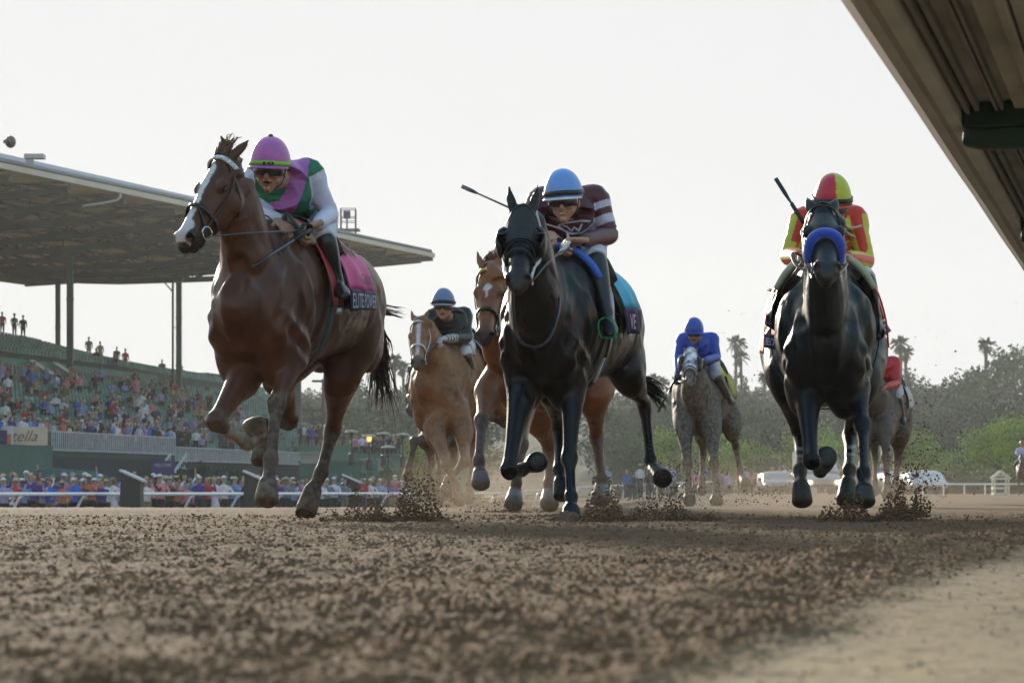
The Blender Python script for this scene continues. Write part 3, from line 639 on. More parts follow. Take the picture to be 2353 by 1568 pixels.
# ------------------------------------------------------------------ trees and plants
LEAFD = mat('leaf_olive', (.035, .060, .028), rough=.75, ns=.25, na=.4, spec=.25)
LEAFG = mat('leaf_bright', (.24, .34, .04), rough=.7, ns=.3, na=.3, spec=.25)
LEAFM = mat('leaf_mid', (.065, .105, .035), rough=.75, ns=.25, na=.35, spec=.25)
BARK = mat('bark', (.09, .07, .05), rough=.9, ns=3, na=.3, bump=.4, bs=10)
def leafmesh(blobs, per, size, seed, name):
    """many small leaf-clump faces spread over the blobs' outer shells, with gaps"""
    rg = np.random.RandomState(seed); V = []; n = 0
    for (c, r) in blobs:
        k = int(per * (r if np.isscalar(r) else max(r)) ** 2 * 1.0) + 6
        d = rg.normal(size=(k, 3)); d /= np.linalg.norm(d, axis=1)[:, None]
        rad = (rg.rand(k, 1) ** .35) * (r if np.isscalar(r) else np.array(r)[None]); p = np.array(c)[None] + d * rad
        a = rg.normal(size=(k, 3)); a /= np.linalg.norm(a, axis=1)[:, None]; b = np.cross(a, rg.normal(size=(k, 3))); b /= np.linalg.norm(b, axis=1)[:, None]
        sz = size * rg.uniform(.5, 1.4, (k, 1)); V.append(np.stack([p + a * sz, p + b * sz * .6, p - a * sz, p - b * sz * .6], 1).reshape(-1, 3)); n += k
    V = np.vstack(V); me = bpy.data.meshes.new(name); nv = len(V)
    me.vertices.add(nv); me.vertices.foreach_set('co', V.astype(np.float32).ravel()); me.loops.add(nv); me.loops.foreach_set('vertex_index', np.arange(nv, dtype=np.int32))
    me.polygons.add(nv // 4); me.polygons.foreach_set('loop_start', np.arange(nv // 4, dtype=np.int32) * 4); me.update(calc_edges=True); return me
def leafy(parent, blobs, per, size, m, seed, name='crown'):
    me = leafmesh(blobs, per, size, seed, name); me.materials.append(m); me.transform(Matrix.Translation(-wl(parent))); return link(name, me, parent)
misc_right()
def tree_proto(seed, h, wd, m, kind='round'):
    rg = random.Random(seed); t = thing('tree', 'x', 'tree', (0, 0, 0)); s = S(); tips = []
    s.tube([(0, 0, -.5), (rg.uniform(-.1, .1) * h * .1, 0, h * .25), (rg.uniform(-.03, .03) * h, rg.uniform(-.03, .03) * h, h * .55), (0, 0, h * .85)], [h * .03, h * .022, h * .015, h * .006], 7)
    nb = 9 if kind != 'cone' else 5
    for i in range(nb):
        a = rg.uniform(0, 6.28); z = h * rg.uniform(.3, .75); L = wd * rg.uniform(.3, .5); e = Vector((math.cos(a) * L, math.sin(a) * L, z + h * rg.uniform(.05, .2))); s.tube([(0, 0, z), tuple((Vector((0, 0, z)) + e) / 2 + Vector((0, 0, .3))), tuple(e)], [h * .012, h * .008, h * .003], 5); tips.append(e)
    obj('trunk', s, BARK, t, True); bl = []
    if kind == 'cone':
        for i in range(16): z = h * (.12 + .85 * i / 15); r = wd * .5 * (1 - i / 17) ** .8; bl += [((rg.uniform(-.5, .5) * r, rg.uniform(-.5, .5) * r, z), r * rg.uniform(.6, .9)) for _ in range(2)]
    else:
        for e in tips: bl.append((tuple(e), wd * rg.uniform(.15, .24)))
        for i in range(20):
            a = rg.uniform(0, 6.28); q = rg.random(); z = h * (.25 + .70 * q); r = wd * .46 * math.sqrt(max(.05, 1 - (2 * q - .85) ** 2)) * rg.uniform(.3, 1); bl.append(((math.cos(a) * r, math.sin(a) * r, z), wd * rg.uniform(.11, .21)))
    sz = max(.12, h * .019); per = 1.6 / (sz * sz) * .8
    me = leafmesh(bl, per, sz, seed, 'crown'); me.materials.append(m); link('crown', me, t); return t
def palm_proto(seed, h):
    rg = random.Random(seed); t = thing('palm_tree', 'x', 'palm tree'); s = S(); s.tube([(0, 0, -.5), (.15, 0, h * .4), (.05, .1, h * .8), (0, 0, h)], [.20, .15, .13, .16], 8); obj('trunk', s, BARK, t, True)
    s = S()
    for i in range(46):
        a = rg.uniform(0, 6.28); el = rg.uniform(-1.25, 1.3); L = rg.uniform(.72, 1.0) * (1 if el > -.4 else .8); d = Vector((math.cos(a) * math.cos(el), math.sin(a) * math.cos(el), math.sin(el))); side = d.cross(Vector((0, 0, 1))).normalized()
        p0 = Vector((0, 0, h)); p1 = p0 + d * L * .55; p2 = p0 + d * L + Vector((0, 0, -.35 * L * math.cos(el)))
        for k in range(7):
            f = .35 + .65 * k / 6; c = p0.lerp(p1, min(1, f * 1.6)) if f < .6 else p1.lerp(p2, (f - .6) / .4); w_ = .19 * math.sin(math.pi * min(1, f * .95)) + .05
            for sg in (-1, 1): q = c + side * sg * w_ + Vector((0, 0, -.12 - .1 * rg.random())) + d * .12; s.add([c, c + d * .13, q], [(0, 1, 2)])
        s.add([p0, p1 + side * .03, p2, p1 - side * .03], [(0, 1, 2, 3)])
    obj('crown', s, LEAFD, t); return t
def place(t, label, group, u, vtop, Y, h0, first, rot, wscale=1.0, zg=None):
    o = t if first else copy_tree(t); zt = CH + (HV - vtop) / F * Y; zg = -.3 if zg is None else zg; k = (zt - zg) / h0
    o.location = ((u - CU) / F * Y, Y, zg); o.scale = (k * wscale, k * wscale, k); o.rotation_euler = (0, 0, rot); tag(o, label, None, group)
def hills():
    n, m = 90, 26; us = np.linspace(500, 2600, n); s = S(); vs = []
    for j in range(m):
        q = j / (m - 1)
        for u in us:
            Y = 360 + 190 * q; top = np.interp(u, [500, 700, 950, 1150, 1400, 1700, 1950, 2100, 2250, 2600], [915, 912, 910, 925, 918, 905, 900, 900, 905, 890]); zt = CH + (HV - top) / F * 550
            x = (u - CU) / F * Y; z = -.6 + (zt + .6) * (q ** 1.3) + 1.2 * (vnoise(np.array([x]), np.array([Y]), .09, 3)[0] - .5) * (q > .1) * 2 + .8 * (vnoise(np.array([x]), np.array([Y]), .35, 5)[0] - .5); vs.append((x, Y, z))
    s.add(vs, [(j * n + i, j * n + i + 1, (j + 1) * n + i + 1, (j + 1) * n + i) for j in range(m - 1) for i in range(n - 1)]); o = obj('hills', s, mat('hill_scrub', (.040, .055, .022), rough=.9, ns=.12, na=.5, bump=1, bs=1.2, dist=1.5), smooth=True); tag(o, kind='structure')
hills()
def forest():
    rg = random.Random(21)
    A = [tree_proto(31 + i, 12, 8 if i < 3 else 4.5, [LEAFD, LEAFM, LEAFD, LEAFM][i], 'round' if i < 3 else 'cone') for i in range(4)]
    B = [tree_proto(51 + i, 6, 6.5, LEAFG if i < 2 else LEAFM, 'round') for i in range(3)]; PM = palm_proto(71, 13); used = set()
    def put(pr, h, u, v, Y, label, group, ws=1.0):
        place(pr, label, group, u, v, Y, h * (1.03 if u < 2180 else .975), pr.name not in used, rg.uniform(0, 6.28), ws); used.add(pr.name)
    # back row along the skyline: (u, v of the top)
    sky_pts = [(700, 893), (722, 897), (752, 890), (780, 880), (806, 862), (826, 880), (846, 893), (868, 868), (890, 890), (915, 892), (938, 885), (1010, 900), (1060, 895), (1400, 900), (1432, 893), (1465, 885), (1492, 870), (1520, 862), (1552, 880), (1590, 880), (1640, 872), (1665, 864), (1690, 846), (1712, 852), (1738, 875), (1760, 880), (1800, 885), (1850, 880), (1905, 880), (1950, 878),
               (2030, 842), (2052, 838), (2078, 846), (2100, 852), (2126, 858), (2148, 870), (2172, 872), (2200, 882), (2225, 868), (2244, 850), (2262, 862), (2284, 838), (2306, 818), (2330, 812), (2354, 808), (2380, 815)]
    where = ['between the column and the tail', 'between the chestnuts', 'behind the black horse in blinkers', 'left of the grey horse', 'right of the grey horse', 'behind the horse with blue noseband', 'right of the red rider', 'at the far right']
    def zone(u): return where[0] if u < 900 else where[1] if u < 1150 else where[2] if u < 1470 else where[3] if u < 1570 else where[4] if u < 1760 else where[5] if u < 2010 else where[6] if u < 2180 else where[7]
    cnt = {}
    def lab(base, u):
        k = (base, zone(u)); cnt[k] = cnt.get(k, 0) + 1; n = ['first', 'second', 'third', 'fourth', 'fifth', 'sixth', 'seventh', 'eighth', 'ninth', 'tenth', 'eleventh', 'twelfth'][cnt[k] - 1]
        return f'{base}, {n} {zone(u)}'
    for i, (u, v) in enumerate(sky_pts): pr = A[rg.choice((0, 1, 2, 0, 1, 3))]; put(pr, 12, u, v + 2, 330 + rg.uniform(-20, 35), lab('hazy olive tree on the skyline', u), 'trees on the far skyline', rg.uniform(.7, 1.0))
    mid = list(np.arange(690, 1120, 34)) + list(np.arange(1395, 2400, 33))
    for u in mid: u += rg.uniform(-8, 8); put(A[rg.randrange(3)], 12, u, 925 + rg.uniform(-16, 26), 272 + rg.uniform(-14, 14), lab('dark tree of the middle row', u), 'trees of the middle row', rg.uniform(.95, 1.3))
    for u in list(np.arange(700, 1120, 44)) + list(np.arange(1400, 2230, 46)): u += rg.uniform(-8, 8); put(A[rg.randrange(3)], 12, u, 985 + rg.uniform(-12, 16), 236 + rg.uniform(-8, 8), lab('shorter grey green tree of the near row', u), 'trees of the near row', rg.uniform(1.2, 1.7))
    for (u, v, w_, k) in ((800, 1002, 1.5, 0), (862, 1008, 1.4, 1), (925, 1012, 1.3, 0), (980, 1020, 1.2, 1), (1425, 1040, 1.0, 2), (1540, 985, .8, 1), (1500, 1040, 1.1, 2), (1595, 1050, 1.1, 2), (1655, 1000, 1.1, 0), (1712, 1018, 1.2, 1), (1765, 1052, 1.1, 2), (1880, 980, .85, 0), (1930, 1012, .9, 1), (2075, 985, 1.1, 1), (2120, 1022, 1.2, 0), (2030, 1040, 1.0, 2), (2225, 1034, 1.0, 2)):
        put(B[k], 6, u, v, 205 + rg.uniform(-6, 6), lab('bright yellow green leafy tree' if k < 2 else 'small mid green tree', u), 'low leafy trees', w_)
    for (u, v, w_) in ((2300, 980, .9), (2350, 962, 1.0), (2395, 955, 1.0)): put(B[0], 6, u, v, 178 + rg.uniform(-4, 4), lab('large bright green tree above the hedge', u), 'large green trees above the hedge', w_)
    for (u, v, Y, lb) in ((905, 829, 300, 'taller of two palms right of the horse tail'), (926, 845, 300, 'shorter palm left of the blaze faced chestnut'), (1690, 789, 330, 'tall palm rising above the trees right of the grey horse'), (1701, 822, 310, 'broad palm just below the tallest palm right of the grey horse'), (1757, 868, 300, 'palm on the skyline left of the black horse'), (2068, 790, 330, 'slim palm, taller of the pair above the red rider'), (2079, 812, 335, 'lower palm of the pair above the red rider'), (2266, 812, 320, 'lone leaning palm left of the far right tree crowns'), (1502, 872, 300, 'small palm left of the grey horse'), (1520, 880, 305, 'smaller palm close behind the whip of the blue jockey'), (800, 875, 290, 'palm above the terrace right of the hind leg'), (868, 872, 285, 'palm above the patio heaters')):
        put(PM, 12.6, u, v, Y, lb, 'palms on the skyline', 1.0)
    # hedges among the crowd
    for (u0, u1, v0, v1, Y, lb) in ((410, 470, 1060, 1120, 130, 'dark green bush below the picket barrier'), (500, 560, 1072, 1130, 128, 'dark green bush behind the speaker cabinet'), (835, 925, 1072, 1122, 132, 'bright green bush below the low terrace wall')):
        a, b = P(u0, v0, Y), P(u1, v1, Y); t = thing('bush', lb, 'bush', ((a.x + b.x) / 2, Y, -1)); bl = [((rg.uniform(a.x, b.x), Y + rg.uniform(0, 1.5), rg.uniform(-.6, a.z - .25)), .38) for _ in range(26)]
        leafy(t, bl, 260, .09, LEAFM if u0 > 800 else LEAFD, 9, 'foliage'); s = S(); s.tube([((a.x + b.x) / 2, Y + .7, -1.1), ((a.x + b.x) / 2, Y + .7, .3)], .08, 6); obj('stem', s, BARK, t)
forest()
# ------------------------------------------------------------------ horses
TRUNK = [(.67, 1.10, .13, .16), (.56, 1.09, .205, .26), (.38, 1.11, .238, .35), (.18, 1.155, .256, .405), (0, 1.18, .270, .405), (-.3, 1.20, .30, .35), (-.62, 1.215, .292, .32), (-.92, 1.235, .28, .31), (-1.15, 1.23, .262, .295), (-1.33, 1.20, .20, .235), (-1.44, 1.16, .11, .14)]
def tr_at(x):
    T = TRUNK; xs = [-t[0] for t in T]; return [float(np.interp(-x, xs, [t[i] for t in T])) for i in (1, 2, 3)]
HEADS = [  # x along the face, depth of the centre line under the forehead line, half width, half depth
    (-.03, -.085, .058, .070), (.05, -.105, .078, .100), (.13, -.128, .092, .125), (.20, -.140, .098, .136), (.27, -.138, .090, .131), (.34, -.120, .074, .112),
    (.41, -.102, .060, .093), (.48, -.090, .055, .078), (.54, -.083, .059, .069), (.58, -.080, .056, .060), (.61, -.080, .036, .042)]
def hs_at(x):
    return [float(np.interp(x, [t[0] for t in HEADS], [t[i] for t in HEADS])) for i in (1, 2, 3)]
class Horse:
    """origin under the withers; x forward, y to the horse's left, z up. k scales the whole animal"""
    def __init__(s, name, label, org, yaw, k=1.0, pitch=0.0, group='racehorses galloping towards the camera'):
        s.org = Vector(org); s.k = k; s.f = Vector((-math.sin(yaw), -math.cos(yaw), 0)); s.l = Vector((math.cos(yaw), -math.sin(yaw), 0)); s.up = Vector((0, 0, 1)); s.pitch = pitch
        s.root = thing(name, label, 'horse', s.org, group); s.s = S(); s.paint = []; s.pts = {}
    def W(s, x, y, z):
        c, sn = math.cos(s.pitch), math.sin(s.pitch); zz = z - 1.2; x, z = x * c - zz * sn, 1.2 + x * sn + zz * c
        return s.org + (s.f * x + s.l * y + s.up * z) * s.k
    def trunk(s, neck, poll, muzzle, dorsal, headk=1.0, bulk=1.0):
        k = s.k; W = s.W
        s.s.loft([(W(x, 0, z), a * k * bulk, b * k) for (x, z, a, b) in TRUNK], 28, 3, (0, 0, 1))
        s.s.loft([(W(x, 0, z), r * k, r * k * 1.2) for (x, z, r) in ((.30, 1.46, .07), (.12, 1.52, .075), (-.05, 1.535, .07), (-.3, 1.50, .08), (-.7, 1.49, .09), (-1.0, 1.50, .08))], 12, 3)
        for sg in (-1, 1):
            s.s.ell(W(.30, sg * .150, 1.14), (.12 * k, .17 * k, .27 * k), frame(s.f * .25 + s.up, s.f))   # shoulder
            s.s.ell(W(.54, sg * .105, 1.02), (.115 * k, .115 * k, .20 * k), frame(s.up, s.f))              # breast muscle
            s.s.ell(W(.40, sg * .105, .88), (.115 * k, .17 * k, .20 * k), frame(s.up, s.f))              # brisket
            s.s.ell(W(-1.00, sg * .155, 1.16), (.115 * k, .25 * k, .31 * k), frame(s.up, s.f))             # haunch
            s.s.ell(W(-1.16, sg * .140, 1.05), (.10 * k, .18 * k, .22 * k), frame(s.up, s.f))
        s.poll = Vector(poll); s.muz = Vector(muzzle); ax = (s.muz - s.poll).normalized(); d = Vector(dorsal); d = (d - ax * d.dot(ax)).normalized()
        s.hx, s.hz = ax, d; s.hy = d.cross(ax); s.hk = (s.muz - s.poll).length / .60 ; hk = s.hk
        H = s.H
        base = [(W(.30, 0, 1.20), .15 * k, .30 * k), (W(.40, 0, 1.27), .13 * k, .27 * k)]
        nk = [(Vector(p), a, b) for (p, a, b) in neck]
        back = (s.poll - (nk[-1][0] if nk else base[-1][0])).normalized()
        s.s.loft(base + nk + [(H(.02, 0, -.10), .075 * hk, .11 * hk), (H(.08, 0, -.12), .07 * hk, .10 * hk)], 22, 4, s.f * .4 + s.up * 1)
        s.neckline = [b[0] for b in base] + [n[0] for n in nk] + [s.poll]
        s.s.loft([(H(x, 0, z), a * hk, b * hk) for (x, z, a, b) in HEADS], 22, 3, s.hz, sq=.88)
        for sg in (-1, 1):
            s.s.ell(H(.20, sg * .083, -.052), (.030 * hk, .042 * hk, .030 * hk), frame(s.hz, s.hx))     # brow over the eye
            s.s.ell(H(.20, sg * .074, -.165), (.032 * hk, .085 * hk, .085 * hk), frame(s.hz, s.hx))    # cheek
            s.s.loft([(H(.24, sg * .078, -.105), .010 * hk, .014 * hk), (H(.40, sg * .056, -.092), .008 * hk, .010 * hk)], 8, 1, s.hz)
            s.s.ell(H(.555, sg * .046, -.052), (.026 * hk, .040 * hk, .038 * hk), frame(s.hz, s.hx))     # nostril
        s.s.ell(H(.565, 0, -.088), (.040 * hk, .045 * hk, .040 * hk), frame(s.hz, s.hx))
        s.s.loft([(H(.42, 0, -.150), .030 * hk, .020 * hk), (H(.52, 0, -.146), .030 * hk, .020 * hk), (H(.575, 0, -.142), .030 * hk, .024 * hk)], 12, 2, s.hz)   # lower lip and chin
    def H(s, x, y, z): return s.poll + (s.hx * x + s.hy * y + s.hz * z) * s.hk
    def ears(s, lean=(-.9, 0, .55), spread=.25, L=.17):
        for sg in (-1, 1):
            b = s.H(.0, sg * .052, -.045); d = (s.hx * lean[0] + s.hz * lean[2] + s.hy * sg * spread).normalized(); L_ = L * s.hk; sd = s.hy * sg
            s.s.loft([(b - d * .02, .024 * s.hk, .020 * s.hk), (b + d * L_ * .3, .033 * s.hk, .018 * s.hk), (b + d * L_ * .62, .025 * s.hk, .013 * s.hk), (b + d * L_ * .9 - sd * .006, .009 * s.hk, .008 * s.hk), (b + d * L_ - sd * .010, .004, .004)], 10, 3, s.hz * .8 + sd * .5)
            s.pts.setdefault('ear', []).append((b, d, sg))
    def foreleg(s, elbow, knee, fet, cor, toe, fat=1.0):
        k = s.k * fat; e, kn, f, c, t = [Vector(p) for p in (elbow, knee, fet, cor, toe)]; u = s.f
        up_ = s.W(.36, s.side_of(e) * .135, 1.02); s.s.loft([(up_, .10 * k, .15 * k), (up_.lerp(e, .6), .098 * k, .14 * k), (e, .086 * k, .118 * k), (e.lerp(kn, .3), .062 * k, .084 * k), (e.lerp(kn, .65), .045 * k, .056 * k), (e.lerp(kn, .88), .042 * k, .047 * k), (kn, .051 * k, .052 * k), (kn.lerp(f, .14), .042 * k, .044 * k), (kn.lerp(f, .3), .031 * k, .036 * k), (kn.lerp(f, .75), .029 * k, .036 * k), (kn.lerp(f, .9), .034 * k, .041 * k), (f, .041 * k, .046 * k), (f.lerp(c, .55), .032 * k, .034 * k), (c, .042 * k, .042 * k)], 16, 3, u)
        s.hoof(f, c, t, k); s.lower(kn, f, c, t)
    def side_of(s, p): return 1 if (Vector(p) - s.org).dot(s.l) > 0 else -1
    def hindleg(s, hip, stifle, hock, fet, cor, toe, fat=1.0):
        k = s.k * fat; h, st, ho, f, c, t = [Vector(p) for p in (hip, stifle, hock, fet, cor, toe)]; u = s.f
        s.s.loft([(h, .14 * k, .19 * k), (h.lerp(st, .5), .13 * k, .17 * k), (st, .105 * k, .14 * k), (st.lerp(ho, .35), .072 * k, .095 * k), (st.lerp(ho, .7), .048 * k, .058 * k), (st.lerp(ho, .9), .043 * k, .052 * k), (ho, .048 * k, .062 * k), (ho.lerp(f, .15), .042 * k, .052 * k), (ho.lerp(f, .35), .033 * k, .039 * k), (ho.lerp(f, .75), .031 * k, .037 * k), (ho.lerp(f, .92), .036 * k, .042 * k), (f, .043 * k, .047 * k), (f.lerp(c, .55), .033 * k, .035 * k), (c, .043 * k, .043 * k)], 16, 3, u)
        s.s.ell(ho - s.f * .035 * k + (st - ho).normalized() * .03, (.025 * k, .035 * k, .05 * k), frame(st - ho, s.f))
        s.hoof(f, c, t, k); s.lower(ho, f, c, t)
    def hoof(s, f, c, t, k):
        d = (t - c).normalized(); s.s.loft([(c - d * .012, .044 * k, .046 * k), (c + d * .01, .050 * k, .052 * k), (t - d * .012, .061 * k, .065 * k), (t, .056 * k, .060 * k)], 18, 1, s.f, cap=.30)
        s.paint.append(('hoof', c + d * .012, t + d * .05, .085 * k))
        s.pts.setdefault('hoof', []).append((c, t, d, k))
    def lower(s, kn, f, c, t): s.paint.append(('leg', kn, f, c))
    def build(s, voxel, coat, leg, muzzle_c, hoofc, dust=.25, blaze=None, socks=(), rough=.42, smooth=4, extra=None, legdust=.35, mname='coat', shoes=()):
        bm_ = s.s; k = s.k; me = remesh(bm_, voxel, smooth, 'body'); co = coords(me)
        hk = s.hk; rel = (co - np.array(s.poll)) / hk; hx = rel @ np.array(s.hx); hy = rel @ np.array(s.hy); hz = rel @ np.array(s.hz)
        inhead = (hx > -.1) & (hx < .75) & (np.abs(hy) < .16) & (hz > -.32) & (hz < .12)
        # nostrils, eye sockets and mouth line pressed in
        for sg in (-1, 1):
            n0 = np.array([.572, sg * .052, -.045]); d = np.linalg.norm((np.stack([hx, hy, hz], -1) - n0) / np.array([.025, .023, .027]), axis=1)
            wv = np.clip(1 - d * d, 0, 1) * inhead; co += (np.array(s.hx) * -.026 + np.array(s.hy) * (-sg * .012) + np.array(s.hz) * -.004)[None] * wv[:, None] * hk
            e0 = np.array([.205, sg * .098, -.072]); d = np.linalg.norm((np.stack([hx, hy, hz], -1) - e0) / np.array([.026, .03, .020]), axis=1)
            wv = np.clip(1 - d * d, 0, 1) * inhead; co += (np.array(s.hy) * (-sg * .012))[None] * wv[:, None] * hk
        m0 = inhead & (hx > .44); wv = np.exp(-((hz + .124 + .05 * (.6 - hx)) / .006) ** 2) * m0
        co -= (np.array(s.hx) * .009)[None] * wv[:, None]; n = (co - np.array(s.H(.5, 0, -.1))); n /= np.linalg.norm(n, axis=1)[:, None] + 1e-6; co -= n * (.006 * wv)[:, None]
        # the trunk is evened out, then given shallow muscle relief
        ed = np.empty(len(me.edges) * 2, np.int32); me.edges.foreach_get('vertices', ed); ed = ed.reshape(-1, 2); deg = np.bincount(ed.ravel(), minlength=len(co))[:, None]
        loc = co - np.array(s.org); lx, ly, lz = loc @ np.array(s.f) / k, loc @ np.array(s.l) / k, loc[:, 2] / k
        tm = (np.clip((lz - .74) / .12, 0, 1) * np.clip((.80 - lx) / .1, 0, 1) * (~inhead) * (np.abs(ly) < .5)); tm = tm * np.where(inhead, 0, 1); tm = (tm * .5)[:, None]
        for _ in range(26):
            acc = np.stack([np.bincount(ed[:, 0], co[ed[:, 1], c], len(co)) + np.bincount(ed[:, 1], co[ed[:, 0], c], len(co)) for c in range(3)], 1); co = co * (1 - tm) + acc / deg * tm
        setcoords(me, co); nn = np.empty(len(co) * 3, np.float32); me.vertices.foreach_get('normal', nn); nn = nn.reshape(-1, 3)
        rl = 1 - np.abs(2 * vnoise(lx * 1.1 + lz * .5 + 9, lz - lx * .4 + 5 + ly, 6.5, 3) - 1); r2 = vnoise(lx + ly * .7 + 4, lz * .8 + 3, 15, 6)
        co = co + nn * ((rl - .5) * .008 + (r2 - .5) * .005)[:, None] * tm * 2
        L3 = np.stack([lx, ly, lz], -1); gsum = np.zeros(len(co))
        for sg in (-1, 1):
            for pl, dp, sg_ in (([(.74, 0, 1.30), (.74, 0, 1.0), (.64, 0, .78)], .020, .022), ([(.26, .17, 1.46), (.46, .21, 1.25), (.62, .20, 1.06)], .016, .022), ([(.60, .18, 1.02), (.44, .25, .93), (.30, .24, .86)], .018, .020), ([(.00, .25, 1.42), (.08, .29, 1.15), (.20, .26, .86)], .016, .022),
                            ([(.40, .24, 1.30), (.34, .28, 1.12), (.40, .27, .98)], .012, .020), ([(-.70, .24, 1.38), (-.80, .31, 1.18), (-.72, .25, .98)], .014, .026), ([(-.92, .30, 1.28), (-1.10, .31, 1.10), (-1.05, .26, .86)], .013, .022), ([(-1.22, .26, 1.34), (-1.26, .25, 1.12), (-1.16, .22, .88)], .012, .018),
                            ([(-.16, .28, 1.30), (-.20, .31, 1.10), (-.14, .27, .92)], .005, .014), ([(-.28, .29, 1.30), (-.32, .32, 1.10), (-.26, .28, .92)], .005, .014), ([(-.40, .29, 1.28), (-.44, .32, 1.10), (-.38, .28, .94)], .005, .014), ([(.62, .09, .98), (.58, .16, .90)], .012, .018), ([(.68, .05, 1.18), (.60, .15, 1.16)], .009, .016)):
                q = [(x_, y_ * sg, z_) for x_, y_, z_ in pl]; dd = np.min([segdist(L3, q[i], q[i + 1])[0] for i in range(len(q) - 1)], axis=0) - .015; dd = np.maximum(dd, 0)
                gsum += -dp * np.exp(-(dd / sg_) ** 2) + .38 * dp * np.exp(-((dd - 2.3 * sg_) / sg_) ** 2)
        for i_ in range(2, len(s.neckline) - 1):      # jugular furrow along the neck
            for sg in (-1, 1):
                a_, b_ = [np.array(s.neckline[j_] + s.l * (sg * .11 * k) - (s.up * .3 + s.f * -.4) * (.16 * k)) for j_ in (i_, i_ + 1)]; dd = segdist(co, a_, b_)[0]; gsum += -.010 * np.exp(-(dd / .04) ** 2) * ~inhead
        co = co + nn * (gsum * k * .55)[:, None]
        for _ in range(5):
            acc = np.stack([np.bincount(ed[:, 0], co[ed[:, 1], c], len(co)) + np.bincount(ed[:, 1], co[ed[:, 0], c], len(co)) for c in range(3)], 1); co = co * (1 - tm) + acc / deg * tm
        setcoords(me, co)
        col = np.tile(np.array(C(coat)), (len(co), 1)); vn = vnoise(co[:, 0] + co[:, 1], co[:, 2], 5, 3); col *= (.86 + .3 * vn)[:, None]
        al = np.full(len(co), dust, float); lc = C(leg)
        zg = co[:, 2]; 
        for kind, *q in s.paint:
            if kind == 'leg':
                kn, f, c = q; w1 = 1 - np.clip((segdist(co, kn, f)[0] - .065 * k) / .02, 0, 1); w2 = 1 - np.clip((segdist(co, f, c)[0] - .065 * k) / .02, 0, 1); wv = np.maximum(w1, w2)
                up = np.clip(((co - np.array(kn)) @ np.array((kn - f).normalized())) / .08, 0, 1); wv = wv * (1 - .8 * up); col = blend(col, wv, lc); al = np.maximum(al, legdust * wv)
        for i, (kind, *q) in enumerate([p for p in s.paint if p[0] == 'leg']):
            if i in socks or (i, 'h') in socks:
                kn, f, c = q; a = np.array(kn.lerp(f, .45)) if (i in socks) else np.array(kn.lerp(f, .8))
                wv = (1 - np.clip((np.minimum(segdist(co, a, f)[0], segdist(co, f, c)[0]) - .06 * k) / .01, 0, 1)); col = blend(col, wv, (.50, .44, .36))
        for kind, *q in s.paint:
            if kind == 'hoof':
                a, b, r = q; dd, tt = segdist(co, a, b); along = (co - np.array(a)) @ np.array((b - a).normalized()); wv = ((dd < r) & (along > 0)).astype(float); col = blend(col, wv, C(hoofc)); al = np.where(wv > 0, max(legdust, .15), al)
        # muzzle, ears, nostrils
        wm = np.clip((hx - .49) / .07, 0, 1) * inhead; col = blend(col, wm * .85, C(muzzle_c))
        if blaze is not None: col = blaze(col, hx, hy, hz, inhead)
        for sg in (-1, 1):
            d = np.linalg.norm((np.stack([hx, hy, hz], -1) - np.array([.568, sg * .050, -.045])) / np.array([.027, .021, .025]), axis=1); col = blend(col, (1.25 - d) * 3 * inhead, (.004, .003, .003))
            d = np.linalg.norm((np.stack([hx, hy, hz], -1) - np.array([.205, sg * .094, -.070])) / np.array([.045, .05, .034]), axis=1); col = blend(col, (1 - d) * 1.5 * inhead, tuple(.25 * c for c in C(coat)))
        col = blend(col, np.exp(-((hz + .124 + .05 * (.6 - hx)) / .004) ** 2) * m0 * .8, (.005, .004, .004))
        if extra is not None: col, al = extra(co, col, al)
        setcol(me, col, al); me.materials.append(mat(mname, '#000', rough=rough, ns=14, na=.14, attr=True, bump=.35, bs=42, dist=.008, dirt=.85, sheen=.03, spec=.33))
        me.transform(Matrix.Translation(-s.org)); s.body = link('body', me, s.root)
        ew = mat('eye_dark', (.008, .005, .004), rough=.05, ns=5, na=.0)
        for sg in (-1, 1): e = S(); e.ell(s.H(.205, sg * .086, -.073), (.019 * hk, .021 * hk, .017 * hk), frame(s.hz, s.hx), n=10); obj('eye', e, ew, s.root, True)
        for i_, (c, t, d, kk) in enumerate(s.pts.get('hoof', [])):
            if i_ not in shoes: continue
            e = S(); X = frame(d, s.f); n = 20; pts = [t + d * .012 + X @ Vector((.050 * kk * math.sin(a), .054 * kk * math.cos(a), 0)) for a in np.linspace(-2.5, 2.5, n)]
            e.tube(pts, .006 * kk, 6, 1); obj('horseshoe', e, mat('shoe_steel', (.16, .16, .16), rough=.45, metal=.8), s.root)
    # ---- tack
    def hring(s, x0, x1, y=1.0, g=.008, n=32, a0=0, a1=360, sqz=1.0):
        """a loop round the head, at x0 on the nose side and x1 on the jaw side"""
        out = []
        for i in range(n + (0 if a1 - a0 >= 360 else 1)):
            t = R(a0 + (a1 - a0) * i / n); f = (1 - math.cos(t)) / 2; x = x0 + (x1 - x0) * f; zc, a, b = hs_at(x); a += g; b += g
            co, si = math.cos(t), math.sin(t); q = .88
            out.append(s.H(x, math.copysign(abs(si) ** q, si) * a, zc + math.copysign(abs(co) ** q, co) * b))
        return out
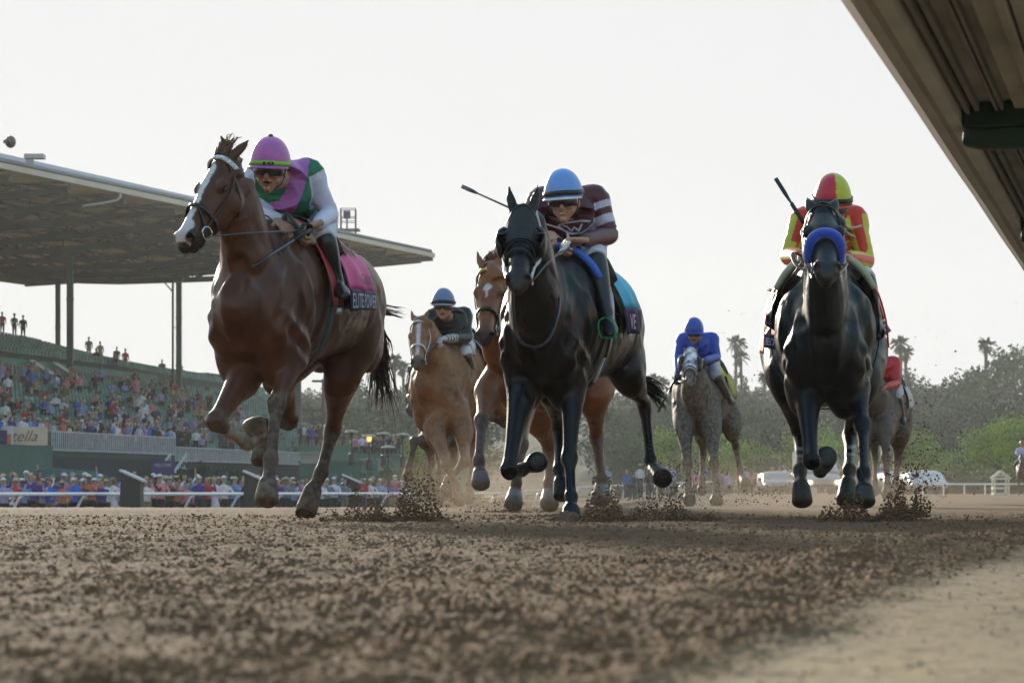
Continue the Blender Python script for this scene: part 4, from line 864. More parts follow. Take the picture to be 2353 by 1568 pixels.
    def band(s, pts, w_, th, m, name, close=True, flatdir=None):
        e = S(); n = len(pts); pts = [Vector(p) for p in pts]; cen = sum(pts, Vector()) / n; vs = []
        rng = range(n)
        for i in rng:
            a = pts[(i - 1) % n] if (close or i > 0) else pts[i]; b = pts[(i + 1) % n] if (close or i < n - 1) else pts[i]; t = (b - a).normalized()
            o = (pts[i] - cen); o = (o - t * o.dot(t)).normalized() if flatdir is None else (Vector(flatdir) - t * Vector(flatdir).dot(t)).normalized(); sd = t.cross(o)
            vs += [pts[i] + sd * w_ / 2 - o * th, pts[i] + sd * w_ / 2 + o * th, pts[i] - sd * w_ / 2 + o * th, pts[i] - sd * w_ / 2 - o * th]
        m_ = n if close else n - 1; e.add(vs, [(i * 4 + j, i * 4 + (j + 1) % 4, ((i + 1) % n) * 4 + (j + 1) % 4, ((i + 1) % n) * 4 + j) for i in range(m_) for j in range(4)] + ([] if close else [(0, 1, 2, 3), (n * 4 - 1, n * 4 - 2, n * 4 - 3, n * 4 - 4)]))
        return obj(name, e, m, s.root, True)
    def line(s, pts, r, m, name, flat=1.0, up=(0, 0, 1), sub=4):
        e = S(); e.tube(pts, r, 8, sub, flat=flat, up=up); return obj(name, e, m, s.root, True)
    def side(s, x, z, sg, g=.008):
        zc, a, b = hs_at(x); q = max(-1, min(1, (z - zc) / b)); return s.H(x, sg * (a * max(.0, 1 - abs(q) ** 2.2) ** .5 + g), z)
    def bridle(s, m, brow=None, noseband=True, nb_m=None, nb_w=.022, nb_th=.004, cheek_m=None, fig8=False, bit=True):
        w_ = .018 * s.hk
        s.band(s.hring(-.005, .27, g=.010), w_, .003, m, 'throat_strap')
        if brow is not None: s.band(s.hring(.058, .10, g=.012, a0=-80, a1=80, n=24), .022 * s.hk, .005, brow, 'browband', close=False)
        if noseband: s.band(s.hring(.37, .40, g=.010), nb_w, nb_th, nb_m or m, 'noseband')
        if fig8: s.band(s.hring(.37, .55, g=.009), .018, .003, m, 'noseband')
        for sg in (-1, 1):
            s.line([s.side(x, z, sg, .009) for x, z in ((.03, -.05), (.09, -.09), (.20, -.115), (.32, -.115), (.42, -.11), (.475, -.118))], .0075, cheek_m or m, 'cheekpiece', .5, s.hy)
            if bit:
                c = s.side(.48, -.12, sg, .018); e = S(); pts = [c + (s.hx * math.cos(a) + s.hz * math.sin(a)) * .036 * s.hk for a in np.linspace(0, 2 * math.pi, 17)]
                e.tube(pts, .0052, 6, 1); obj('bit_ring', e, mat('bit_steel', (.6, .6, .6), rough=.18, metal=1), s.root, True)
        s.bitl = s.side(.49, -.135, 1, .02); s.bitr = s.side(.49, -.135, -1, .02)
    def cloth(s, x0, x1, th0, th1, m, name, g=.018, nx=16, nt_=26, flare=.0, lab=None, wav=.004):
        """sheet lying over the barrel from th0 to th1 degrees (0 = spine, + = horse's left)"""
        e = S(); vs = []
        for i in range(nx + 1):
            x = x0 + (x1 - x0) * i / nx
            for j in range(nt_ + 1):
                t = th0 + (th1 - th0) * j / nt_; p = s.bar_pt(x, t, g + flare * (abs(t) / 90) ** 2 + wav * math.sin(x * 23 + t * .05) * abs(t) / 60); vs.append(p)
        W_ = nt_ + 1; top = len(vs); nrm = []
        for i in range(nx + 1):
            for j in range(W_):
                p = vs[i * W_ + j]; c = s.bar_pt(x0 + (x1 - x0) * i / nx, 0, -.4); d = (p - c); d -= s.f * d.dot(s.f); nrm.append(d.normalized())
        vs2 = [p - n * .006 for p, n in zip(vs, nrm)]; V = vs + vs2; fs = []
        for i in range(nx):
            for j in range(nt_): a = i * W_ + j; fs.append((a, a + 1, a + W_ + 1, a + W_)); fs.append((top + a, top + a + W_, top + a + W_ + 1, top + a + 1))
        for i in range(nx): a = i * W_; fs.append((a, a + W_, top + a + W_, top + a)); b = a + nt_; fs.append((b, top + b, top + b + W_, b + W_))
        for j in range(nt_): fs.append((j, top + j, top + j + 1, j + 1)); a = nx * W_ + j; fs.append((a, a + 1, top + a + 1, top + a))
        e.add(V, fs); o = obj(name, e, m, s.root, True)
        if lab: o['label'] = lab
        return o
    def bar_pt(s, x, th, g):
        zc, a, b = tr_at(x); t = R(th); q = 1.0; zt = b + (.02 if abs(th) < 30 else 0)
        if abs(th) <= 90: y, z = (a + .014 + g) * math.sin(t), zc + (b + g + .006) * math.cos(t)
        else: y, z = math.copysign(a + .014 + g, th), zc - R(abs(th) - 90) * (b + g + .006)
        y = math.copysign(abs(y) + 0.012 * math.sin(min(abs(t), 1.57)), th); return s.W(x, y, z)
    def girth(s, x, m, w_=.09):
        e = S(); n = 60; vs = []; zc, a, b = tr_at(x)
        for i in range(n):
            t = 2 * math.pi * i / n
            for dx in (-w_ / 2, w_ / 2):
                for gg in (.010, .016): vs.append(s.W(x + dx, (a + .016 + gg) * math.sin(t), zc + (b + gg + .004) * math.cos(t)))
        e.add(vs, [(i * 4 + p, i * 4 + q, ((i + 1) % n) * 4 + q, ((i + 1) % n) * 4 + p) for i in range(n) for p, q in ((0, 1), (1, 3), (3, 2), (2, 0))]); return obj('girth', e, m, s.root, True)
    def saddle(s, m, x=-.14, flaps=True):
        e = S(); e.loft([(s.W(x + .20, 0, 1.635), .03, .02), (s.W(x + .12, 0, 1.615), .09, .025), (s.W(x - .05, 0, 1.60), .12, .025), (s.W(x - .22, 0, 1.625), .10, .03), (s.W(x - .28, 0, 1.64), .04, .02)], 14, 3)
        for sg in (-1, 1) if flaps else (): e.loft([(s.W(x + .00, sg * .10, 1.58), .09, .012), (s.W(x + .00, sg * .19, 1.49), .08, .010), (s.W(x + .00, sg * .25, 1.40), .06, .010)], 12, 2, s.f)
        return obj('saddle', e, m, s.root, True)
    def hair(s, name, roots, dirs, L, m, seed=1, r=.004, n=60, droop=.3, wave=.05, clump=5):
        """many thin locks; roots and dirs are callables of a random generator"""
        rg = random.Random(seed); e = S()
        for i in range(n):
            p = Vector(roots(rg)); d = Vector(dirs(rg)).normalized(); l = L * rg.uniform(.55, 1.1); pts = [p]; w1 = Vector((rg.uniform(-1, 1), rg.uniform(-1, 1), rg.uniform(-1, 1))) * wave
            ph = rg.uniform(0, 6)
            for k in range(1, 7): q = k / 6; pts.append(p + d * l * q + Vector((0, 0, -droop * l * q * q)) + w1 * l * q * q * 2 + w1.cross(d) * math.sin(q * 7 + ph) * .35)
            rr = r * rg.uniform(.5, 1.5); e.tube(pts, [rr * .8, rr, rr, rr * .9, rr * .7, rr * .45, rr * .15], 4, 1)
        return obj(name, e, m, s.root, True)
HAIRM = {}
def hairmat(nm, c): return mat(nm, c, rough=.6, ns=30, na=.3, spec=.4)
LEATHER = mat('bridle_leather', (.022, .012, .009), rough=.4, ns=30, na=.2)
BLKLEATHER = mat('black_leather', (.008, .008, .009), rough=.35, ns=30, na=.2)
WHITETAPE = mat('white_tape', (.62, .60, .64), rough=.6, ns=30, na=.1)
YAW = R(14)
def Px(Y): return lambda u, v, d=0.0: P(u, v, Y + d)
# ------------------------------------------------------------------ riders
from mathutils.bvhtree import BVHTree
def proj(co):
    u = CU + co[:, 0] / co[:, 1] * F; v = HV - (co[:, 2] - CH) / co[:, 1] * F; return u, v
def inpoly(x, y, poly):
    r = np.zeros(len(x), bool); n = len(poly); j = n - 1
    for i in range(n):
        xi, yi = poly[i]; xj, yj = poly[j]
        c = ((yi > y) != (yj > y)) & (x < (xj - xi) * (y - yi) / (yj - yi + 1e-12) + xi); r ^= c; j = i
    return r
def bvh_of(o):
    me = o.data; off = wl(o); return BVHTree.FromPolygons([tuple(v.co + off) for v in me.vertices], [tuple(p.vertices) for p in me.polygons])
def surf(bvh, u, v, lift=.003, fallback=14.0):
    """point on an object's own surface, for sewn-on pieces"""
    c = Vector((0, 0, CH)); d = (P(u, v, 10) - c).normalized(); h = bvh.ray_cast(c, d)
    if h[0] is None: return P(u, v, fallback)
    return h[0] - d * lift
def stroke(bvh, pts, wd, m, name, parent, fb=14.0, lift=.004, closed=False):
    e = S(); P2 = [np.array(p, float) for p in pts]; 
    if closed: P2.append(P2[0])
    fine = []
    for a, b in zip(P2[:-1], P2[1:]):
        n = max(1, int(np.linalg.norm(b - a) / 4)); fine += [a + (b - a) * i / n for i in range(n)]
    fine.append(P2[-1]); L = []
    for i, p in enumerate(fine):
        t = fine[min(i + 1, len(fine) - 1)] - fine[max(i - 1, 0)]; t = t / (np.linalg.norm(t) + 1e-9); nn = np.array([-t[1], t[0]]) * wd / 2
        L.append((surf(bvh, *(p + nn), lift, fb), surf(bvh, *(p - nn), lift, fb)))
    for (a, b), (c, d) in zip(L[:-1], L[1:]): e.quad(a, b, d, c)
    return obj(name, e, m, parent)
SKIN = mat('skin', '#000', rough=.5, ns=60, na=.06, attr=True, bump=.15, bs=140, dist=.003, spec=.4)
def hand(s, wrist, fwd, palm, k=1.0, out=None):
    """a closed hand: palm, four bent fingers of unequal length and a thumb from the side"""
    w_ = Vector(wrist); f = Vector(fwd).normalized(); p = Vector(palm); p = (p - f * p.dot(f)).normalized(); sd = f.cross(p); q = .0
    s.loft([(w_ - f * .02, .026 * k, .020 * k), (w_ + f * .02 * k, .031 * k, .017 * k), (w_ + f * .06 * k, .040 * k, .016 * k), (w_ + f * .085 * k, .038 * k, .014 * k)], 12, 2, p)
    for i, (o, l) in enumerate(((-.029, .040), (-.010, .046), (.010, .044), (.028, .034))):
        b = w_ + f * .083 * k + sd * o * k; l *= k
        j1 = b + (f * .65 + p * .75).normalized() * l; j2 = j1 + (-f * .35 + p * .94).normalized() * l * .7; j3 = j2 + (-f * .98 + p * .1).normalized() * l * .6
        s.tube([b - f * .015, b, j1, j2, j3], [.0095 * k, .0108 * k, .0098 * k, .009 * k, .0075 * k], 8, 2)
    b = w_ + f * .025 * k - sd * .030 * k + p * .008; j1 = b + (-sd * .55 + f * .5 + p * .6).normalized() * .038 * k; j2 = j1 + (f * .6 + sd * .45 + p * .6).normalized() * .032 * k; j3 = j2 + (f * .35 + sd * .9 + p * .15).normalized() * .024 * k
    s.tube([b - f * .01, b, j1, j2, j3], [.012 * k, .0125 * k, .0108 * k, .0098 * k, .008 * k], 8, 2)
    return w_ + f * .085 * k + p * .035 * k
class Rider:
    def __init__(s, label, d, group='jockeys riding the racehorses'):
        s.d = {k: (Vector(v) if isinstance(v, (tuple, Vector)) and len(v) == 3 else v) for k, v in d.items()}; s.root = thing('person', label, 'person', s.d['pel'], group); s.k = d.get('k', 1.0)
        hd = s.d['hd']; f = Vector(d['fd']).normalized(); up = Vector(d.get('up', (0, -.1, 1))); up = (up - f * up.dot(f)).normalized(); s.f, s.u, s.r = f, up, up.cross(f) ; s.r = -s.r if s.r.x < 0 else s.r
    def h(s, x, y, z):
        z = z * .82 if z < 0 else z
        return s.d['hd'] + (s.r * x + s.f * y + s.u * z) * s.k
    def body(s, voxel=.0055, skin=(.46, .25, .17), smile=False, hands=('L', 'R'), glove=None):
        d, k, h = s.d, s.k, s.h; e = S()
        M = Matrix((s.r, s.f, s.u)).transposed()
        e.ell(h(0, -.012, .03), (.076 * k, .094 * k, .10 * k), M); 
        e.loft([(h(0, .012, .02), .070 * k, .075 * k), (h(0, .022, -.035), .064 * k, .066 * k), (h(0, .034, -.075), .052 * k, .052 * k), (h(0, .044, -.105), .034 * k, .036 * k), (h(0, .050, -.122), .020 * k, .022 * k)], 16, 3, s.f)
        e.loft([(h(0, .083, .028), .008 * k, .012 * k), (h(0, .096, -.010), .010 * k, .012 * k), (h(0, .102, -.028), .014 * k, .012 * k), (h(0, .090, -.038), .012 * k, .009 * k)], 10, 2, s.f)
        for sg in (-1, 1):
            e.ell(h(sg * .040, .072, -.022), (.020 * k, .014 * k, .020 * k), M); e.ell(h(sg * .078, -.010, -.015), (.010 * k, .018 * k, .032 * k), M); e.ell(h(sg * .036, .082, .034), (.024 * k, .010 * k, .008 * k), M)
            e.ell(h(sg * .048, .035, -.055), (.012 * k, .026 * k, .022 * k), M)
        mo = .014 if not smile else .009
        e.ell(h(0, .088, -.058), (.024 * k, .010 * k, .006 * k), M); e.ell(h(0, .086, -.058 - mo * 1.5), (.021 * k, .010 * k, .007 * k), M); e.ell(h(0, .078, -.108), (.017 * k, .014 * k, .014 * k), M)
        nb = d['sL'].lerp(d['sR'], .5)
        e.loft([(h(0, -.03, -.02), .050 * k, .052 * k), (h(0, -.035, -.08).lerp(nb, .4), .054 * k, .056 * k), (nb, .075 * k, .065 * k), (nb.lerp(d['chest'], .6), .13 * k, .08 * k), (d['waist'], .11 * k, .08 * k), (d['pel'], .12 * k, .09 * k)], 14, 3, s.u)
        for a in 'LR':
            e.loft([(nb, .05 * k, .05 * k), (d['s' + a], .045 * k, .045 * k), (d['e' + a], .034 * k, .034 * k), (d['e' + a].lerp(d['w' + a], .5), .032 * k, .03 * k), (d['w' + a], .025 * k, .021 * k)], 10, 3)
            e.loft([(d['pel'], .07 * k, .07 * k), (d['h' + a], .07 * k, .07 * k), (d['k' + a], .030 * k, .030 * k)], 10, 3)
        s.grip = {}
        for a in 'LR': s.grip[a] = hand(e, d['w' + a], d.get('hf' + a, d['w' + a] - d['e' + a]), d.get('hp' + a, (0, 0, -1)), 1.15 * k)
        me = remesh(e, voxel, 2, 'body'); co = coords(me); col = np.tile(np.array(skin), (len(co), 1)); rel = (co - np.array(s.d['hd'])) / k
        x, y, z = rel @ np.array(s.r), rel @ np.array(s.f), rel @ np.array(s.u); z = np.where(z < 0, z / .82, z)
        mw = np.clip(1 - np.sqrt((x / .027) ** 2 + ((z + .058 + mo * .75) / (.017 + .004 * smile)) ** 2), 0, 1) * (y > .05)
        co -= np.array(s.f)[None] * (np.clip(mw * 2.2, 0, 1) * .010 * k * (np.abs(z + .058 + mo * .75) < mo * .62))[:, None]; setcoords(me, co)
        lips = (np.sqrt((x / .026) ** 2 + ((z + .058 + mo * .75) / .017) ** 2) < 1) & (y > .05); col[lips] = np.array(skin) * (.78, .48, .5)
        inm = (np.sqrt((x / .021) ** 2 + ((z + .058 + mo * .75) / (.0065)) ** 2) < 1) & (y > .05); col[inm] = (.55, .52, .48) if smile else (.03, .01, .01)
        hairm = (z > -.01) & (y < -.02) & (np.abs(x) < .1) & (z < .16) & (y > -.14); col[hairm] = (.05, .03, .02)
        ch = np.exp(-((np.abs(x) - .045) / .02) ** 2 - ((z + .03) / .022) ** 2) * (y > .03); col = blend(col, ch * .35, (.55, .2, .14))
        if glove is not None:
            for a in 'LR': dd, _ = segdist(co, s.d['w' + a], s.grip[a]); col = blend(col, (.095 - dd) / .004, glove)
        setcol(me, col); me.materials.append(SKIN); me.transform(Matrix.Translation(-s.d['pel'])); s.bodyo = link('body', me, s.root); return s
    def jacket(s, base, fn=None, voxel=.009, sleeve=None, bulk=1.0, name='jacket', rough=.42):
        d, k = s.d, s.k * bulk; e = S(); nb = d['sL'].lerp(d['sR'], .5); ax = (d['sR'] - d['sL']).normalized(); tors = (nb - d['waist'])
        U = Vector((0, -.35, 1)); sw = (d['sR'] - d['sL']).length
        e.loft([(nb + tors.normalized() * .03 + s.u * .02, .07 * k, .06 * k), (nb, sw * .40, .085 * k), (nb.lerp(d['chest'], .5), sw * .50, .125 * k), (d['chest'], sw * .50, .135 * k), (d['chest'].lerp(d['waist'], .5), sw * .47, .125 * k), (d['waist'], sw * .42, .115 * k), (d['waist'].lerp(d['pel'], .35), sw * .40, .112 * k)], 24, 3, U)
        for a, sg in (('L', -1), ('R', 1)):
            sh, el, wr = d['s' + a], d['e' + a], d['w' + a]
            e.loft([(nb.lerp(sh, .45), .07 * k, .075 * k), (sh, .072 * k, .078 * k), (sh.lerp(el, .35), .062 * k, .064 * k), (sh.lerp(el, .75), .054 * k, .056 * k), (el, .052 * k, .052 * k), (el.lerp(wr, .35), .048 * k, .050 * k), (el.lerp(wr, .85), .038 * k, .040 * k), (wr - (wr - el).normalized() * .005, .032 * k, .032 * k)], 16, 4)
        me = remesh(e, voxel, 3, name); co = coords(me); n = np.empty(len(co) * 3, np.float32); me.vertices.foreach_get('normal', n); n = n.reshape(-1, 3)
        rel = co - np.array(d['chest']); w1 = vnoise(rel[:, 0] * 1.0 + rel[:, 2] * .6, rel[:, 2] * .5 + rel[:, 1], 14, 2); w2 = vnoise(rel[:, 0] * .6 - rel[:, 2], rel[:, 1] + rel[:, 0] * .3, 24, 7)
        w1 = 1 - np.abs(2 * w1 - 1); w2 = 1 - np.abs(2 * w2 - 1)
        wg = np.ones(len(co))
        for a in 'LR': wg = np.where(segdist(co, d['e' + a], d['w' + a])[0] < .08, .2, wg)
        co += n * (((w1 - .5) * .007 + (w2 - .5) * .003) * wg)[:, None]; setcoords(me, co); col = np.tile(np.array(C(base)), (len(co), 1)); al = np.zeros(len(co))
        # which arm a point belongs to, and how far along
        s.arm = np.zeros(len(co)) - 1
        for a in 'LR':
            d1, t1 = segdist(co, d['s' + a], d['e' + a]); d2, t2 = segdist(co, d['e' + a], d['w' + a]); on = ((d1 < .085 * k) & (t1 > .04)) | (d2 < .075 * k)
            tt = np.where(d1 < d2, t1, 1 + t2); s.arm = np.where(on & (s.arm < 0), tt, s.arm)
            if sleeve is not None: col = blend(col, on.astype(float), C(sleeve))
        if fn is not None: col = fn(s, co, col)
        setcol(me, col); me.materials.append(mat('silk', '#000', rough=rough, ns=40, na=.05, attr=True, bump=.3, bs=70, dist=.005)); me.transform(Matrix.Translation(-d['pel'])); s.jk = link(name, me, s.root); return s
    def breeches(s, c=(.60, .60, .66), voxel=.01):
        d, k = s.d, s.k; e = S(); e.loft([(d['waist'].lerp(d['pel'], .2), .125 * k, .105 * k), (d['pel'], .155 * k, .125 * k), (d['pel'] + (d['pel'] - d['waist']).normalized() * .08, .13 * k, .11 * k)], 20, 3, (0, -.3, 1))
        for a in 'LR': e.loft([(d['pel'].lerp(d['h' + a], .5), .10 * k, .10 * k), (d['h' + a], .100 * k, .100 * k), (d['h' + a].lerp(d['k' + a], .5), .085 * k, .088 * k), (d['k' + a], .065 * k, .068 * k), (d['k' + a].lerp(d['a' + a], .12), .056 * k, .060 * k)], 16, 4)
        me = remesh(e, voxel, 3, 'breeches'); co = coords(me); n = np.empty(len(co) * 3, np.float32); me.vertices.foreach_get('normal', n); n = n.reshape(-1, 3)
        w1 = 1 - np.abs(2 * vnoise(co[:, 0] + co[:, 2] * .3, co[:, 2] * .8 + co[:, 1], 20, 5) - 1); co += n * ((w1 - .5) * .008)[:, None]; setcoords(me, co)
        setcol(me, np.tile(np.array(c), (len(co), 1))); me.materials.append(mat('breeches_cloth', '#000', rough=.6, ns=25, na=.06, attr=True, bump=.2, bs=90, dist=.004)); me.transform(Matrix.Translation(-d['pel'])); link('breeches', me, s.root); return s
    def boots(s, c=(.010, .010, .011), top=None, iron=True, strap=True, dusty=.0):
        d, k = s.d, s.k; bm_ = mat('boot_leather' if c[0] < .02 else 'boot_' + str(int(c[0] * 1000)), c, rough=.32, ns=18, na=.35, bump=.2, bs=60, spec=.6)
        for a in 'LR':
            kn, an, to = d['k' + a], d['a' + a], d['t' + a]; e = S(); t0 = kn.lerp(an, .04)
            e.loft([(t0, .066 * k, .070 * k), (kn.lerp(an, .2), .064 * k, .070 * k), (kn.lerp(an, .45), .058 * k, .066 * k), (kn.lerp(an, .8), .043 * k, .050 * k), (an, .042 * k, .052 * k), (an + (an - kn).normalized() * .045, .036 * k, .045 * k)], 16, 3, to - an)
            fd = (to - an); heel = an + (an - kn).normalized() * .05 - fd.normalized() * .035; e.loft([(heel, .032 * k, .036 * k), (an.lerp(to, .25) + (an - kn).normalized() * .04, .038 * k, .040 * k), (an.lerp(to, .65) + (an - kn).normalized() * .035, .044 * k, .030 * k), (to + (an - kn).normalized() * .03, .034 * k, .020 * k)], 14, 3, (kn - an))
            me = remesh(e, .009, 3, 'boot'); me.materials.append(bm_); me.transform(Matrix.Translation(-d['pel'])); o = link('boot', me, s.root)
            if top: e = S(); q = kn.lerp(an, .10); e.loft([(t0 - (an - kn).normalized() * .01, .072 * k, .076 * k), (q, .070 * k, .075 * k)], 16, 1, to - an, cap=.1); obj('boot_cuff', e, top, o, True)
        return s
    def helmet(s, c, fn=None, band=None, bandw=.022, peak=None, strap=None, button=None, tall=1.0):
        k, h = s.k, s.h; M = Matrix((s.r, s.f, s.u)).transposed(); e = S(); n = 44; m = 88; vs = []; fs = []
        for i in range(n + 1):
            ph = math.pi / 2 * i / n
            for j in range(m):
                th = 2 * math.pi * j / m; r_ = math.cos(ph) ** .86 if i < n else .02
                vs.append(h((.108 * r_) * math.cos(th), -.012 + .130 * r_ * math.sin(th), .036 + .128 * tall * math.sin(ph) - .012 * math.cos(th) ** 2 * (1 - i / n)))
        fs = [(i * m + j, i * m + (j + 1) % m, (i + 1) * m + (j + 1) % m, (i + 1) * m + j) for i in range(n) for j in range(m)] + [tuple(range(n * m, n * m + m))]
        k0 = len(vs); vs += [h(.101 * math.cos(2 * math.pi * j / m), -.012 + .122 * math.sin(2 * math.pi * j / m), .036) for j in range(m)]; fs += [(k0 + j, k0 + (j + 1) % m, (j + 1) % m, j) for j in range(m)] + [tuple(range(k0, k0 + m))[::-1]]
        e.add(vs, fs); me = e.mesh('helmet'); co = coords(me); rel = (co - np.array(s.d['hd'])) / k; x, y, z = rel @ np.array(s.r), rel @ np.array(s.f), rel @ np.array(s.u)
        col = np.tile(np.array(C(c)), (len(co), 1)); 
        if fn is not None: col = fn(x, y, z, col)
        setcol(me, col); me.materials.append(mat('cap_silk', '#000', rough=.38, ns=30, na=.05, attr=True, bump=.2, bs=22, dist=.01, sheen=.1)); me.polygons.foreach_set('use_smooth', [True] * len(me.polygons)); me.transform(Matrix.Translation(-s.d['pel'])); s.hm = link('helmet', me, s.root)
        def ringband(z0, wd, g, m_, name):
            e = S(); vs = []; N = 48
            for j in range(N):
                th = 2 * math.pi * j / N
                for zz in (z0, z0 + wd):
                    sn = min(.99, max(0, (zz - .036) / (.128 * tall))); r_ = math.sqrt(1 - sn * sn) ** .86
                    for gg in (g * .4, g): vs.append(h((.108 * r_ + gg) * math.cos(th), -.012 + (.130 * r_ + gg) * math.sin(th), zz - .012 * math.cos(th) ** 2))
            e.add(vs, [(j * 4 + a, j * 4 + b, ((j + 1) % N) * 4 + b, ((j + 1) % N) * 4 + a) for j in range(N) for a, b in ((0, 1), (1, 3), (3, 2), (2, 0))]); return obj(name, e, m_, s.hm.parent, True)
        if band is not None: s.bando = ringband(.040, bandw, .004, band, 'cap_band')
        if strap is not None: ringband(.046, .026, .008, strap, 'goggle_strap')
        pk = S(); vs = []; N = 18
        for j in range(N + 1):
            th = math.pi * (.12 + .76 * j / N); 
            for (rr, zz) in ((1.0, .040), (1.0 + .26 * math.sin(th), .030), (1.0 + .26 * math.sin(th), .024), (1.0, .030)): vs.append(h(.108 * rr * math.cos(th), -.012 + .130 * rr * math.sin(th), zz - .010 * math.cos(th) ** 2))
        pk.add(vs, [(j * 4 + a, j * 4 + (a + 1) % 4, j * 4 + 4 + (a + 1) % 4, j * 4 + 4 + a) for j in range(N) for a in range(4)] + [(0, 1, 2, 3), (N * 4 + 3, N * 4 + 2, N * 4 + 1, N * 4)]); obj('helmet_peak', pk, peak or mat('peak_' + str(c), c, rough=.4), s.root, True)
        if button is not None: b = S(); b.ell(h(0, -.012, .036 + .130 * tall), (.014 * k, .014 * k, .009 * k), M, n=8); obj('cap_button', b, button, s.root, True)
        for sg in (-1, 1): b = S(); b.tube([h(sg * .088, .0, .03), h(sg * .080, .012, -.03), h(sg * .062, .03, -.085), h(0, .030, -.128)], .006, 6, 4, flat=.4, up=s.r); obj('chin_strap', b, BLKLEATHER, s.root, True)
        return s
    def goggles(s, clear=True):
        h, k = s.h, s.k; vs = []; N = 22; e = S()
        for j in range(N + 1):
            a = R(-68 + 136 * j / N); x, y = .086 * math.sin(a), -.004 + .103 * math.cos(a); nosecut = .020 * math.exp(-(math.sin(a) / .16) ** 2)
            for (zz, g) in ((-.024 + nosecut, .004), (-.004, .010), (.018, .010), (.036, .004)): vs.append(h(x * (1 + g * 5), y + g, zz))
        for j in range(N + 1):
            a = R(-68 + 136 * j / N); x, y = .080 * math.sin(a), -.010 + .098 * math.cos(a)
            for zz in (-.024, -.004, .018, .036): vs.append(h(x, y - .004, zz))
        T = (N + 1) * 4; fs = []
        for j in range(N):
            for q in range(3): a = j * 4 + q; fs.append((a, a + 1, a + 5, a + 4)); fs.append((T + a, T + a + 4, T + a + 5, T + a + 1))
            fs.append((j * 4, j * 4 + 4, T + j * 4 + 4, T + j * 4)); fs.append((j * 4 + 3, T + j * 4 + 3, T + j * 4 + 7, j * 4 + 7))
        fs += [(0, T, T + 1, 1), (1, T + 1, T + 2, 2), (2, T + 2, T + 3, 3)]; b = N * 4; fs += [(b, b + 1, T + b + 1, T + b), (b + 1, b + 2, T + b + 2, T + b + 1), (b + 2, b + 3, T + b + 3, T + b + 2)]
        e.add(vs, fs); g = obj('goggles', e, mat('goggle_lens', (.035, .032, .035), rough=.06, ns=5, na=.1, spec=.9), s.root, True)
        fr = S()
        for zz, gz in ((-.024, 1), (.036, 0)):
            pts = [h(.088 * math.sin(R(a)) , -.002 + .106 * math.cos(R(a)), zz + (gz * .020 * math.exp(-(math.sin(R(a)) / .16) ** 2))) for a in range(-66, 67, 6)]; fr.tube(pts, .0045 * k, 6, 1)
        obj('goggle_frame', fr, mat('goggle_rim', (.02, .02, .022), rough=.4), g, True)
        for sg in (-1, 1): b = S(); b.loft([(h(sg * .096, .022, .008), .015, .015), (h(sg * .104, .024, .008), .014, .014)], 12, 1, s.u, cap=.2); obj('goggle_disc', b, mat('goggle_disc', (.45, .40, .18), rough=.3, metal=.5), g, True)
        return s
def whip(label, a, b, c, popper=True):
    t = thing('riding_whip', label, 'whip', a); s = S(); s.tube([a, Vector(a).lerp(Vector(b), .5), b], [.008, .006, .005], 8, 2); obj('shaft', s, c, t, True)
    d = (Vector(a) - Vector(b)).normalized(); s = S(); s.tube([Vector(a) + d * .0, Vector(a) - d * .14], [.013, .012], 8, 1); obj('grip', s, BLKLEATHER, t, True)
    if popper: s = S(); s.loft([(Vector(b) + d * .02, .007, .004), (Vector(b) - d * .05, .012, .004), (Vector(b) - d * .15, .012, .003)], 10, 1, (0, -1, 0), cap=.2); obj('popper', s, BLKLEATHER, t, True)
    return t
SHOW = None
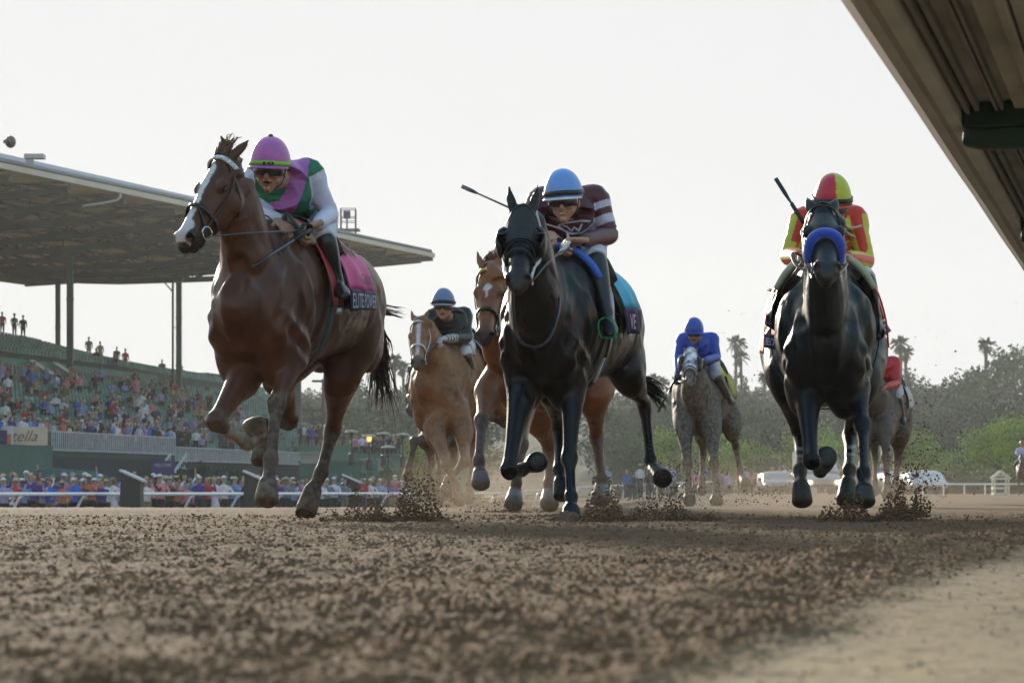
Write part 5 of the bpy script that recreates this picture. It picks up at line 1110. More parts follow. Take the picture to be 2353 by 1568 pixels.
# ================================================================== chestnut, front left
def horse1():
    h = Horse('racehorse', 'chestnut racehorse with a broad white blaze, leading the field at the left', (-1.25, 13.86, 0), R(12.5), 1.02)
    h.trunk([(P(572, 612, 13.42), .150, .27), (P(556, 520, 13.26), .118, .205), (P(534, 440, 13.13), .088, .150)], P(503, 352, 13.05), P(404, 545, 12.78), (-.60, -.78, .28))
    h.ears((-.95, 0, -.05), .55, .16)
    h.foreleg(P(562, 862, 13.45), P(494, 968, 13.10), P(568, 1018, 13.36), P(592, 1000, 13.42), P(582, 966, 13.40), 1.05)
    h.foreleg(P(672, 812, 13.5), P(636, 925, 13.22), P(622, 1058, 12.98), P(616, 1108, 12.86), P(612, 1152, 12.80), 1.0)
    h.hindleg(P(800, 760, 14.9), P(788, 860, 14.75), P(764, 985, 15.2), P(738, 1085, 15.0), P(720, 1122, 14.95), P(702, 1176, 14.85), 1.05)
    h.hindleg(P(700, 790, 14.8), P(640, 850, 14.45), P(668, 968, 15.05), P(606, 975, 14.65), P(600, 1015, 14.55), P(598, 1062, 14.5), .95)
    def blaze(col, x, y, z, m):
        wd = np.interp(x, [.05, .10, .16, .30, .42, .50, .56], [.0, .030, .034, .022, .028, .052, .056]); e = vnoise(x, y, 40, 3) * .012
        w = np.clip((wd - e + .004 - np.abs(y + .004)) / .004, 0, 1) * (z > -.075) * m * (x > .05) * (x < .60)
        snip = ((np.hypot((x - .15) / .007, (y - .012) / .006) < 1) & (z > -.05))
        col = blend(col, w, (.62, .58, .60)); col = blend(col, snip.astype(float), (.15, .04, .02)); return blend(col, w * np.clip((x - .52) / .05, 0, 1) * .7, (.42, .28, .28))
    def dust(co, col, al):
        u, v = proj(co); return col, al
    h.build(.0095, (.085, .028, .0125), (.085, .045, .030), (.022, .017, .018), (.15, .105, .07), .10, blaze, socks=(0,), shoes=(2,), rough=.36, legdust=.62, smooth=5)
    h.bridle(LEATHER, brow=None, fig8=True, nb_w=.022)
    bl = mat('browband_beads', (.62, .62, .64), rough=.3, ns=90, na=.5, bump=.8, bs=60, dist=.006); h.band(h.hring(.035, .085, g=.014, a0=-92, a1=92, n=30), .026, .005, bl, 'browband', close=False)
    HM = hairmat('mane_chestnut', (.14, .055, .025))
    h.hair('forelock', lambda r: h.H(r.uniform(-.03, .03), r.uniform(-.04, .04), -.02), lambda r: h.hx * -.9 + h.hz * .15 + h.hy * r.uniform(-.2, .6) + Vector((0, .3, .2)), .17, HM, 3, .0045, 60, .25, .035)
    nk = h.neckline
    def mroot(r): q = r.uniform(.3, 1); i = 2 + q * (len(nk) - 3); a = int(i); p = nk[min(a, len(nk) - 1)].lerp(nk[min(a + 1, len(nk) - 1)], i - a); return p + (Vector((.0, .1, .1)) * (1.9 - q))
    h.hair('mane', mroot, lambda r: Vector((.3, .9, r.uniform(-.2, .3))), .12, HM, 5, .0045, 80, .9, .04)
    TM = hairmat('tail_chestnut', (.045, .022, .014)); tb = h.W(-1.42, 0, 1.30)
    h.hair('tail', lambda r: P(868 + r.uniform(-8, 6), 690 + r.uniform(0, 60), 15.4), lambda r: Vector((r.uniform(-.10, .22), .1, -1)), .50, TM, 8, .0048, 190, .05, .06)
    h.hair('tail_wisp', lambda r: P(868 + r.uniform(-8, 6), 700 + r.uniform(0, 20), 15.4), lambda r: Vector((1, .2, r.uniform(-.15, .05))), .17, TM, 9, .003, 22, .1, .02)
    navy = mat('cloth_navy', (.022, .018, .085), rough=.6, ns=30, na=.12, bump=.2, bs=80); pink = mat('cloth_pink', (.75, .065, .26), rough=.5, ns=12, na=.08, bump=.25, bs=40)
    red = mat('cloth_red', (.40, .035, .030), rough=.5, ns=12, na=.15, bump=.3, bs=30); tan_ = mat('foam_tan', (.33, .25, .14), rough=.8, ns=30, na=.12, bump=.3, bs=120)
    h.cloth(-.16, -.62, -72, 84, pink, 'saddle_cloth', .020, wav=.008); h.cloth(-.17, -.66, 83, 100, navy, 'name_band', .023, nt_=8, wav=0); h.cloth(-.17, -.66, -98, -73, navy, 'name_band', .023, nt_=8)
    h.cloth(.10, -.02, -88, 96, red, 'girth_cloth', .024, nx=6, wav=.010)
    e = S(); e.tube([h.bar_pt(.17, t, .03) for t in (-42, -25, 0, 15, 28, 40, 48)], [.020, .026, .03, .03, .03, .03, .026], 10, 3, flat=.7); obj('saddle_pad', e, tan_, h.root, True)
    h.saddle(BLKLEATHER, -.16)
    wt = mat('cloth_lettering', (.62, .62, .70), rough=.6); bk = mat('number_black', (.010, .010, .014), rough=.6)
    text_on('ELITE POWER', lambda x, y: h.bar_pt(-.185 - .455 * x, 98.0 - 11.5 * y, .030), wt, h.root)
    text_on('10', lambda x, y: h.bar_pt(-.24 - .26 * x, 54 - 34 * y, .032), bk, h.root, name='number', bold=.03)
    text_on('C RACING', lambda x, y: h.bar_pt(-.36 - .22 * x, 78 - 8 * y, .034), bk, h.root, shear=.4)
    h.girth(.04, mat('girth_grey', (.045, .06, .065), rough=.7, ns=30), .085)
    dl = [h.bar_pt(.03, t, .03) for t in (97, 101)]; h.line([dl[0], dl[1]], .02, mat('girth_buckle', (.4, .42, .42), rough=.35, metal=.6), 'girth_buckle', .4)
    J = Rider('jockey in pink cap and green silks with a pink sash on the leading chestnut horse', dict(hd=P(620, 392, 13.50), fd=(-.10, -1, -.22), up=(.03, -.25, 1), chest=P(650, 432, 13.84), waist=P(690, 478, 14.25), pel=P(712, 484, 14.48),
        sL=P(596, 402, 14.0), sR=P(712, 398, 13.92), eL=P(545, 468, 14.0), eR=P(757, 492, 13.98), wL=P(640, 506, 13.62), wR=P(729, 515, 13.66),
        hL=P(690, 500, 14.35), hR=P(735, 498, 14.35), kL=P(640, 530, 13.85), kR=P(744, 548, 13.78), aL=P(640, 640, 14.15), aR=P(772, 642, 13.84), tL=P(625, 665, 13.95), tR=P(788, 668, 13.68), hfR=(-.75, -.5, -.35), hpR=(-.2, -.35, -.9), hfL=(.4, -.6, -.4)))
    J.body(.0052, (.42, .235, .165))
    band = [(668, 345), (712, 352), (708, 395), (697, 440), (680, 480), (664, 512), (648, 505), (604, 478), (600, 468), (640, 462), (655, 440), (664, 400)]
    def fn(s, co, col):
        u, v = proj(co); f = s.arm < 0; m = inpoly(u, v, band) & f; col[m] = (.42, .13, .42); return col
    J.jacket((.008, .16, .065), fn, .0058, sleeve=(.58, .58, .74)); J.breeches(); 
    J.boots(top=BLKLEATHER)
    J.helmet((.46, .13, .42), band=mat('band_lime', (.22, .50, .04), rough=.5), bandw=.024, button=mat('button_plum', (.08, .02, .06)), tall=1.12); J.goggles()
    b = bvh_of(J.bando); text_on('10', lambda x, y: surf(b, 604 + 26 * x, 379 - 7.5 * y, .003, 13.37), bk, J.root, name='number', bold=.04)
    h.line([h.bitl, P(560, 536, 12.98), P(620, 533, 13.2), P(690, 528, 13.5)], .014, mat('rein_clear', (.10, .10, .12), rough=.2, spec=.9), 'rein', .25, (0, 0, 1))
    h.line([h.bitr, P(500, 500, 13.5), P(600, 490, 13.6), J.grip['L']], .009, BLKLEATHER, 'rein', .4)
    h.line([P(690, 528, 13.5), P(700, 515, 13.52), P(712, 520, 13.56), J.grip['R']], .018, BLKLEATHER, 'rein', .4)
    h.line([P(690, 528, 13.52), P(672, 505, 13.56), P(655, 490, 13.6), J.grip['L']], .016, LEATHER, 'rein', .4)
    wc = mat('whip_blue', (.14, .19, .30), rough=.35)
    t = whip('blue grey whip held low by the jockey in the pink cap', P(712, 528, 13.52), P(618, 588, 13.25), wc); 
    # stirrup
    st = mat('stirrup_pale', (.6, .6, .62), rough=.4); h.line([h.bar_pt(-.02, 24, .05), P(778, 600, 14.02), P(790, 655, 14.0)], .008, st, 'stirrup_leather', .3)
    h.line([P(783, 655, 13.98), P(768, 668, 13.95), P(772, 682, 13.9), P(795, 683, 13.9), P(797, 668, 13.95), P(785, 655, 13.98)], .007, mat('stirrup_steel', (.5, .5, .52), rough=.2, metal=1), 'stirrup_iron')
    return h
# ================================================================== black with blinkers, middle
def horse2():
    h = Horse('racehorse', 'black racehorse in a dark blinker hood in the middle of the front rank', (.27, 14.25, -.09), R(13.5), 1.0)
    h.trunk([(P(1232, 700, 13.60), .150, .28), (P(1224, 610, 13.42), .122, .20), (P(1212, 540, 13.30), .095, .145)], P(1200, 472, 13.2), P(1187, 636, 12.82), (-.05, -.55, .8), bulk=1.0)
    h.ears((-.85, 0, .45), .22, .17)
    h.foreleg(P(1198, 905, 13.75), P(1168, 1082, 13.32), P(1200, 1078, 13.6), P(1222, 1066, 13.64), P(1236, 1060, 13.55), .96)
    h.foreleg(P(1316, 880, 13.85), P(1308, 1052, 13.55), P(1312, 1140, 13.42), P(1312, 1168, 13.36), P(1312, 1200, 13.3), .95)
    h.hindleg(P(1300, 800, 15.1), P(1270, 880, 14.8), P(1284, 985, 15.25), P(1284, 1078, 15.0), P(1288, 1105, 14.95), P(1293, 1142, 14.9), .95)
    h.hindleg(P(1420, 790, 15.35), P(1442, 860, 15.1), P(1480, 925, 15.5), P(1494, 1055, 15.35), P(1504, 1078, 15.3), P(1524, 1100, 15.15), 1.0)
    h.build(.0095, (.0065, .0055, .0055), (.005, .0045, .005), (.034, .028, .026), (.016, .016, .017), .04, None, rough=.41, legdust=.14, smooth=5)
    hood = mat('hood_black', (.020, .024, .026), rough=.8, ns=60, na=.15, bump=.3, bs=160, dist=.002)
    # hood: a close cover over forehead and cheeks, with cups beside the eyes
    e = S(); nst = 12; vs = []; N = 30
    for i in range(nst + 1):
        x = -.02 + .30 * i / nst; zc, a, b = hs_at(x); a += .010; b += .010
        for j in range(N + 1): t = R(-128 + 256 * j / N); q = .88; vs.append(h.H(x + .06 * (abs(t) / 2.2) ** 3, math.copysign(abs(math.sin(t)) ** q, math.sin(t)) * a, zc + math.copysign(abs(math.cos(t)) ** q, math.cos(t)) * b))
    e.add(vs, [(i * (N + 1) + j, i * (N + 1) + j + 1, (i + 1) * (N + 1) + j + 1, (i + 1) * (N + 1) + j) for i in range(nst) for j in range(N)]); obj('blinker_hood', e, hood, h.root, True)
    for sg in (-1, 1):
        e = S(); n = 14; vs = []
        for i in range(n + 1):
            a = R(-100 + 200 * i / n)
            for rr, yy in ((.075, .088), (.070, .135), (.064, .135), (.069, .085)): vs.append(h.H(.215 - rr * math.cos(a) * .35 + .02, sg * yy, -.075 + rr * math.sin(a)))
        e.add(vs, [(i * 4 + j, i * 4 + (j + 1) % 4, i * 4 + 4 + (j + 1) % 4, i * 4 + 4 + j) for i in range(n) for j in range(4)] + [(0, 1, 2, 3), (n * 4 + 3, n * 4 + 2, n * 4 + 1, n * 4)])
        e.loft([(h.H(.15, sg * .098, -.09), .028, .055), (h.H(.19, sg * .122, -.085), .020, .062), (h.H(.25, sg * .130, -.085), .012, .062), (h.H(.30, sg * .112, -.09), .012, .045)], 14, 3, h.hz); obj('blinker_cup', e, mat('cup_black', (.010, .010, .011), rough=.35), h.root, True)
        h.line([h.side(x, z, sg, .016) for x, z in ((-.01, -.05), (.06, -.11), (.16, -.16), (.28, -.16), (.38, -.12), (.47, -.12))], .011, WHITETAPE, 'cheekpiece', .6, h.hy)
    h.bridle(BLKLEATHER, nb_w=.016)
    h.band(h.hring(.30, .46, g=.014), .012, .004, BLKLEATHER, 'noseband')
    h.line([P(1175, 620, 13.1), P(1185, 760, 13.1), P(1220, 797, 13.02), P(1262, 778, 13.1), P(1285, 700, 13.35), P(1278, 625, 13.7)], .008, BLKLEATHER, 'breastplate_strap')
    HM = hairmat('hair_black', (.008, .007, .007)); 
    h.hair('tail', lambda r: P(1478 + r.uniform(-6, 6), 860 + r.uniform(0, 30), 15.95), lambda r: Vector((.75, .2, -.55 + r.uniform(-.3, .35))), .18, HM, 8, .004, 50, .2, .04)
    teal = mat('cloth_cyan', (.05, .50, .74), rough=.5, ns=12, na=.1, bump=.3, bs=30); blue = mat('foam_blue', (.06, .16, .62), rough=.8, ns=30, na=.1, bump=.3, bs=120); purple = mat('cloth_purple', (.03, .015, .10), rough=.6, ns=30, na=.1)
    h.cloth(-.14, -.58, -76, 78, teal, 'saddle_cloth', .026, wav=.014); h.cloth(-.16, -.60, 77, 99, purple, 'name_band', .028, nt_=8, wav=.01)
    h.cloth(.09, .02, -95, 104, teal, 'girth_cloth', .030, nx=5, wav=.01)
    e = S(); e.tube([h.bar_pt(.15, t, .032) for t in (-30, -12, 0, 14, 28, 42, 54)], [.02, .026, .03, .032, .032, .032, .028], 10, 3, flat=.7); obj('saddle_pad', e, blue, h.root, True)
    h.saddle(BLKLEATHER, -.12); wt = mat('cloth_lettering', (.62, .62, .70), rough=.6)
    text_on('VE', lambda x, y: h.bar_pt(-.20 - .11 * x, 95 - 12 * y, .042), wt, h.root, bold=.012)
    h.girth(.03, BLKLEATHER, .09); h.line([P(1388, 822, 14.05), P(1365, 878, 13.98)], .013, mat('strap_pale', (.5, .5, .5), rough=.4), 'girth_strap', .25)
    J = Rider('smiling jockey in blue cap and maroon silks on the black hooded horse', dict(hd=P(1295, 463, 14.02), fd=(-.16, -1, -.22), up=(-.10, -.25, 1), chest=P(1302, 492, 14.38), waist=P(1330, 535, 14.75), pel=P(1338, 548, 14.98),
        sL=P(1240, 462, 14.40), sR=P(1368, 456, 14.42), eL=P(1205, 520, 14.2), eR=P(1400, 540, 14.40), wL=P(1245, 540, 13.95), wR=P(1338, 553, 14.05),
        hL=P(1315, 562, 14.8), hR=P(1352, 560, 14.8), kL=P(1262, 562, 14.35), kR=P(1366, 592, 14.15), aL=P(1250, 690, 14.6), aR=P(1392, 718, 14.02), tL=P(1235, 715, 14.4), tR=P(1403, 757, 13.88), hfR=(-.85, -.45, -.05), hpR=(-.15, -.3, -.95), hfL=(.3, -.8, 0)))
    J.body(.0052, (.50, .28, .20), smile=True)
    def fn(s, co, col):
        a = s.arm; u, v = proj(co); m = ((a > .16) & (a < .33)) | ((a > .50) & (a < .72)); col[m & (u > 1300)] = (.56, .58, .74); return col
    J.jacket((.085, .012, .024), fn, .0058); J.breeches(); J.boots(top=BLKLEATHER)
    J.helmet((.16, .35, .80), strap=mat('strap_black', (.01, .01, .012), rough=.4), peak=mat('peak_white', (.65, .66, .72), rough=.35), tall=1.12); J.goggles()
    b = bvh_of(J.jk); lg = mat('emblem_white', (.55, .57, .68), rough=.5)
    stroke(b, [(1282, 518), (1300, 512), (1335, 507), (1356, 508), (1360, 514), (1352, 525), (1335, 535), (1312, 537), (1295, 530)], 4.5, lg, 'emblem', J.root, 14.2, closed=True)
    stroke(b, [(1292, 519), (1302, 520), (1313, 531), (1319, 521), (1329, 530), (1337, 514)], 4.2, lg, 'emblem_letter', J.root, 14.2)
    h.line([h.bitl, P(1260, 600, 13.3), P(1300, 572, 13.75), J.grip['R']], .010, LEATHER, 'rein', .5)
    h.line([P(1285, 583, 13.6), P(1306, 557, 13.88)], .014, mat('rein_rubber_white', (.55, .58, .58), rough=.5), 'rein_grip', .6)
    h.line([h.bitr, P(1160, 600, 13.6), P(1200, 560, 13.8), J.grip['L']], .010, LEATHER, 'rein', .5)
    h.line([P(1245, 512, 13.9), P(1300, 533, 14.1), J.grip['R']], .009, mat('rein_rubber_white', (.55, .58, .58)), 'rein', .5)
    whip('black whip sticking out to the left behind the ears of the hooded horse', P(1232, 505, 14.1), P(1092, 442, 14.6), BLKLEATHER)
    gr = mat('stirrup_green', (.012, .28, .06), rough=.3); h.line([P(1377, 735, 13.95), P(1374, 752, 13.9), P(1382, 775, 13.85), P(1412, 772, 13.8), P(1410, 745, 13.85), P(1392, 730, 13.95), P(1377, 735, 13.95)], .005, gr, 'stirrup_iron')
    h.line([h.bar_pt(0, 22, .06), P(1400, 660, 14.15), P(1409, 738, 13.95)], .008, mat('stirrup_pale', (.6, .6, .62)), 'stirrup_leather', .3)
# ================================================================== black with blue noseband, right
def horse3():
    h = Horse('racehorse', 'black racehorse with a fluffy blue noseband running straight ahead at the right', (1.765, 14.45, -.15), R(6.5), 1.03)
    h.trunk([(P(1897, 700, 13.85), .122, .27), (P(1896, 610, 13.68), .112, .20), (P(1893, 540, 13.58), .095, .145)], P(1890, 466, 13.5), P(1902, 606, 13.02), (0, -.5, .85), bulk=.88)
    h.ears((-.95, 0, .12), .28, .115)
    h.foreleg(P(1852, 890, 14.0), P(1864, 1058, 13.6), P(1884, 1082, 13.85), P(1892, 1068, 13.86), P(1899, 1046, 13.75), .98)
    h.foreleg(P(1968, 880, 14.05), P(1980, 972, 13.8), P(1984, 1088, 13.5), P(1985, 1120, 13.42), P(1985, 1156, 13.38), .98)
    h.hindleg(P(1800, 800, 15.3), P(1806, 880, 15.0), P(1836, 1000, 15.35), P(1838, 1080, 14.95), P(1840, 1112, 14.85), P(1843, 1156, 14.8), 1.0)
    h.hindleg(P(1985, 800, 15.3), P(1975, 890, 15.0), P(1952, 1000, 15.35), P(1951, 1080, 15.0), P(1948, 1108, 14.95), P(1944, 1152, 14.85), 1.0)
    for sg in (-1, 1): h.s.ell(h.W(-1.02, sg * .215, 1.15), (.135, .25, .33), frame(h.up, h.f))
    def bands(co, col, al):
        for a, b in (((1837, 1030), (1837, 1033)), ((1952, 1026), (1952, 1029))):
            u, v = proj(co); m = (np.abs(u - a[0]) < 24) & (np.abs(v - a[1]) < 4) & (co[:, 1] > 14.6); m2 = (np.abs(u - a[0]) < 24) & (np.abs(v - a[1] - 17) < 4) & (co[:, 1] > 14.6); col[m | m2] = (.25, .27, .28)
            m3 = (np.abs(u - a[0]) < 30) & (v > a[1] + 20) & (v < 1112) & (co[:, 1] > 14.6); col[m3] = (.055, .045, .035)
        return col, al
    h.build(.0095, (.006, .0065, .008), (.005, .005, .0055), (.032, .032, .033), (.05, .048, .04), .03, None, rough=.41, extra=bands, legdust=.08, smooth=5)
    h.bridle(BLKLEATHER, noseband=False); h.band(h.hring(.03, .09, g=.010, a0=-80, a1=80, n=24), .016, .004, BLKLEATHER, 'browband', close=False)
    fl = mat('noseband_blue', (.012, .075, .55), rough=.95, ns=60, na=.15, bump=1.0, bs=260, dist=.006, sheen=.6)
    e = S(); pts = h.hring(.315, .40, g=.014, a0=-100, a1=100, n=30); e.tube(pts, [.030 * min(1, .62 + .38 * math.sin(math.pi * i / (len(pts) - 1)) * 1.3) for i in range(len(pts))], 14, 1); o = obj('noseband', e, fl, h.root, True)
    HM = hairmat('hair_black', (.008, .007, .007)); h.hair('forelock', lambda r: h.H(-.02, r.uniform(-.03, .03), -.03), lambda r: h.hx * -1 + h.hy * r.uniform(-.5, .5), .05, HM, 3, .004, 30, .1, .02)
    org = mat('cloth_orange', (.72, .055, .012), rough=.5, ns=12, na=.1, bump=.3, bs=30); cream = mat('foam_cream', (.42, .43, .30), rough=.8, ns=30, na=.1, bump=.3, bs=120); purple = mat('cloth_purple', (.03, .015, .10))
    h.cloth(-.14, -.56, -80, 80, org, 'saddle_cloth', .014, wav=.006); 
    def panel(q, name, m_=purple):
        a_, b_, c_, d_ = [P(*z) for z in q]; e = S(); n_ = 8; vs = []
        for i in range(n_ + 1):
            for j in range(n_ + 1):
                x, y = i / n_, j / n_; vs.append((a_.lerp(b_, x)).lerp(d_.lerp(c_, x), y) + Vector((0, .012 * math.sin(x * 6 + y * 3), 0)))
        T = len(vs); vs += [p + Vector((0, .008, 0)) for p in vs]; W_ = n_ + 1; fs = []
        for i in range(n_):
            for j in range(n_): k_ = i * W_ + j; fs += [(k_, k_ + 1, k_ + W_ + 1, k_ + W_), (T + k_, T + k_ + W_, T + k_ + W_ + 1, T + k_ + 1)]
            for k_ in (i * W_, ): fs.append((k_, k_ + W_, T + k_ + W_, T + k_)); k2 = i * W_ + n_; fs.append((k2, T + k2, T + k2 + W_, k2 + W_)); fs.append((i, T + i, T + i + 1, i + 1)); k3 = n_ * W_ + i; fs.append((k3, k3 + 1, T + k3 + 1, T + k3))
        e.add(vs, fs); obj(name, e, m_, h.root, True)
        return lambda x, y: a_.lerp(b_, x).lerp(d_.lerp(c_, x), 1 - y) + Vector((0, .012 * math.sin(x * 6 + (1 - y) * 3) - .006, 0))
    fl_ = panel([(1748, 764, 14.92), (1794, 772, 14.78), (1793, 805, 14.76), (1749, 797, 14.90)], 'name_band'); fr_ = panel([(2010, 750, 14.62), (2033, 736, 14.78), (2048, 759, 14.80), (2021, 780, 14.62)], 'name_band')
    panel([(1774, 742, 14.95), (1796, 732, 14.7), (1798, 776, 14.7), (1772, 768, 15.0)], 'saddle_cloth', org); panel([(2006, 700, 14.75), (2026, 715, 15.05), (2032, 737, 15.1), (2008, 750, 14.75)], 'saddle_cloth', org)
    h.cloth(.16, .02, -104, -40, org, 'girth_cloth', .030, nx=5, flare=.02); h.cloth(.16, .02, 40, 100, org, 'girth_cloth', .030, nx=5, flare=.02)
    e = S(); e.tube([h.bar_pt(.20, t, .035) for t in (-56, -42, -24, 0, 24, 42, 56)], [.026, .032, .034, .034, .034, .032, .026], 10, 3, flat=.7); obj('saddle_pad', e, cream, h.root, True)
    h.saddle(BLKLEATHER, -.10, flaps=False); h.girth(.06, BLKLEATHER, .09); wt = mat('cloth_lettering', (.62, .62, .70))
    J = Rider('jockey in red and yellow quartered cap and striped silks on the horse with blue noseband', dict(hd=P(1912, 476, 14.35), fd=(.05, -1, -.35), up=(0, -.3, 1), chest=P(1903, 540, 14.7), waist=P(1904, 590, 15.05), pel=P(1904, 600, 15.25),
        sL=P(1842, 508, 14.72), sR=P(1962, 502, 14.72), eL=P(1812, 588, 14.62), eR=P(1988, 600, 14.62), wL=P(1838, 588, 14.28), wR=P(1946, 590, 14.25),
        hL=P(1880, 612, 15.1), hR=P(1930, 612, 15.1), kL=P(1822, 638, 14.45), kR=P(1985, 642, 14.45), aL=P(1788, 704, 14.5), aR=P(2008, 726, 14.5), tL=P(1776, 736, 14.3), tR=P(2014, 762, 14.3), hfL=(.6, -.7, 0), hfR=(-.6, -.7, 0)))
    J.body(.0060, (.42, .24, .17))
    def fn(s, co, col):
        u, v = proj(co); a = s.arm; yel = (.55, .52, .035)
        for sh, el, wr, lo, hi, x1 in (((1842, 508), (1812, 588), (1838, 588), -1, 1, 0), ((1962, 502), (1988, 600), (1946, 590), 1, -1, 0)):
            d = co - np.array(s.d['chest']); 
        sL, sR, eL, eR, wL, wR = [np.array(s.d[q]) for q in ('sL', 'sR', 'eL', 'eR', 'wL', 'wR')]
        for (p, q) in ((sL, eL), (eL, wL), (sR, eR), (eR, wR)):
            ax = (q - p) / np.linalg.norm(q - p); fr = np.array([0, -1.0, 0]); fr = fr - ax * (fr @ ax); fr /= np.linalg.norm(fr); sd = np.cross(ax, fr); dd, t = segdist(co, p, q); rel = co - p; x = rel @ sd; y = rel @ fr; ang = np.degrees(np.arctan2(x, y)); m = (dd < .085) & (a >= 0) & ((np.abs(ang - 50) < 22) | (np.abs(ang + 50) < 22)) & (t > .02) & (t < .99); col[m] = yel
        m = (a < 0) & (np.abs(np.abs(u - 1904) - 42) < 9) & (v > 500); col[m] = yel
        return col
    J.jacket((.62, .032, .014), fn, .0058); J.breeches(); J.boots((.012, .016, .028), top=BLKLEATHER)
    def hf(x, y, z, col):
        q = ((x > 0) ^ (y < -.012)); return np.where(q[:, None], np.array([[.48, .52, .03]]), np.array([[.55, .02, .05]]))
    J.helmet((.5, .03, .04), hf, strap=mat('strap_black', (.01, .01, .012)), peak=mat('peak_red', (.5, .05, .04), rough=.4), tall=1.2); J.goggles()
    b = bvh_of(J.jk); stroke(b, [(1938, 560), (1950, 553), (1958, 560), (1952, 572), (1940, 572)], 4, mat('emblem_gold', (.5, .36, .05), rough=.5), 'emblem', J.root, 14.6, closed=True)
    text_on('EED B', lambda x, y: fl_(.08 + .88 * x, .22 + .5 * y), wt, h.root, bold=.01); text_on('OAT', lambda x, y: fr_(.10 + .8 * x, .2 + .55 * y), wt, h.root, bold=.01)
    h.line([h.bitr, P(1862, 628, 13.6), P(1830, 610, 13.8), P(1822, 580, 14.0), J.grip['L']], .012, mat('rein_brown', (.10, .035, .018), rough=.5), 'rein', .4)
    h.line([h.bitl, P(1945, 605, 13.7), J.grip['R']], .010, BLKLEATHER, 'rein', .4)
    h.line([P(1842, 600, 14.1), P(1815, 640, 14.1), P(1800, 665, 14.2), P(1805, 675, 14.3), P(1830, 655, 14.35)], .014, mat('rein_brown', (.10, .035, .018)), 'rein_end', .3)
    h.line([P(1930, 500, 13.75), P(1945, 522, 13.9), P(1965, 522, 14.2), P(1978, 518, 14.5)], .007, BLKLEATHER, 'loose_strap'); h.line([P(1930, 520, 13.7), P(1945, 535, 13.9), P(1962, 545, 14.3)], .008, BLKLEATHER, 'loose_strap')
    whip('black and blue whip held upright at the left of the blue noseband horse', P(1846, 512, 14.4), P(1812, 458, 14.45), mat('whip_deep_blue', (.02, .10, .35), rough=.4))
    for (a, b_) in ((P(1796, 672, 14.7), P(1764, 665, 14.8)),): h.line([a, b_], .008, BLKLEATHER, 'strap_end')
    sb = mat('stirrup_blue', (.05, .12, .45), rough=.3)
    for pts in ([(1772, 728), (1768, 745), (1785, 758), (1800, 742), (1790, 722)], [(1998, 745), (1996, 770), (2014, 782), (2026, 768), (2016, 742)]): h.line([P(u, v, 14.66) for u, v in pts + [pts[0]]], .008, sb, 'stirrup_iron')
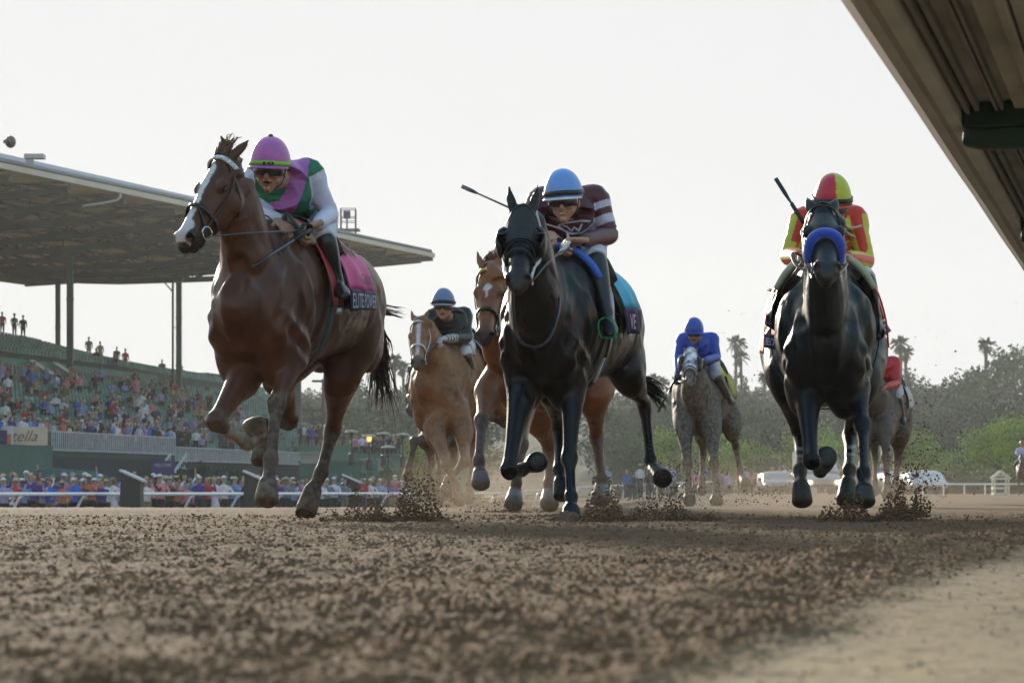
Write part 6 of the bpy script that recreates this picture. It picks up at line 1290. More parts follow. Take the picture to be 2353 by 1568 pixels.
# ================================================================== the horses behind
def back_horses():
    # chestnut with white bridle
    h = Horse('racehorse', 'dusty chestnut racehorse with white bridle behind the leader, jockey in grey cap', (-.55, 23.2, 0), R(17), 1.0)
    h.trunk([(P(1002, 835, 22.7), .14, .26), (P(985, 790, 22.5), .115, .19), (P(972, 757, 22.35), .09, .14)], P(962, 728, 22.3), P(956, 830, 21.95), (-.1, -.6, .7), bulk=1.06)
    h.ears((-.9, 0, .2), .3, .16)
    h.foreleg(P(998, 985, 22.6), P(1026, 1066, 22.2), P(1048, 1118, 22.3), P(1052, 1132, 22.3), P(1056, 1150, 22.2), 1.1); h.foreleg(P(1062, 985, 22.7), P(1068, 1060, 22.3), P(1030, 1100, 22.6), P(1027, 1115, 22.6), P(1026, 1130, 22.5), 1.1)
    h.hindleg(P(1075, 950, 24.0), P(1080, 985, 23.8), P(1085, 1050, 24.2), P(1080, 1110, 24.0), P(1078, 1125, 24.0), P(1075, 1148, 23.9)); h.hindleg(P(1020, 950, 24.0), P(1000, 990, 23.7), P(1012, 1050, 24.2), P(1005, 1105, 24.0), P(1002, 1120, 23.9), P(1000, 1142, 23.9))
    def bz(col, x, y, z, m):
        w = np.clip((np.interp(x, [.06, .1, .3, .5], [.012, .030, .020, .022]) - np.abs(y)) / .006, 0, 1) * (z > -.08) * m * (x > .07) * (x < .50); return blend(col, w, (.6, .56, .56))
    h.build(.018, (.24, .105, .045), (.20, .12, .07), (.10, .08, .08), (.15, .11, .08), .42, bz, rough=.6, legdust=.6, smooth=4, mname='coat_dusty'); h.bridle(WHITETAPE, brow=WHITETAPE, nb_w=.02)
    h.cloth(-.1, -.55, -80, 88, mat('cloth_white', (.5, .47, .45), rough=.7), 'saddle_cloth', .03); h.saddle(BLKLEATHER); e = S(); e.tube([h.bar_pt(.17, t, .035) for t in (-30, 0, 20, 40, 60)], .03, 8, 3, flat=.7); obj('saddle_pad', e, mat('pad_white', (.42, .36, .30), rough=.8), h.root, True)
    J = Rider('jockey in pale grey cap and black silks on the white bridled chestnut', dict(k=.98, hd=P(1018, 706, 22.55), fd=(-.05, -1, -.1), up=(0, -.2, 1), chest=P(1034, 738, 22.9), waist=P(1052, 770, 23.2), pel=P(1060, 780, 23.4), sL=P(992, 728, 22.9), sR=P(1068, 724, 23.0), eL=P(985, 775, 22.8), eR=P(1072, 775, 22.9), wL=P(990, 790, 22.6), wR=P(1020, 778, 22.5),
        hL=P(1040, 795, 23.3), hR=P(1070, 795, 23.3), kL=P(1025, 810, 22.9), kR=P(1068, 812, 22.9), aL=P(1010, 870, 23.1), aR=P(1086, 878, 23.1), tL=P(1005, 885, 22.9), tR=P(1092, 892, 22.9)))
    J.body(.010, (.40, .23, .17), glove=(.5, .5, .55)); J.jacket((.012, .011, .012), lambda s, co, col: blend(col, ((s.arm > 1.55) & (np.abs((s.arm * 9) % 1 - .5) > .22)).astype(float), (.5, .5, .5)), .013); J.breeches(voxel=.014); J.boots((.07, .055, .045)); J.helmet((.13, .20, .36), strap=mat('strap_black', (.01, .01, .012)), peak=mat('peak_grey', (.3, .33, .4)), tall=1.1); J.goggles()
    h.line([h.bitl, P(985, 800, 22.2), J.grip['R']], .01, BLKLEATHER, 'rein'); h.line([h.bitr, P(950, 820, 22.3), J.grip['L']], .01, BLKLEATHER, 'rein')
    # bay behind the hooded black
    h = Horse('racehorse', 'bay racehorse with a white star and yellow browband, half hidden behind the hooded black', (.22, 17.2, 0), R(16), 1.0)
    h.trunk([(P(1172, 790, 16.6), .14, .26), (P(1150, 710, 16.45), .115, .19), (P(1135, 655, 16.3), .09, .14)], P(1122, 606, 16.25), P(1110, 772, 16.0), (-.15, -.85, .3))
    h.ears((-.95, 0, .1), .35, .16)
    h.foreleg(P(1120, 905, 16.5), P(1106, 965, 16.15), P(1100, 1060, 15.9), P(1102, 1085, 15.85), P(1105, 1116, 15.8), 1.02); h.foreleg(P(1205, 920, 16.6), P(1198, 1020, 16.3), P(1186, 1110, 16.1), P(1183, 1132, 16.1), P(1179, 1160, 16.0), 1.0)
    h.hindleg(P(1262, 880, 18.0), P(1240, 950, 17.7), P(1262, 1030, 18.1), P(1262, 1110, 17.9), P(1262, 1132, 17.9), P(1262, 1160, 17.8), 1.15); h.hindleg(P(1362, 850, 18.0), P(1366, 905, 17.8), P(1370, 1000, 18.2), P(1382, 1100, 18.0), P(1382, 1120, 18.0), P(1380, 1150, 17.9), 1.15)
    def star(col, x, y, z, m):
        w = ((np.hypot((x - .19) / .03, (y - .004) / .026) < 1 + .3 * vnoise(x, y, 60, 1)) | ((x > .19) & (x < .27) & (np.abs(y) < .009))) & (z > -.06) & m; return blend(col, w.astype(float), (.6, .55, .55))
    h.build(.014, (.22, .080, .030), (.13, .06, .04), (.04, .028, .026), (.2, .2, .2), .25, star, rough=.42, legdust=.45, mname='coat'); h.bridle(LEATHER, nb_w=.022); h.band(h.hring(.05, .10, g=.014, a0=-90, a1=90, n=26), .026, .006, mat('browband_yellow', (.45, .36, .10), rough=.5, ns=90, na=.5), 'browband', close=False)
    HM = hairmat('mane_chestnut', (.14, .055, .025)); h.hair('mane', lambda r: h.H(r.uniform(-.06, .0), r.uniform(-.04, .05), -.04), lambda r: h.hx * -.8 + h.hy * r.uniform(0, .8) + Vector((0, .3, .3)), .14, HM, 5, .0045, 60, .2, .04); h.hair('tail', lambda r: h.W(-1.42, 0, 1.25), lambda r: Vector((.1, .6, -1)), .6, HM, 6, .006, 40, .1, .05)
    h.cloth(-.1, -.55, -80, 88, mat('cloth_green', (.02, .25, .12), rough=.6), 'saddle_cloth', .03); h.saddle(BLKLEATHER)
    J = Rider('jockey in coral red silks almost hidden behind the hooded black horse', dict(hd=P(1196, 548, 16.95), fd=(-.1, -1, -.3), up=(0, -.3, 1), chest=P(1205, 590, 17.3), waist=P(1225, 620, 17.6), pel=P(1232, 630, 17.8), sL=P(1160, 570, 17.3), sR=P(1248, 578, 17.3), eL=P(1150, 625, 17.2), eR=P(1262, 620, 17.2), wL=P(1165, 650, 16.9), wR=P(1225, 645, 16.9),
        hL=P(1210, 640, 17.7), hR=P(1245, 640, 17.7), kL=P(1180, 655, 17.3), kR=P(1262, 660, 17.3), aL=P(1155, 705, 17.4), aR=P(1275, 730, 17.5), tL=P(1152, 722, 17.2), tR=P(1280, 750, 17.3)))
    J.body(.010); J.jacket((.50, .05, .075), None, .012); J.breeches(voxel=.014); J.boots(); J.helmet((.5, .06, .08), peak=mat('peak_red', (.5, .05, .04))); J.goggles()
    h.line([P(1148, 700, 17.1), P(1142, 716, 17.0), P(1150, 728, 17.0), P(1165, 718, 17.0), P(1160, 700, 17.0)], .008, mat('stirrup_green', (.02, .5, .09)), 'stirrup_iron'); h.line([h.bitl, P(1160, 720, 16.4), J.grip['R']], .01, BLKLEATHER, 'rein'); h.line([h.bitr, P(1100, 700, 16.5), J.grip['L']], .01, BLKLEATHER, 'rein')
    # grey with spotted hood
    h = Horse('racehorse', 'mud spattered grey racehorse in a white spotted blinker hood, behind at centre right', (2.15, 29.3, 0), R(10), 1.06)
    h.trunk([(P(1602, 905, 28.6), .17, .28), (P(1592, 868, 28.4), .13, .2), (P(1588, 835, 28.2), .10, .14)], P(1587, 800, 28.1), P(1584, 872, 27.7), (0, -.7, .7), bulk=1.12); h.ears((-.8, 0, .1), .5, .11)
    h.foreleg(P(1572, 985, 28.5), P(1578, 1060, 28.2), P(1582, 1125, 28.1), P(1583, 1138, 28.1), P(1584, 1152, 28.0), 1.25); h.foreleg(P(1634, 985, 28.5), P(1640, 1062, 28.1), P(1646, 1125, 28.0), P(1646, 1138, 28.0), P(1646, 1154, 27.9), 1.25)
    h.hindleg(P(1675, 955, 30.5), P(1680, 985, 30.2), P(1689, 1022, 30.6), P(1700, 1085, 30.5), P(1706, 1098, 30.4), P(1715, 1112, 30.2), 1.05); h.hindleg(P(1620, 955, 30.5), P(1612, 990, 30.0), P(1615, 1040, 30.5), P(1612, 1100, 30.3), P(1612, 1112, 30.3), P(1612, 1130, 30.2))
    h.build(.022, (.115, .105, .10), (.10, .085, .07), (.24, .21, .20), (.10, .08, .06), .66, None, rough=.7, legdust=.5, smooth=4, mname='coat_dusty')
    e = S(); vs = []; N = 24; nst = 10
    for i in range(nst + 1):
        x = -.03 + .36 * i / nst; zc, a, b = hs_at(x); a += .014; b += .014
        for j in range(N + 1): t = R(-125 + 250 * j / N); vs.append(h.H(x, math.sin(t) * a, zc + math.cos(t) * b))
    e.add(vs, [(i * (N + 1) + j, i * (N + 1) + j + 1, (i + 1) * (N + 1) + j + 1, (i + 1) * (N + 1) + j) for i in range(nst) for j in range(N)]); obj('blinker_hood', e, mat('hood_spotted', (.50, .47, .52), rough=.8, ns=13, na=.75), h.root, True)
    for sg in (-1, 1): e = S(); e.loft([(h.H(.13, sg * .095, -.07), .03, .055), (h.H(.2, sg * .13, -.075), .025, .07), (h.H(.30, sg * .115, -.08), .02, .05)], 12, 3, h.hz); obj('blinker_cup', e, mat('cup_brown', (.035, .028, .022), rough=.4), h.root, True)
    h.bridle(mat('bridle_pale', (.35, .3, .28)), nb_w=.035); h.cloth(.0, -.6, -85, 95, mat('cloth_mud_yellow', (.28, .25, .06), rough=.7, ns=6, na=.5), 'saddle_cloth', .03); h.saddle(LEATHER); e = S(); e.tube([h.bar_pt(.17, t, .035) for t in (0, 20, 40, 60)], .04, 8, 3, flat=.7); obj('saddle_pad', e, mat('pad_yellow', (.6, .62, .05), rough=.7), h.root, True)
    h.hair('tail', lambda r: h.W(-1.42, 0, 1.25), lambda r: Vector((.1, .6, -1)), .6, hairmat('hair_grey', (.2, .19, .18)), 6, .008, 40, .1, .05)
    J = Rider('jockey in royal blue cap and blue silks on the muddy grey horse', dict(k=1.0, hd=P(1594, 765, 28.4), fd=(-.05, -1, -.3), up=(0, -.3, 1), chest=P(1606, 795, 28.8), waist=P(1618, 825, 29.1), pel=P(1624, 835, 29.3), sL=P(1568, 780, 28.8), sR=P(1636, 778, 28.8), eL=P(1556, 822, 28.7), eR=P(1646, 820, 28.7), wL=P(1556, 858, 28.4), wR=P(1618, 828, 28.3),
        hL=P(1605, 845, 29.2), hR=P(1635, 845, 29.2), kL=P(1575, 860, 28.8), kR=P(1645, 862, 28.8), aL=P(1560, 905, 28.9), aR=P(1672, 910, 29.0), tL=P(1554, 920, 28.7), tR=P(1680, 922, 28.8)))
    J.body(.012, (.3, .18, .13), glove=(.02, .02, .03)); J.jacket((.018, .06, .40), lambda s, co, col: blend(col, (vnoise(co[:, 0], co[:, 2], 9, 3) > .72).astype(float) * (s.arm > .2), (.35, .4, .6)), .015); J.breeches((.42, .4, .46), .016); J.boots((.07, .055, .045)); J.helmet((.02, .07, .42), peak=mat('peak_blue', (.02, .07, .42), rough=.4), tall=1.1); J.goggles()
    whip('thin dark whip hanging from the hand of the jockey in royal blue', P(1552, 868, 28.2), P(1526, 918, 28.2), BLKLEATHER); h.line([h.bitl, J.grip['R']], .012, BLKLEATHER, 'rein'); h.line([h.bitr, J.grip['L']], .012, BLKLEATHER, 'rein')
    # muddy brown behind the blue noseband horse
    h = Horse('racehorse', 'mud caked brown racehorse following behind the blue noseband horse, jockey in red', (4.75, 33.0, 0), R(14), 1.06)
    h.trunk([(P(2008, 910, 32.2), .17, .28), (P(1995, 885, 32.0), .13, .2), (P(1985, 865, 31.8), .10, .14)], P(1976, 850, 31.7), P(1966, 900, 31.3), (-.1, -.7, .7), bulk=1.12); h.ears((-.9, 0, 0), .4, .14)
    h.foreleg(P(1990, 990, 32.1), P(1988, 1050, 31.8), P(1992, 1110, 31.7), P(1993, 1122, 31.7), P(1994, 1136, 31.6), 1.2); h.foreleg(P(2030, 990, 32.1), P(2034, 1050, 31.8), P(2038, 1110, 31.7), P(2038, 1122, 31.7), P(2038, 1138, 31.6), 1.25)
    h.hindleg(P(2062, 960, 34.1), P(2066, 1000, 33.8), P(2062, 1055, 34.2), P(2056, 1110, 34.0), P(2055, 1122, 34.0), P(2054, 1138, 33.9), 1.3); h.hindleg(P(2010, 960, 34.1), P(2005, 1000, 33.8), P(2010, 1050, 34.2), P(2010, 1105, 34), P(2010, 1118, 34), P(2010, 1132, 33.9))
    h.build(.024, (.07, .048, .038), (.07, .05, .04), (.06, .05, .05), (.08, .06, .05), .40, None, rough=.7, legdust=.6, smooth=4, mname='coat_dusty'); h.bridle(LEATHER)
    h.cloth(-.1, -.6, -80, 95, mat('cloth_white', (.5, .47, .45)), 'saddle_cloth', .03); h.saddle(BLKLEATHER); h.hair('tail', lambda r: h.W(-1.42, 0, 1.25), lambda r: Vector((.1, .6, -1)), .6, HM, 6, .008, 40, .1, .05)
    J = Rider('jockey in bright red silks spattered with mud at the right, behind the blue noseband horse', dict(k=1.0, hd=P(2018, 815, 32.3), fd=(-.1, -1, -.2), up=(0, -.3, 1), chest=P(2034, 845, 32.6), waist=P(2044, 880, 32.9), pel=P(2048, 892, 33.1), sL=P(2006, 835, 32.6), sR=P(2054, 832, 32.6), eL=P(1998, 872, 32.5), eR=P(2060, 880, 32.5), wL=P(2010, 885, 32.1), wR=P(2034, 888, 32.1),
        hL=P(2034, 900, 33.0), hR=P(2058, 900, 33.0), kL=P(2015, 910, 32.6), kR=P(2060, 912, 32.6), aL=P(2000, 950, 32.7), aR=P(2072, 955, 32.8), tL=P(1998, 962, 32.5), tR=P(2074, 968, 32.6)))
    J.body(.013, (.3, .18, .13)); J.jacket((.48, .015, .02), None, .015, bulk=1.1); J.breeches((.42, .4, .42), .016); J.boots((.05, .04, .035)); J.helmet((.45, .02, .03), peak=mat('peak_red', (.5, .05, .04))); J.goggles()
    # dark horse half hidden left of the white bridled chestnut
    h = Horse('racehorse', 'dark brown racehorse whose head and foreleg show left of the white bridled chestnut', (-.50, 26.9, 0), R(14), 1.0)
    h.trunk([(P(985, 900, 26.2), .14, .26), (P(970, 875, 26.0), .115, .19), (P(958, 862, 25.9), .09, .14)], P(949, 848, 25.8), P(941, 942, 25.5), (-.2, -.85, .3)); h.ears((-.9, 0, 0), .3, .12)
    h.foreleg(P(985, 1010, 26.1), P(952, 1012, 25.8), P(940, 1070, 25.8), P(938, 1085, 25.8), P(936, 1100, 25.8), 1.15); h.foreleg(P(1020, 1000, 26.1), P(1010, 1060, 25.8), P(1008, 1120, 25.8), P(1008, 1132, 25.8), P(1008, 1150, 25.7))
    h.hindleg(P(1040, 960, 28.1), P(1040, 1000, 27.8), P(1042, 1050, 28.2), P(1040, 1105, 28), P(1040, 1118, 28), P(1040, 1135, 27.9)); h.hindleg(P(990, 960, 28.1), P(985, 1000, 27.8), P(990, 1060, 28.2), P(985, 1110, 28), P(984, 1122, 28), P(983, 1138, 27.9))
    h.build(.022, (.07, .045, .035), (.12, .09, .07), (.09, .08, .08), (.1, .08, .06), .5, None, rough=.7, legdust=.5, smooth=4, mname='coat_dusty'); h.bridle(BLKLEATHER); h.cloth(-.1, -.6, -80, 95, mat('cloth_white', (.5, .47, .45)), 'saddle_cloth', .03); h.saddle(BLKLEATHER)
def outrider():
    # outrider waiting far down the track, cut by the right edge of the picture
    X, Y0 = P(2347, 1100, 122).x, 122.0; h = Horse('pony', 'brown outrider pony standing far off at the right edge', (X, Y0, 0), R(12), 1.0, group='outrider'); W = h.W
    h.trunk([(W(.55, 0, 1.45), .12, .20), (W(.72, 0, 1.68), .09, .14)], W(.85, 0, 1.90), W(1.25, 0, 1.52), (.2, -.3, 1)); h.ears((-.9, 0, .2), .2, .16)
    for sg in (-1, 1):
        h.foreleg(W(.38, sg * .15, .85), W(.38, sg * .14, .50), W(.38, sg * .14, .18), W(.42, sg * .14, .09), W(.45, sg * .14, .03), 1.1); h.hindleg(W(-1.1, sg * .15, 1.1), W(-.95, sg * .15, .9), W(-1.25, sg * .14, .55), W(-1.2, sg * .14, .2), W(-1.16, sg * .14, .1), W(-1.12, sg * .14, .03), 1.1)
    h.build(.03, (.09, .05, .03), (.05, .035, .03), (.04, .03, .03), (.1, .08, .06), .1, None, rough=.5, smooth=2, mname='coat_dusty')
    J = Rider('outrider in red cap and pale shirt sitting upright on the far pony', dict(hd=W(-.15, 0, 2.42), fd=(-.2, -1, 0), chest=W(-.18, 0, 2.05), waist=W(-.22, 0, 1.82), pel=W(-.24, 0, 1.68), sL=W(-.15, -.19, 2.18), sR=W(-.15, .19, 2.18), eL=W(-.1, -.27, 1.95), eR=W(-.1, .27, 1.95), wL=W(.12, -.14, 1.85), wR=W(.12, .14, 1.85),
        hL=W(-.2, -.12, 1.66), hR=W(-.2, .12, 1.66), kL=W(.08, -.33, 1.40), kR=W(.08, .33, 1.40), aL=W(-.02, -.36, .98), aR=W(-.02, .36, .98), tL=W(.12, -.38, .93), tR=W(.12, .38, .93)), 'outrider')
    J.body(.02); J.jacket((.45, .43, .60), None, .025); J.breeches((.05, .05, .08), .025); J.helmet((.4, .03, .05))
def field():
    outrider()
    horse1(); horse2(); horse3(); back_horses()
field()
# ------------------------------------------------------------------ spectators
SKINS = [(.40, .24, .17), (.30, .17, .11), (.46, .29, .21), (.16, .085, .055)]
HAIRS = {'dark haired': (.02, .014, .01), 'fair haired': (.30, .19, .08), 'white capped': (.62, .62, .66), 'blue capped': (.03, .06, .25), 'straw hatted': (.45, .34, .18), 'grey haired': (.25, .25, .25)}
TOPS = {'white': (.62, .62, .68), 'pale blue': (.22, .32, .55), 'lavender': (.34, .28, .55), 'purple': (.08, .03, .22), 'navy': (.015, .02, .06), 'black': (.012, .012, .014), 'red': (.45, .025, .03), 'pink': (.62, .20, .30), 'coral': (.60, .16, .10), 'beige': (.36, .28, .20), 'grey': (.18, .18, .19), 'bright blue': (.03, .14, .50), 'teal': (.02, .22, .22), 'brown': (.09, .05, .035), 'olive': (.09, .10, .05)}
PROTO = []
CM = mat('crowd_cloth', '#000', rough=.8, ns=9, na=.22, attr=True, objcol=True)
def person_mesh(pose, hair, skin, pants, dress=False):
    s = S(); sit = pose == 'seated'; zs = -.42 if sit else 0
    s.ell((0, 0, 1.62 + zs), (.078, .095, .115), n=8)
    if hair.endswith(('capped', 'hatted')):
        s.ell((0, -.0, 1.68 + zs), (.10, .115, .085), n=8); s.ell((0, -.09 if 'cap' in hair else 0, 1.655 + zs), (.09, .11, .02) if 'cap' in hair else (.17, .18, .02), n=6)
    else: s.ell((0, .022, 1.65 + zs), (.092, .10, .115), n=8)
    s.loft([((0, .0, 1.55 + zs), .055, .055), ((0, .0, 1.42 + zs), .075, .06), ((0, 0, 1.38 + zs), .19, .10), ((0, 0, 1.2 + zs), .20, .12), ((0, 0, 1.0 + zs), .165, .115), ((0, 0, .9 + zs), .175, .13)], 12, 2, (0, 1, 0))
    arms = {'standing': [((-.21, 0, 1.36), (-.27, .02, 1.10), (-.25, -.10, .88)), ((.21, 0, 1.36), (.27, .02, 1.10), (.25, -.10, .88))],
            'waving': [((-.21, 0, 1.36), (-.27, .02, 1.10), (-.25, -.10, .88)), ((.21, 0, 1.38), (.36, -.05, 1.56), (.34, -.10, 1.86))],
            'clapping': [((-.21, 0, 1.36), (-.28, -.12, 1.14), (-.05, -.32, 1.24)), ((.21, 0, 1.36), (.28, -.12, 1.14), (.05, -.32, 1.26))],
            'filming': [((-.21, 0, 1.36), (-.26, -.20, 1.20), (-.08, -.34, 1.50)), ((.21, 0, 1.36), (.26, -.20, 1.20), (.08, -.34, 1.50))],
            'leaning': [((-.21, 0, 1.36), (-.30, -.15, 1.12), (-.22, -.38, 1.06)), ((.21, 0, 1.36), (.30, -.15, 1.12), (.22, -.38, 1.06))],
            'seated': [((-.21, 0, 1.36), (-.25, -.05, 1.10), (-.14, -.28, 1.02)), ((.21, 0, 1.36), (.25, -.05, 1.10), (.14, -.28, 1.02))]}[pose]
    for a in arms: s.tube([(x, y, z + zs) for x, y, z in a], [.062, .048, .036], 8, 2); s.ell((a[2][0], a[2][1], a[2][2] + zs + (.05 if pose in ('waving', 'filming') else -.03)), (.036, .03, .055), n=6)
    for sg in (-1, 1):
        if sit: s.tube([(sg * .09, 0, .50), (sg * .11, -.42, .50), (sg * .11, -.45, .08)], [.10, .075, .05], 8, 2); s.ell((sg * .11, -.52, .05), (.045, .12, .045), n=6)
        else: s.tube([(sg * .09, 0, .92), (sg * .10, -.01, .5), (sg * .11, .03, .07)], [.105, .075, .05], 8, 2); s.ell((sg * .11, -.05, .045), (.045, .12, .045), n=6)
    if dress and not sit: s.loft([((0, 0, 1.0), .16, .12), ((0, 0, .75), .22, .18), ((0, 0, .5), .25, .22)], 12, 2, (0, 1, 0))
    me = remesh(s, .026, 2, 'spectator'); co = coords(me); x, y, z = co.T; z = z - zs; n = len(co); col = np.tile(np.array(SKINS[skin]), (n, 1)); al = np.ones(n)
    torso = (z > .90) & (z < 1.47) & (np.abs(y) < .5); hands = np.zeros(n, bool)
    for a in arms: hx_, hy_, hz_ = a[2]; hands |= (np.hypot(np.hypot(x - hx_, y - hy_), z - hz_) < .10)
    up = np.zeros(n, bool)
    for a in arms: d_, _ = segdist(np.stack([x, y, z], -1), a[0], a[1]); up |= d_ < .085; d_, _ = segdist(np.stack([x, y, z], -1), a[1], a[2]); up |= (d_ < .07) if pants[0] < .1 else False
    head = (z > 1.48) & (np.hypot(x, y) < .2) & ~up
    al[(torso | up) & ~hands & ~head] = 0
    low = (z <= .90) & ~hands & ~up; col[low] = pants; 
    if dress: al[(z > .5) & low] = 0; col[(z <= .5)] = SKINS[skin]
    if sit: low = ((z - 0 + zs) < .62) & ~hands; col[low] = pants; al[low] = 1
    hm = head & ((y > -.045 + (1.70 - z) * .5) | (z > 1.70)); col[hm] = HAIRS[hair]; col[(z + (zs if sit else 0)) < .09] = (.03, .025, .02)
    if pose == 'filming': col[hands & (y < -.36)] = (.02, .02, .03)
    setcol(me, col, al); me.materials.append(CM); return me
def build_crowd():
    rg = random.Random(77); poses = ['standing', 'waving', 'clapping', 'filming', 'leaning', 'standing', 'clapping', 'seated', 'seated']; hs = list(HAIRS); P_ = {}
    combos = []
    for i, (p, hr) in enumerate([(p, h_) for p in ('standing', 'waving', 'clapping', 'filming', 'leaning', 'seated') for h_ in hs]):
        if i % 2 == 0 or p in ('standing', 'seated', 'clapping'): combos.append((p, hr))
    for i, (p, hr) in enumerate(combos): P_[(p, hr)] = person_mesh(p, hr, [0, 2, 1, 0, 3, 2][i % 6], [(.02, .022, .03), (.03, .05, .10), (.25, .2, .14), (.015, .015, .015)][i % 4], dress=(hr == 'fair haired' and p != 'seated'))
    keys = list(P_); spots = []
    pal = list(TOPS); front_w = [9, 5, 8, 8, 6, 6, 4, 6, 3, 4, 3, 3, 2, 2, 1]; stand_w = [12, 7, 4, 2, 7, 10, 4, 3, 2, 6, 6, 3, 2, 5, 3]
    def railY(u, off=0): r = (u - CU) / F; return (-15.6 - 20.44) / (r - .262)
    # ranks behind the outer rail
    for rank, (n, off) in enumerate(((46, 1.0), (44, 2.2), (40, 3.6))):
        for i in range(n):
            u = -12 + (945 * ((i + rg.uniform(.15, .85)) / n) ** .93); Y = railY(u) + off * 1.9 + rg.uniform(-.5, .5); z = -1.05; sc = rg.uniform(.92, 1.06) if rank < 2 else rg.uniform(1.0, 1.12)
            if 268 < u < 320 and rank == 0: continue
            pose = rg.choice(['standing', 'clapping', 'filming', 'leaning', 'standing', 'waving'] if rank else ['leaning', 'standing', 'clapping', 'filming', 'leaning']); spots.append((u, Y, z, pose, sc, rg.choices(pal, front_w)[0], ('front rank behind the white rail', 'second rank behind the rail', 'back rank below the stand')[rank], 0))
    # standing on the terraces right of the stand
    for i in range(16): u = 688 + 105 * (i + rg.random() * .7) / 16; spots.append((u, 196.5 + rg.uniform(0, 2), CH + (HV - 1027) / F * 196 + .06, 'standing', 1, rg.choices(pal, stand_w)[0], 'crowd on the pale green terrace', 0))
    for i in range(12): u = 808 + 110 * (i + rg.random() * .7) / 12; spots.append((u, 188 + rg.uniform(-1, 2), CH + (HV - 1045) / F * 186 - .2, rg.choice(['standing', 'leaning']), 1, rg.choices(pal, stand_w)[0], 'crowd by the patio heaters', 0))
    # silhouettes along the top of the stand
    for (u, b, c_) in ((5, 21.8, 'coral'), (33, 21.9, 'grey'), (53, 21.9, 'black'), (204, 21.9, 'grey'), (230, 21.9, 'beige'), (268, 21.9, 'black'), (288, 21.9, 'red'), (372, 21.8, 'brown'), (418, 21.7, 'black')):
        a = G_at(u, b); q = G(a, b, 0); spots.append((u, q.y, float(stand_z(a, b)) + .3, 'standing', 1.05, c_, 'top edge of the grandstand', 0))
    nst = 299 - 7 - len(spots) - 4; i = 0; stuff = []
    def front_b(): 
        t = rg.random(); return rg.uniform(.1, 1.6) if t < .36 else (rg.uniform(1.6, 13) if t < .975 else rg.uniform(14.5, 17.5))
    while i < nst + 150:
        b = front_b(); row = (0 if b < .5 else int((b - .55) / .8485)); b = .55 + row * .8485 - .25 if b < 14 else 14.45 + int(b - 14.4)
        u = rg.uniform(-5, 560) if rg.random() < .8 else rg.uniform(180, 470)
        if b < 14 and rg.random() > (1.0 if 60 < u < 420 else .75): continue
        if b < 1.5 and u > 600: continue
        if (b > 14 and u > 290) or (b > 9 and u > 430): continue
        a = G_at(u, b); q = G(a, b, 0); pose = rg.choice(['standing', 'standing', 'clapping', 'seated', 'filming', 'waving']) if b < 2 else rg.choice(['standing', 'clapping', 'seated', 'seated', 'standing'])
        z = float(stand_z(a, b)) - (.15 if b > 14 else 0) + .02; rec = (u, q.y, z, pose, 1.0, rg.choices(pal, stand_w)[0], 'front row of the grandstand' if row == 0 and b < 14 else ('upper tier of the grandstand' if b > 14 else 'lower tier of the grandstand'), row if b < 14 else 20)
        (spots if i < nst else stuff).append(rec); i += 1
    cnt = {}; ORD = ['first', 'second', 'third', 'fourth', 'fifth', 'sixth', 'seventh', 'eighth', 'ninth', 'tenth', 'eleventh', 'twelfth', 'thirteenth', 'fourteenth', 'fifteenth', 'sixteenth', 'seventeenth', 'eighteenth']
    spots.sort(key=lambda r: r[0])
    def pick(pose, rgx): ks = [k for k in keys if k[0] == pose]; return rgx.choice(ks)
    for (u, Y, z, pose, sc, c_, zone, row) in spots:
        k = pick(pose, rg); me = P_[k]; o = bpy.data.objects.new('person', me); COL.objects.link(o); o.location = ((u - CU) / F * Y, Y, z - (.0 if pose != 'seated' else -.02)); 
        ang = math.atan2(-o.location.x, -o.location.y); o.rotation_euler = (0, 0, -ang + math.pi + rg.uniform(-.5, .5) + (.0)); o.rotation_euler.z = rg.uniform(-.6, .6) + .15; o.scale = (sc * rg.uniform(.95, 1.1), sc, sc * rg.uniform(.95, 1.04)); o.color = (*[min(1, x * rg.uniform(.85, 1.15)) for x in TOPS[c_]], 1)
        if zone.startswith('lower tier'): zone = f'row {ORD[row]} of the lower tier' if row < len(ORD) else zone
        key = (k[1], pose, c_, zone); cnt[key] = cnt.get(key, 0) + 1; nn_ = cnt[key]
        lab = f'{k[1]} spectator in {c_}, {pose}, {zone}'; 
        if nn_ > 1: lab += f', {ORD[nn_ - 1]} from left'
        tag(o, lab, 'person', 'spectators behind the rail' if 'rail' in zone or 'stand' == zone[-5:] and 'rank' in zone else 'spectators in the stands')
    for x in range(60): u = rg.uniform(1385, 2110); Y = rg.uniform(150, 165); stuff.append((u, Y, rg.uniform(-.5, .1), 'standing', 1, rg.choices(pal, front_w)[0], '', 0))
    V = []; Fc = []; Cc = []; k0 = 0
    for (u, Y, z, pose, sc, c_, zone, row) in stuff:
        me = P_[pick(pose, rg)]; co = coords(me); a = rg.uniform(-.6, .6); x = co[:, 0] * math.cos(a) - co[:, 1] * math.sin(a); y = co[:, 0] * math.sin(a) + co[:, 1] * math.cos(a)
        V.append(np.stack([x + (u - CU) / F * Y, y + Y, co[:, 2] + z], -1)); ca = np.empty(len(co) * 4, np.float32); me.color_attributes['Col'].data.foreach_get('color', ca); ca = ca.reshape(-1, 4)
        Cc.append(ca[:, :3] * ca[:, 3:] + np.array(TOPS[c_])[None] * (1 - ca[:, 3:])); lv = np.empty(len(me.loops), np.int32); me.loops.foreach_get('vertex_index', lv); Fc.append(lv.reshape(-1, 4) + k0); k0 += len(co)
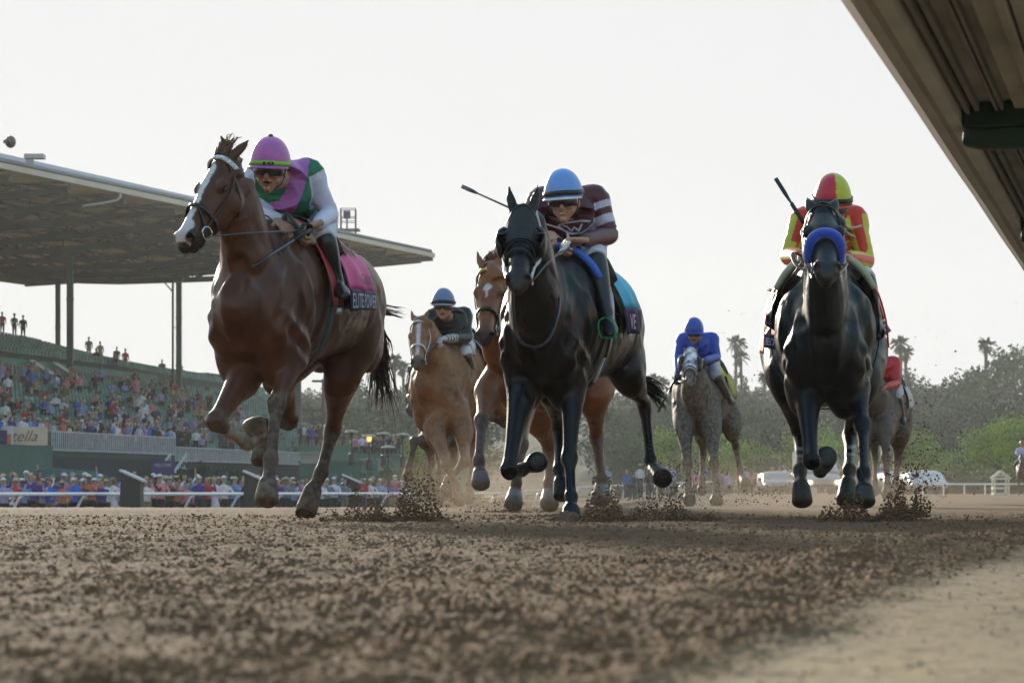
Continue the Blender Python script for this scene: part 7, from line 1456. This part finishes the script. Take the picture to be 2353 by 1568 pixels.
    V = np.vstack(V); Fq = np.vstack(Fc); me = bpy.data.meshes.new('crowd'); me.vertices.add(len(V)); me.vertices.foreach_set('co', V.astype(np.float32).ravel()); me.loops.add(Fq.size); me.loops.foreach_set('vertex_index', Fq.ravel()); me.polygons.add(len(Fq)); me.polygons.foreach_set('loop_start', np.arange(len(Fq), dtype=np.int32) * 4); me.update(calc_edges=True)
    setcol(me, np.vstack(Cc)); me.materials.append(mat('crowd_far', '#000', rough=.8, ns=9, na=.22, attr=True)); o = link('crowd', me); tag(o, 'distant spectators filling the gaps in the grandstand seats', 'crowd', kind='stuff')
build_crowd()
# ------------------------------------------------------------------ dirt thrown up by the hooves
FLY = mat('flying_soil', (.155, .096, .058), rough=.95, ns=25, na=.4, spec=.15)
def spray(name, label, groups, seed):
    rg = random.Random(seed); pts = []
    for g in groups:
        u0, v0, u1, v1, Y, n, r0, r1, mode = g
        for _ in range(int(n * 1.45)):
            if mode == 'heap':      # thickest low down, ragged top
                x = rg.uniform(-.08, 1.08) if rg.random() < .6 else rg.gauss(.5, .2); top = math.exp(-abs((x - .5) / .52) ** 3) * (.55 + .25 * math.sin(x * 7 + seed) + .2 * math.sin(x * 17 + seed * 2)) + .05; y = (rg.random() ** 2.3) * top * rg.uniform(.4, 1.25); u, v = u0 + (u1 - u0) * x, v1 - (v1 - v0) * y
            elif mode == 'plume': x, y = rg.gauss(.5, .22), rg.gauss(.5, .25); u, v = u0 + (u1 - u0) * x, v0 + (v1 - v0) * y
            else: u, v = rg.uniform(u0, u1), v0 + (v1 - v0) * rg.random() ** .7
            r = (r0 + (r1 - r0) * rg.random() ** 3.2) * .74; p = P(u, v, Y + rg.uniform(-.35, .35) * (1 if mode == 'heap' else 2))
            if rg.random() < .25 and mode != 'heap': pts.append((tuple(p + Vector((rg.uniform(-.02, .02), 0, rg.uniform(-.02, .02)))), r * .7))
            if p.z > -.02: pts.append((tuple(p), r))
    scatter(name, pts, label, 'dirt', FLY, seed, 14)
spray('flying_dirt', 'dark dirt thrown up right of the hind hoof of the leading chestnut', [(745, 1105, 885, 1200, 13.3, 1500, .002, .010, 'heap'), (850, 1070, 1020, 1202, 13.3, 3600, .002, .012, 'heap'), (880, 1085, 1060, 1190, 13.8, 420, .002, .008, 'plume'), (740, 1130, 1060, 1205, 13.2, 300, .002, .006, 'u')], 3)
spray('flying_dirt', 'dirt bursting up beside the planted hoof of the hooded black horse', [(1325, 1085, 1465, 1202, 13.2, 3300, .002, .011, 'heap'), (1430, 1110, 1640, 1197, 13.5, 2600, .002, .010, 'heap'), (1380, 1030, 1640, 1180, 14.4, 380, .002, .008, 'plume'), (1120, 1130, 1245, 1198, 13.9, 500, .002, .007, 'heap')], 5)
spray('flying_dirt', 'dirt burst under the hooves of the horse with blue noseband', [(1895, 1105, 2090, 1202, 13.3, 3600, .002, .011, 'heap'), (2035, 1070, 2130, 1185, 13.9, 1800, .002, .011, 'heap'), (2020, 1020, 2160, 1180, 14.4, 520, .002, .011, 'plume')], 7)
spray('flying_dirt', 'clods and specks of dirt scattered in the air at the right', [(2040, 880, 2200, 1160, 14.5, 330, .002, .011, 'plume'), (2060, 850, 2350, 1140, 15, 130, .002, .009, 'u'), (1690, 870, 1800, 1130, 16, 150, .002, .008, 'plume'), (2070, 600, 2340, 900, 15, 30, .002, .005, 'u')], 9)
spray('flying_dirt', 'specks of dirt flying between the black horses', [(1390, 960, 1560, 1130, 15, 160, .002, .008, 'u'), (1470, 650, 1740, 950, 16, 50, .0015, .005, 'u'), (1480, 1020, 1720, 1150, 17, 260, .002, .010, 'plume'), (1540, 1105, 1840, 1160, 18, 420, .002, .009, 'u')], 11)
spray('flying_dirt', 'dirt flying around the legs of the white bridled chestnut', [(925, 1040, 1030, 1160, 20, 420, .003, .012, 'plume'), (1080, 1090, 1240, 1175, 15.8, 520, .002, .008, 'heap'), (1000, 820, 1110, 1000, 20.5, 50, .003, .007, 'u')], 13)
def mound():
    s = S(); c = P(1300, 1200, 13.15); n, m = 26, 40; vs = []; rg = np.random.RandomState(2)
    for i in range(n + 1):
        for j in range(m + 1):
            x, y = -1 + 2 * j / m, -1 + 2 * i / n; q = max(0, 1 - x * x - y * y); h = .062 * q ** .8 * (.75 + .5 * vnoise(np.array([x]), np.array([y]), 3, 4)[0]) + (vnoise(np.array([x]), np.array([y]), 14, 6)[0] - .5) * .018 * (q > 0) - .012; vs.append((c.x + x * .155, c.y + y * .14, h))
    s.add(vs, [(i * (m + 1) + j, i * (m + 1) + j + 1, (i + 1) * (m + 1) + j + 1, (i + 1) * (m + 1) + j) for i in range(n) for j in range(m)]); o = obj('dirt_mound', s, FLY, smooth=True); tag(o, 'low mound of loose dirt pushed up around the planted hoof', 'dirt', kind='stuff')
mound()
def puff(label, c, r, dens, col):
    m = bpy.data.materials.new('dust'); m.use_nodes = True; n = m.node_tree.nodes; n.clear(); L = m.node_tree.links
    o = n.new('ShaderNodeOutputMaterial'); v = n.new('ShaderNodeVolumePrincipled'); v.inputs['Color'].default_value = (*col, 1); v.inputs['Anisotropy'].default_value = .2
    tc = n.new('ShaderNodeTexCoord'); g = n.new('ShaderNodeTexGradient'); g.gradient_type = 'SPHERICAL'; nz = n.new('ShaderNodeTexNoise'); nz.inputs['Scale'].default_value = 2.2; nz.inputs['Detail'].default_value = 3
    L.new(tc.outputs['Object'], g.inputs[0]); L.new(tc.outputs['Object'], nz.inputs['Vector']); a = n.new('ShaderNodeMath'); a.operation = 'MULTIPLY'; L.new(g.outputs['Fac'], a.inputs[0]); L.new(nz.outputs[0], a.inputs[1])
    b = n.new('ShaderNodeMath'); b.operation = 'MULTIPLY'; b.inputs[1].default_value = dens * 2; L.new(a.outputs[0], b.inputs[0]); L.new(b.outputs[0], v.inputs['Density']); L.new(v.outputs[0], o.inputs['Volume'])
    s = S(); s.ell((0, 0, 0), (1, 1, 1), n=12); ob = obj('dust_cloud', s, m, smooth=True); ob.location = c; ob.scale = r; tag(ob, label, 'dust', kind='stuff')
puff('brown dust drifting round the legs behind the hooded black horse', P(1165, 1130, 18.6), (1.1, 2.2, .38), .28, (.62, .48, .34))
puff('brown dust hanging low over the track at centre right', P(1760, 1150, 20), (2.6, 4, .42), .12, (.62, .50, .38))
# ------------------------------------------------------------------ the hazy evening air
def haze():
    s = S(); s.box((0, 330, 28), (1300, 780, 62)); m = bpy.data.materials.new('haze'); m.use_nodes = True; n = m.node_tree.nodes; n.clear()
    o = n.new('ShaderNodeOutputMaterial'); v = n.new('ShaderNodeVolumePrincipled'); v.inputs['Color'].default_value = (.88, .90, .89, 1); v.inputs['Density'].default_value = HAZE_D; v.inputs['Anisotropy'].default_value = .35
    m.node_tree.links.new(v.outputs[0], o.inputs['Volume']); h = obj('haze', s, m); tag(h, kind='stuff')
HAZE_D = .00034
haze()
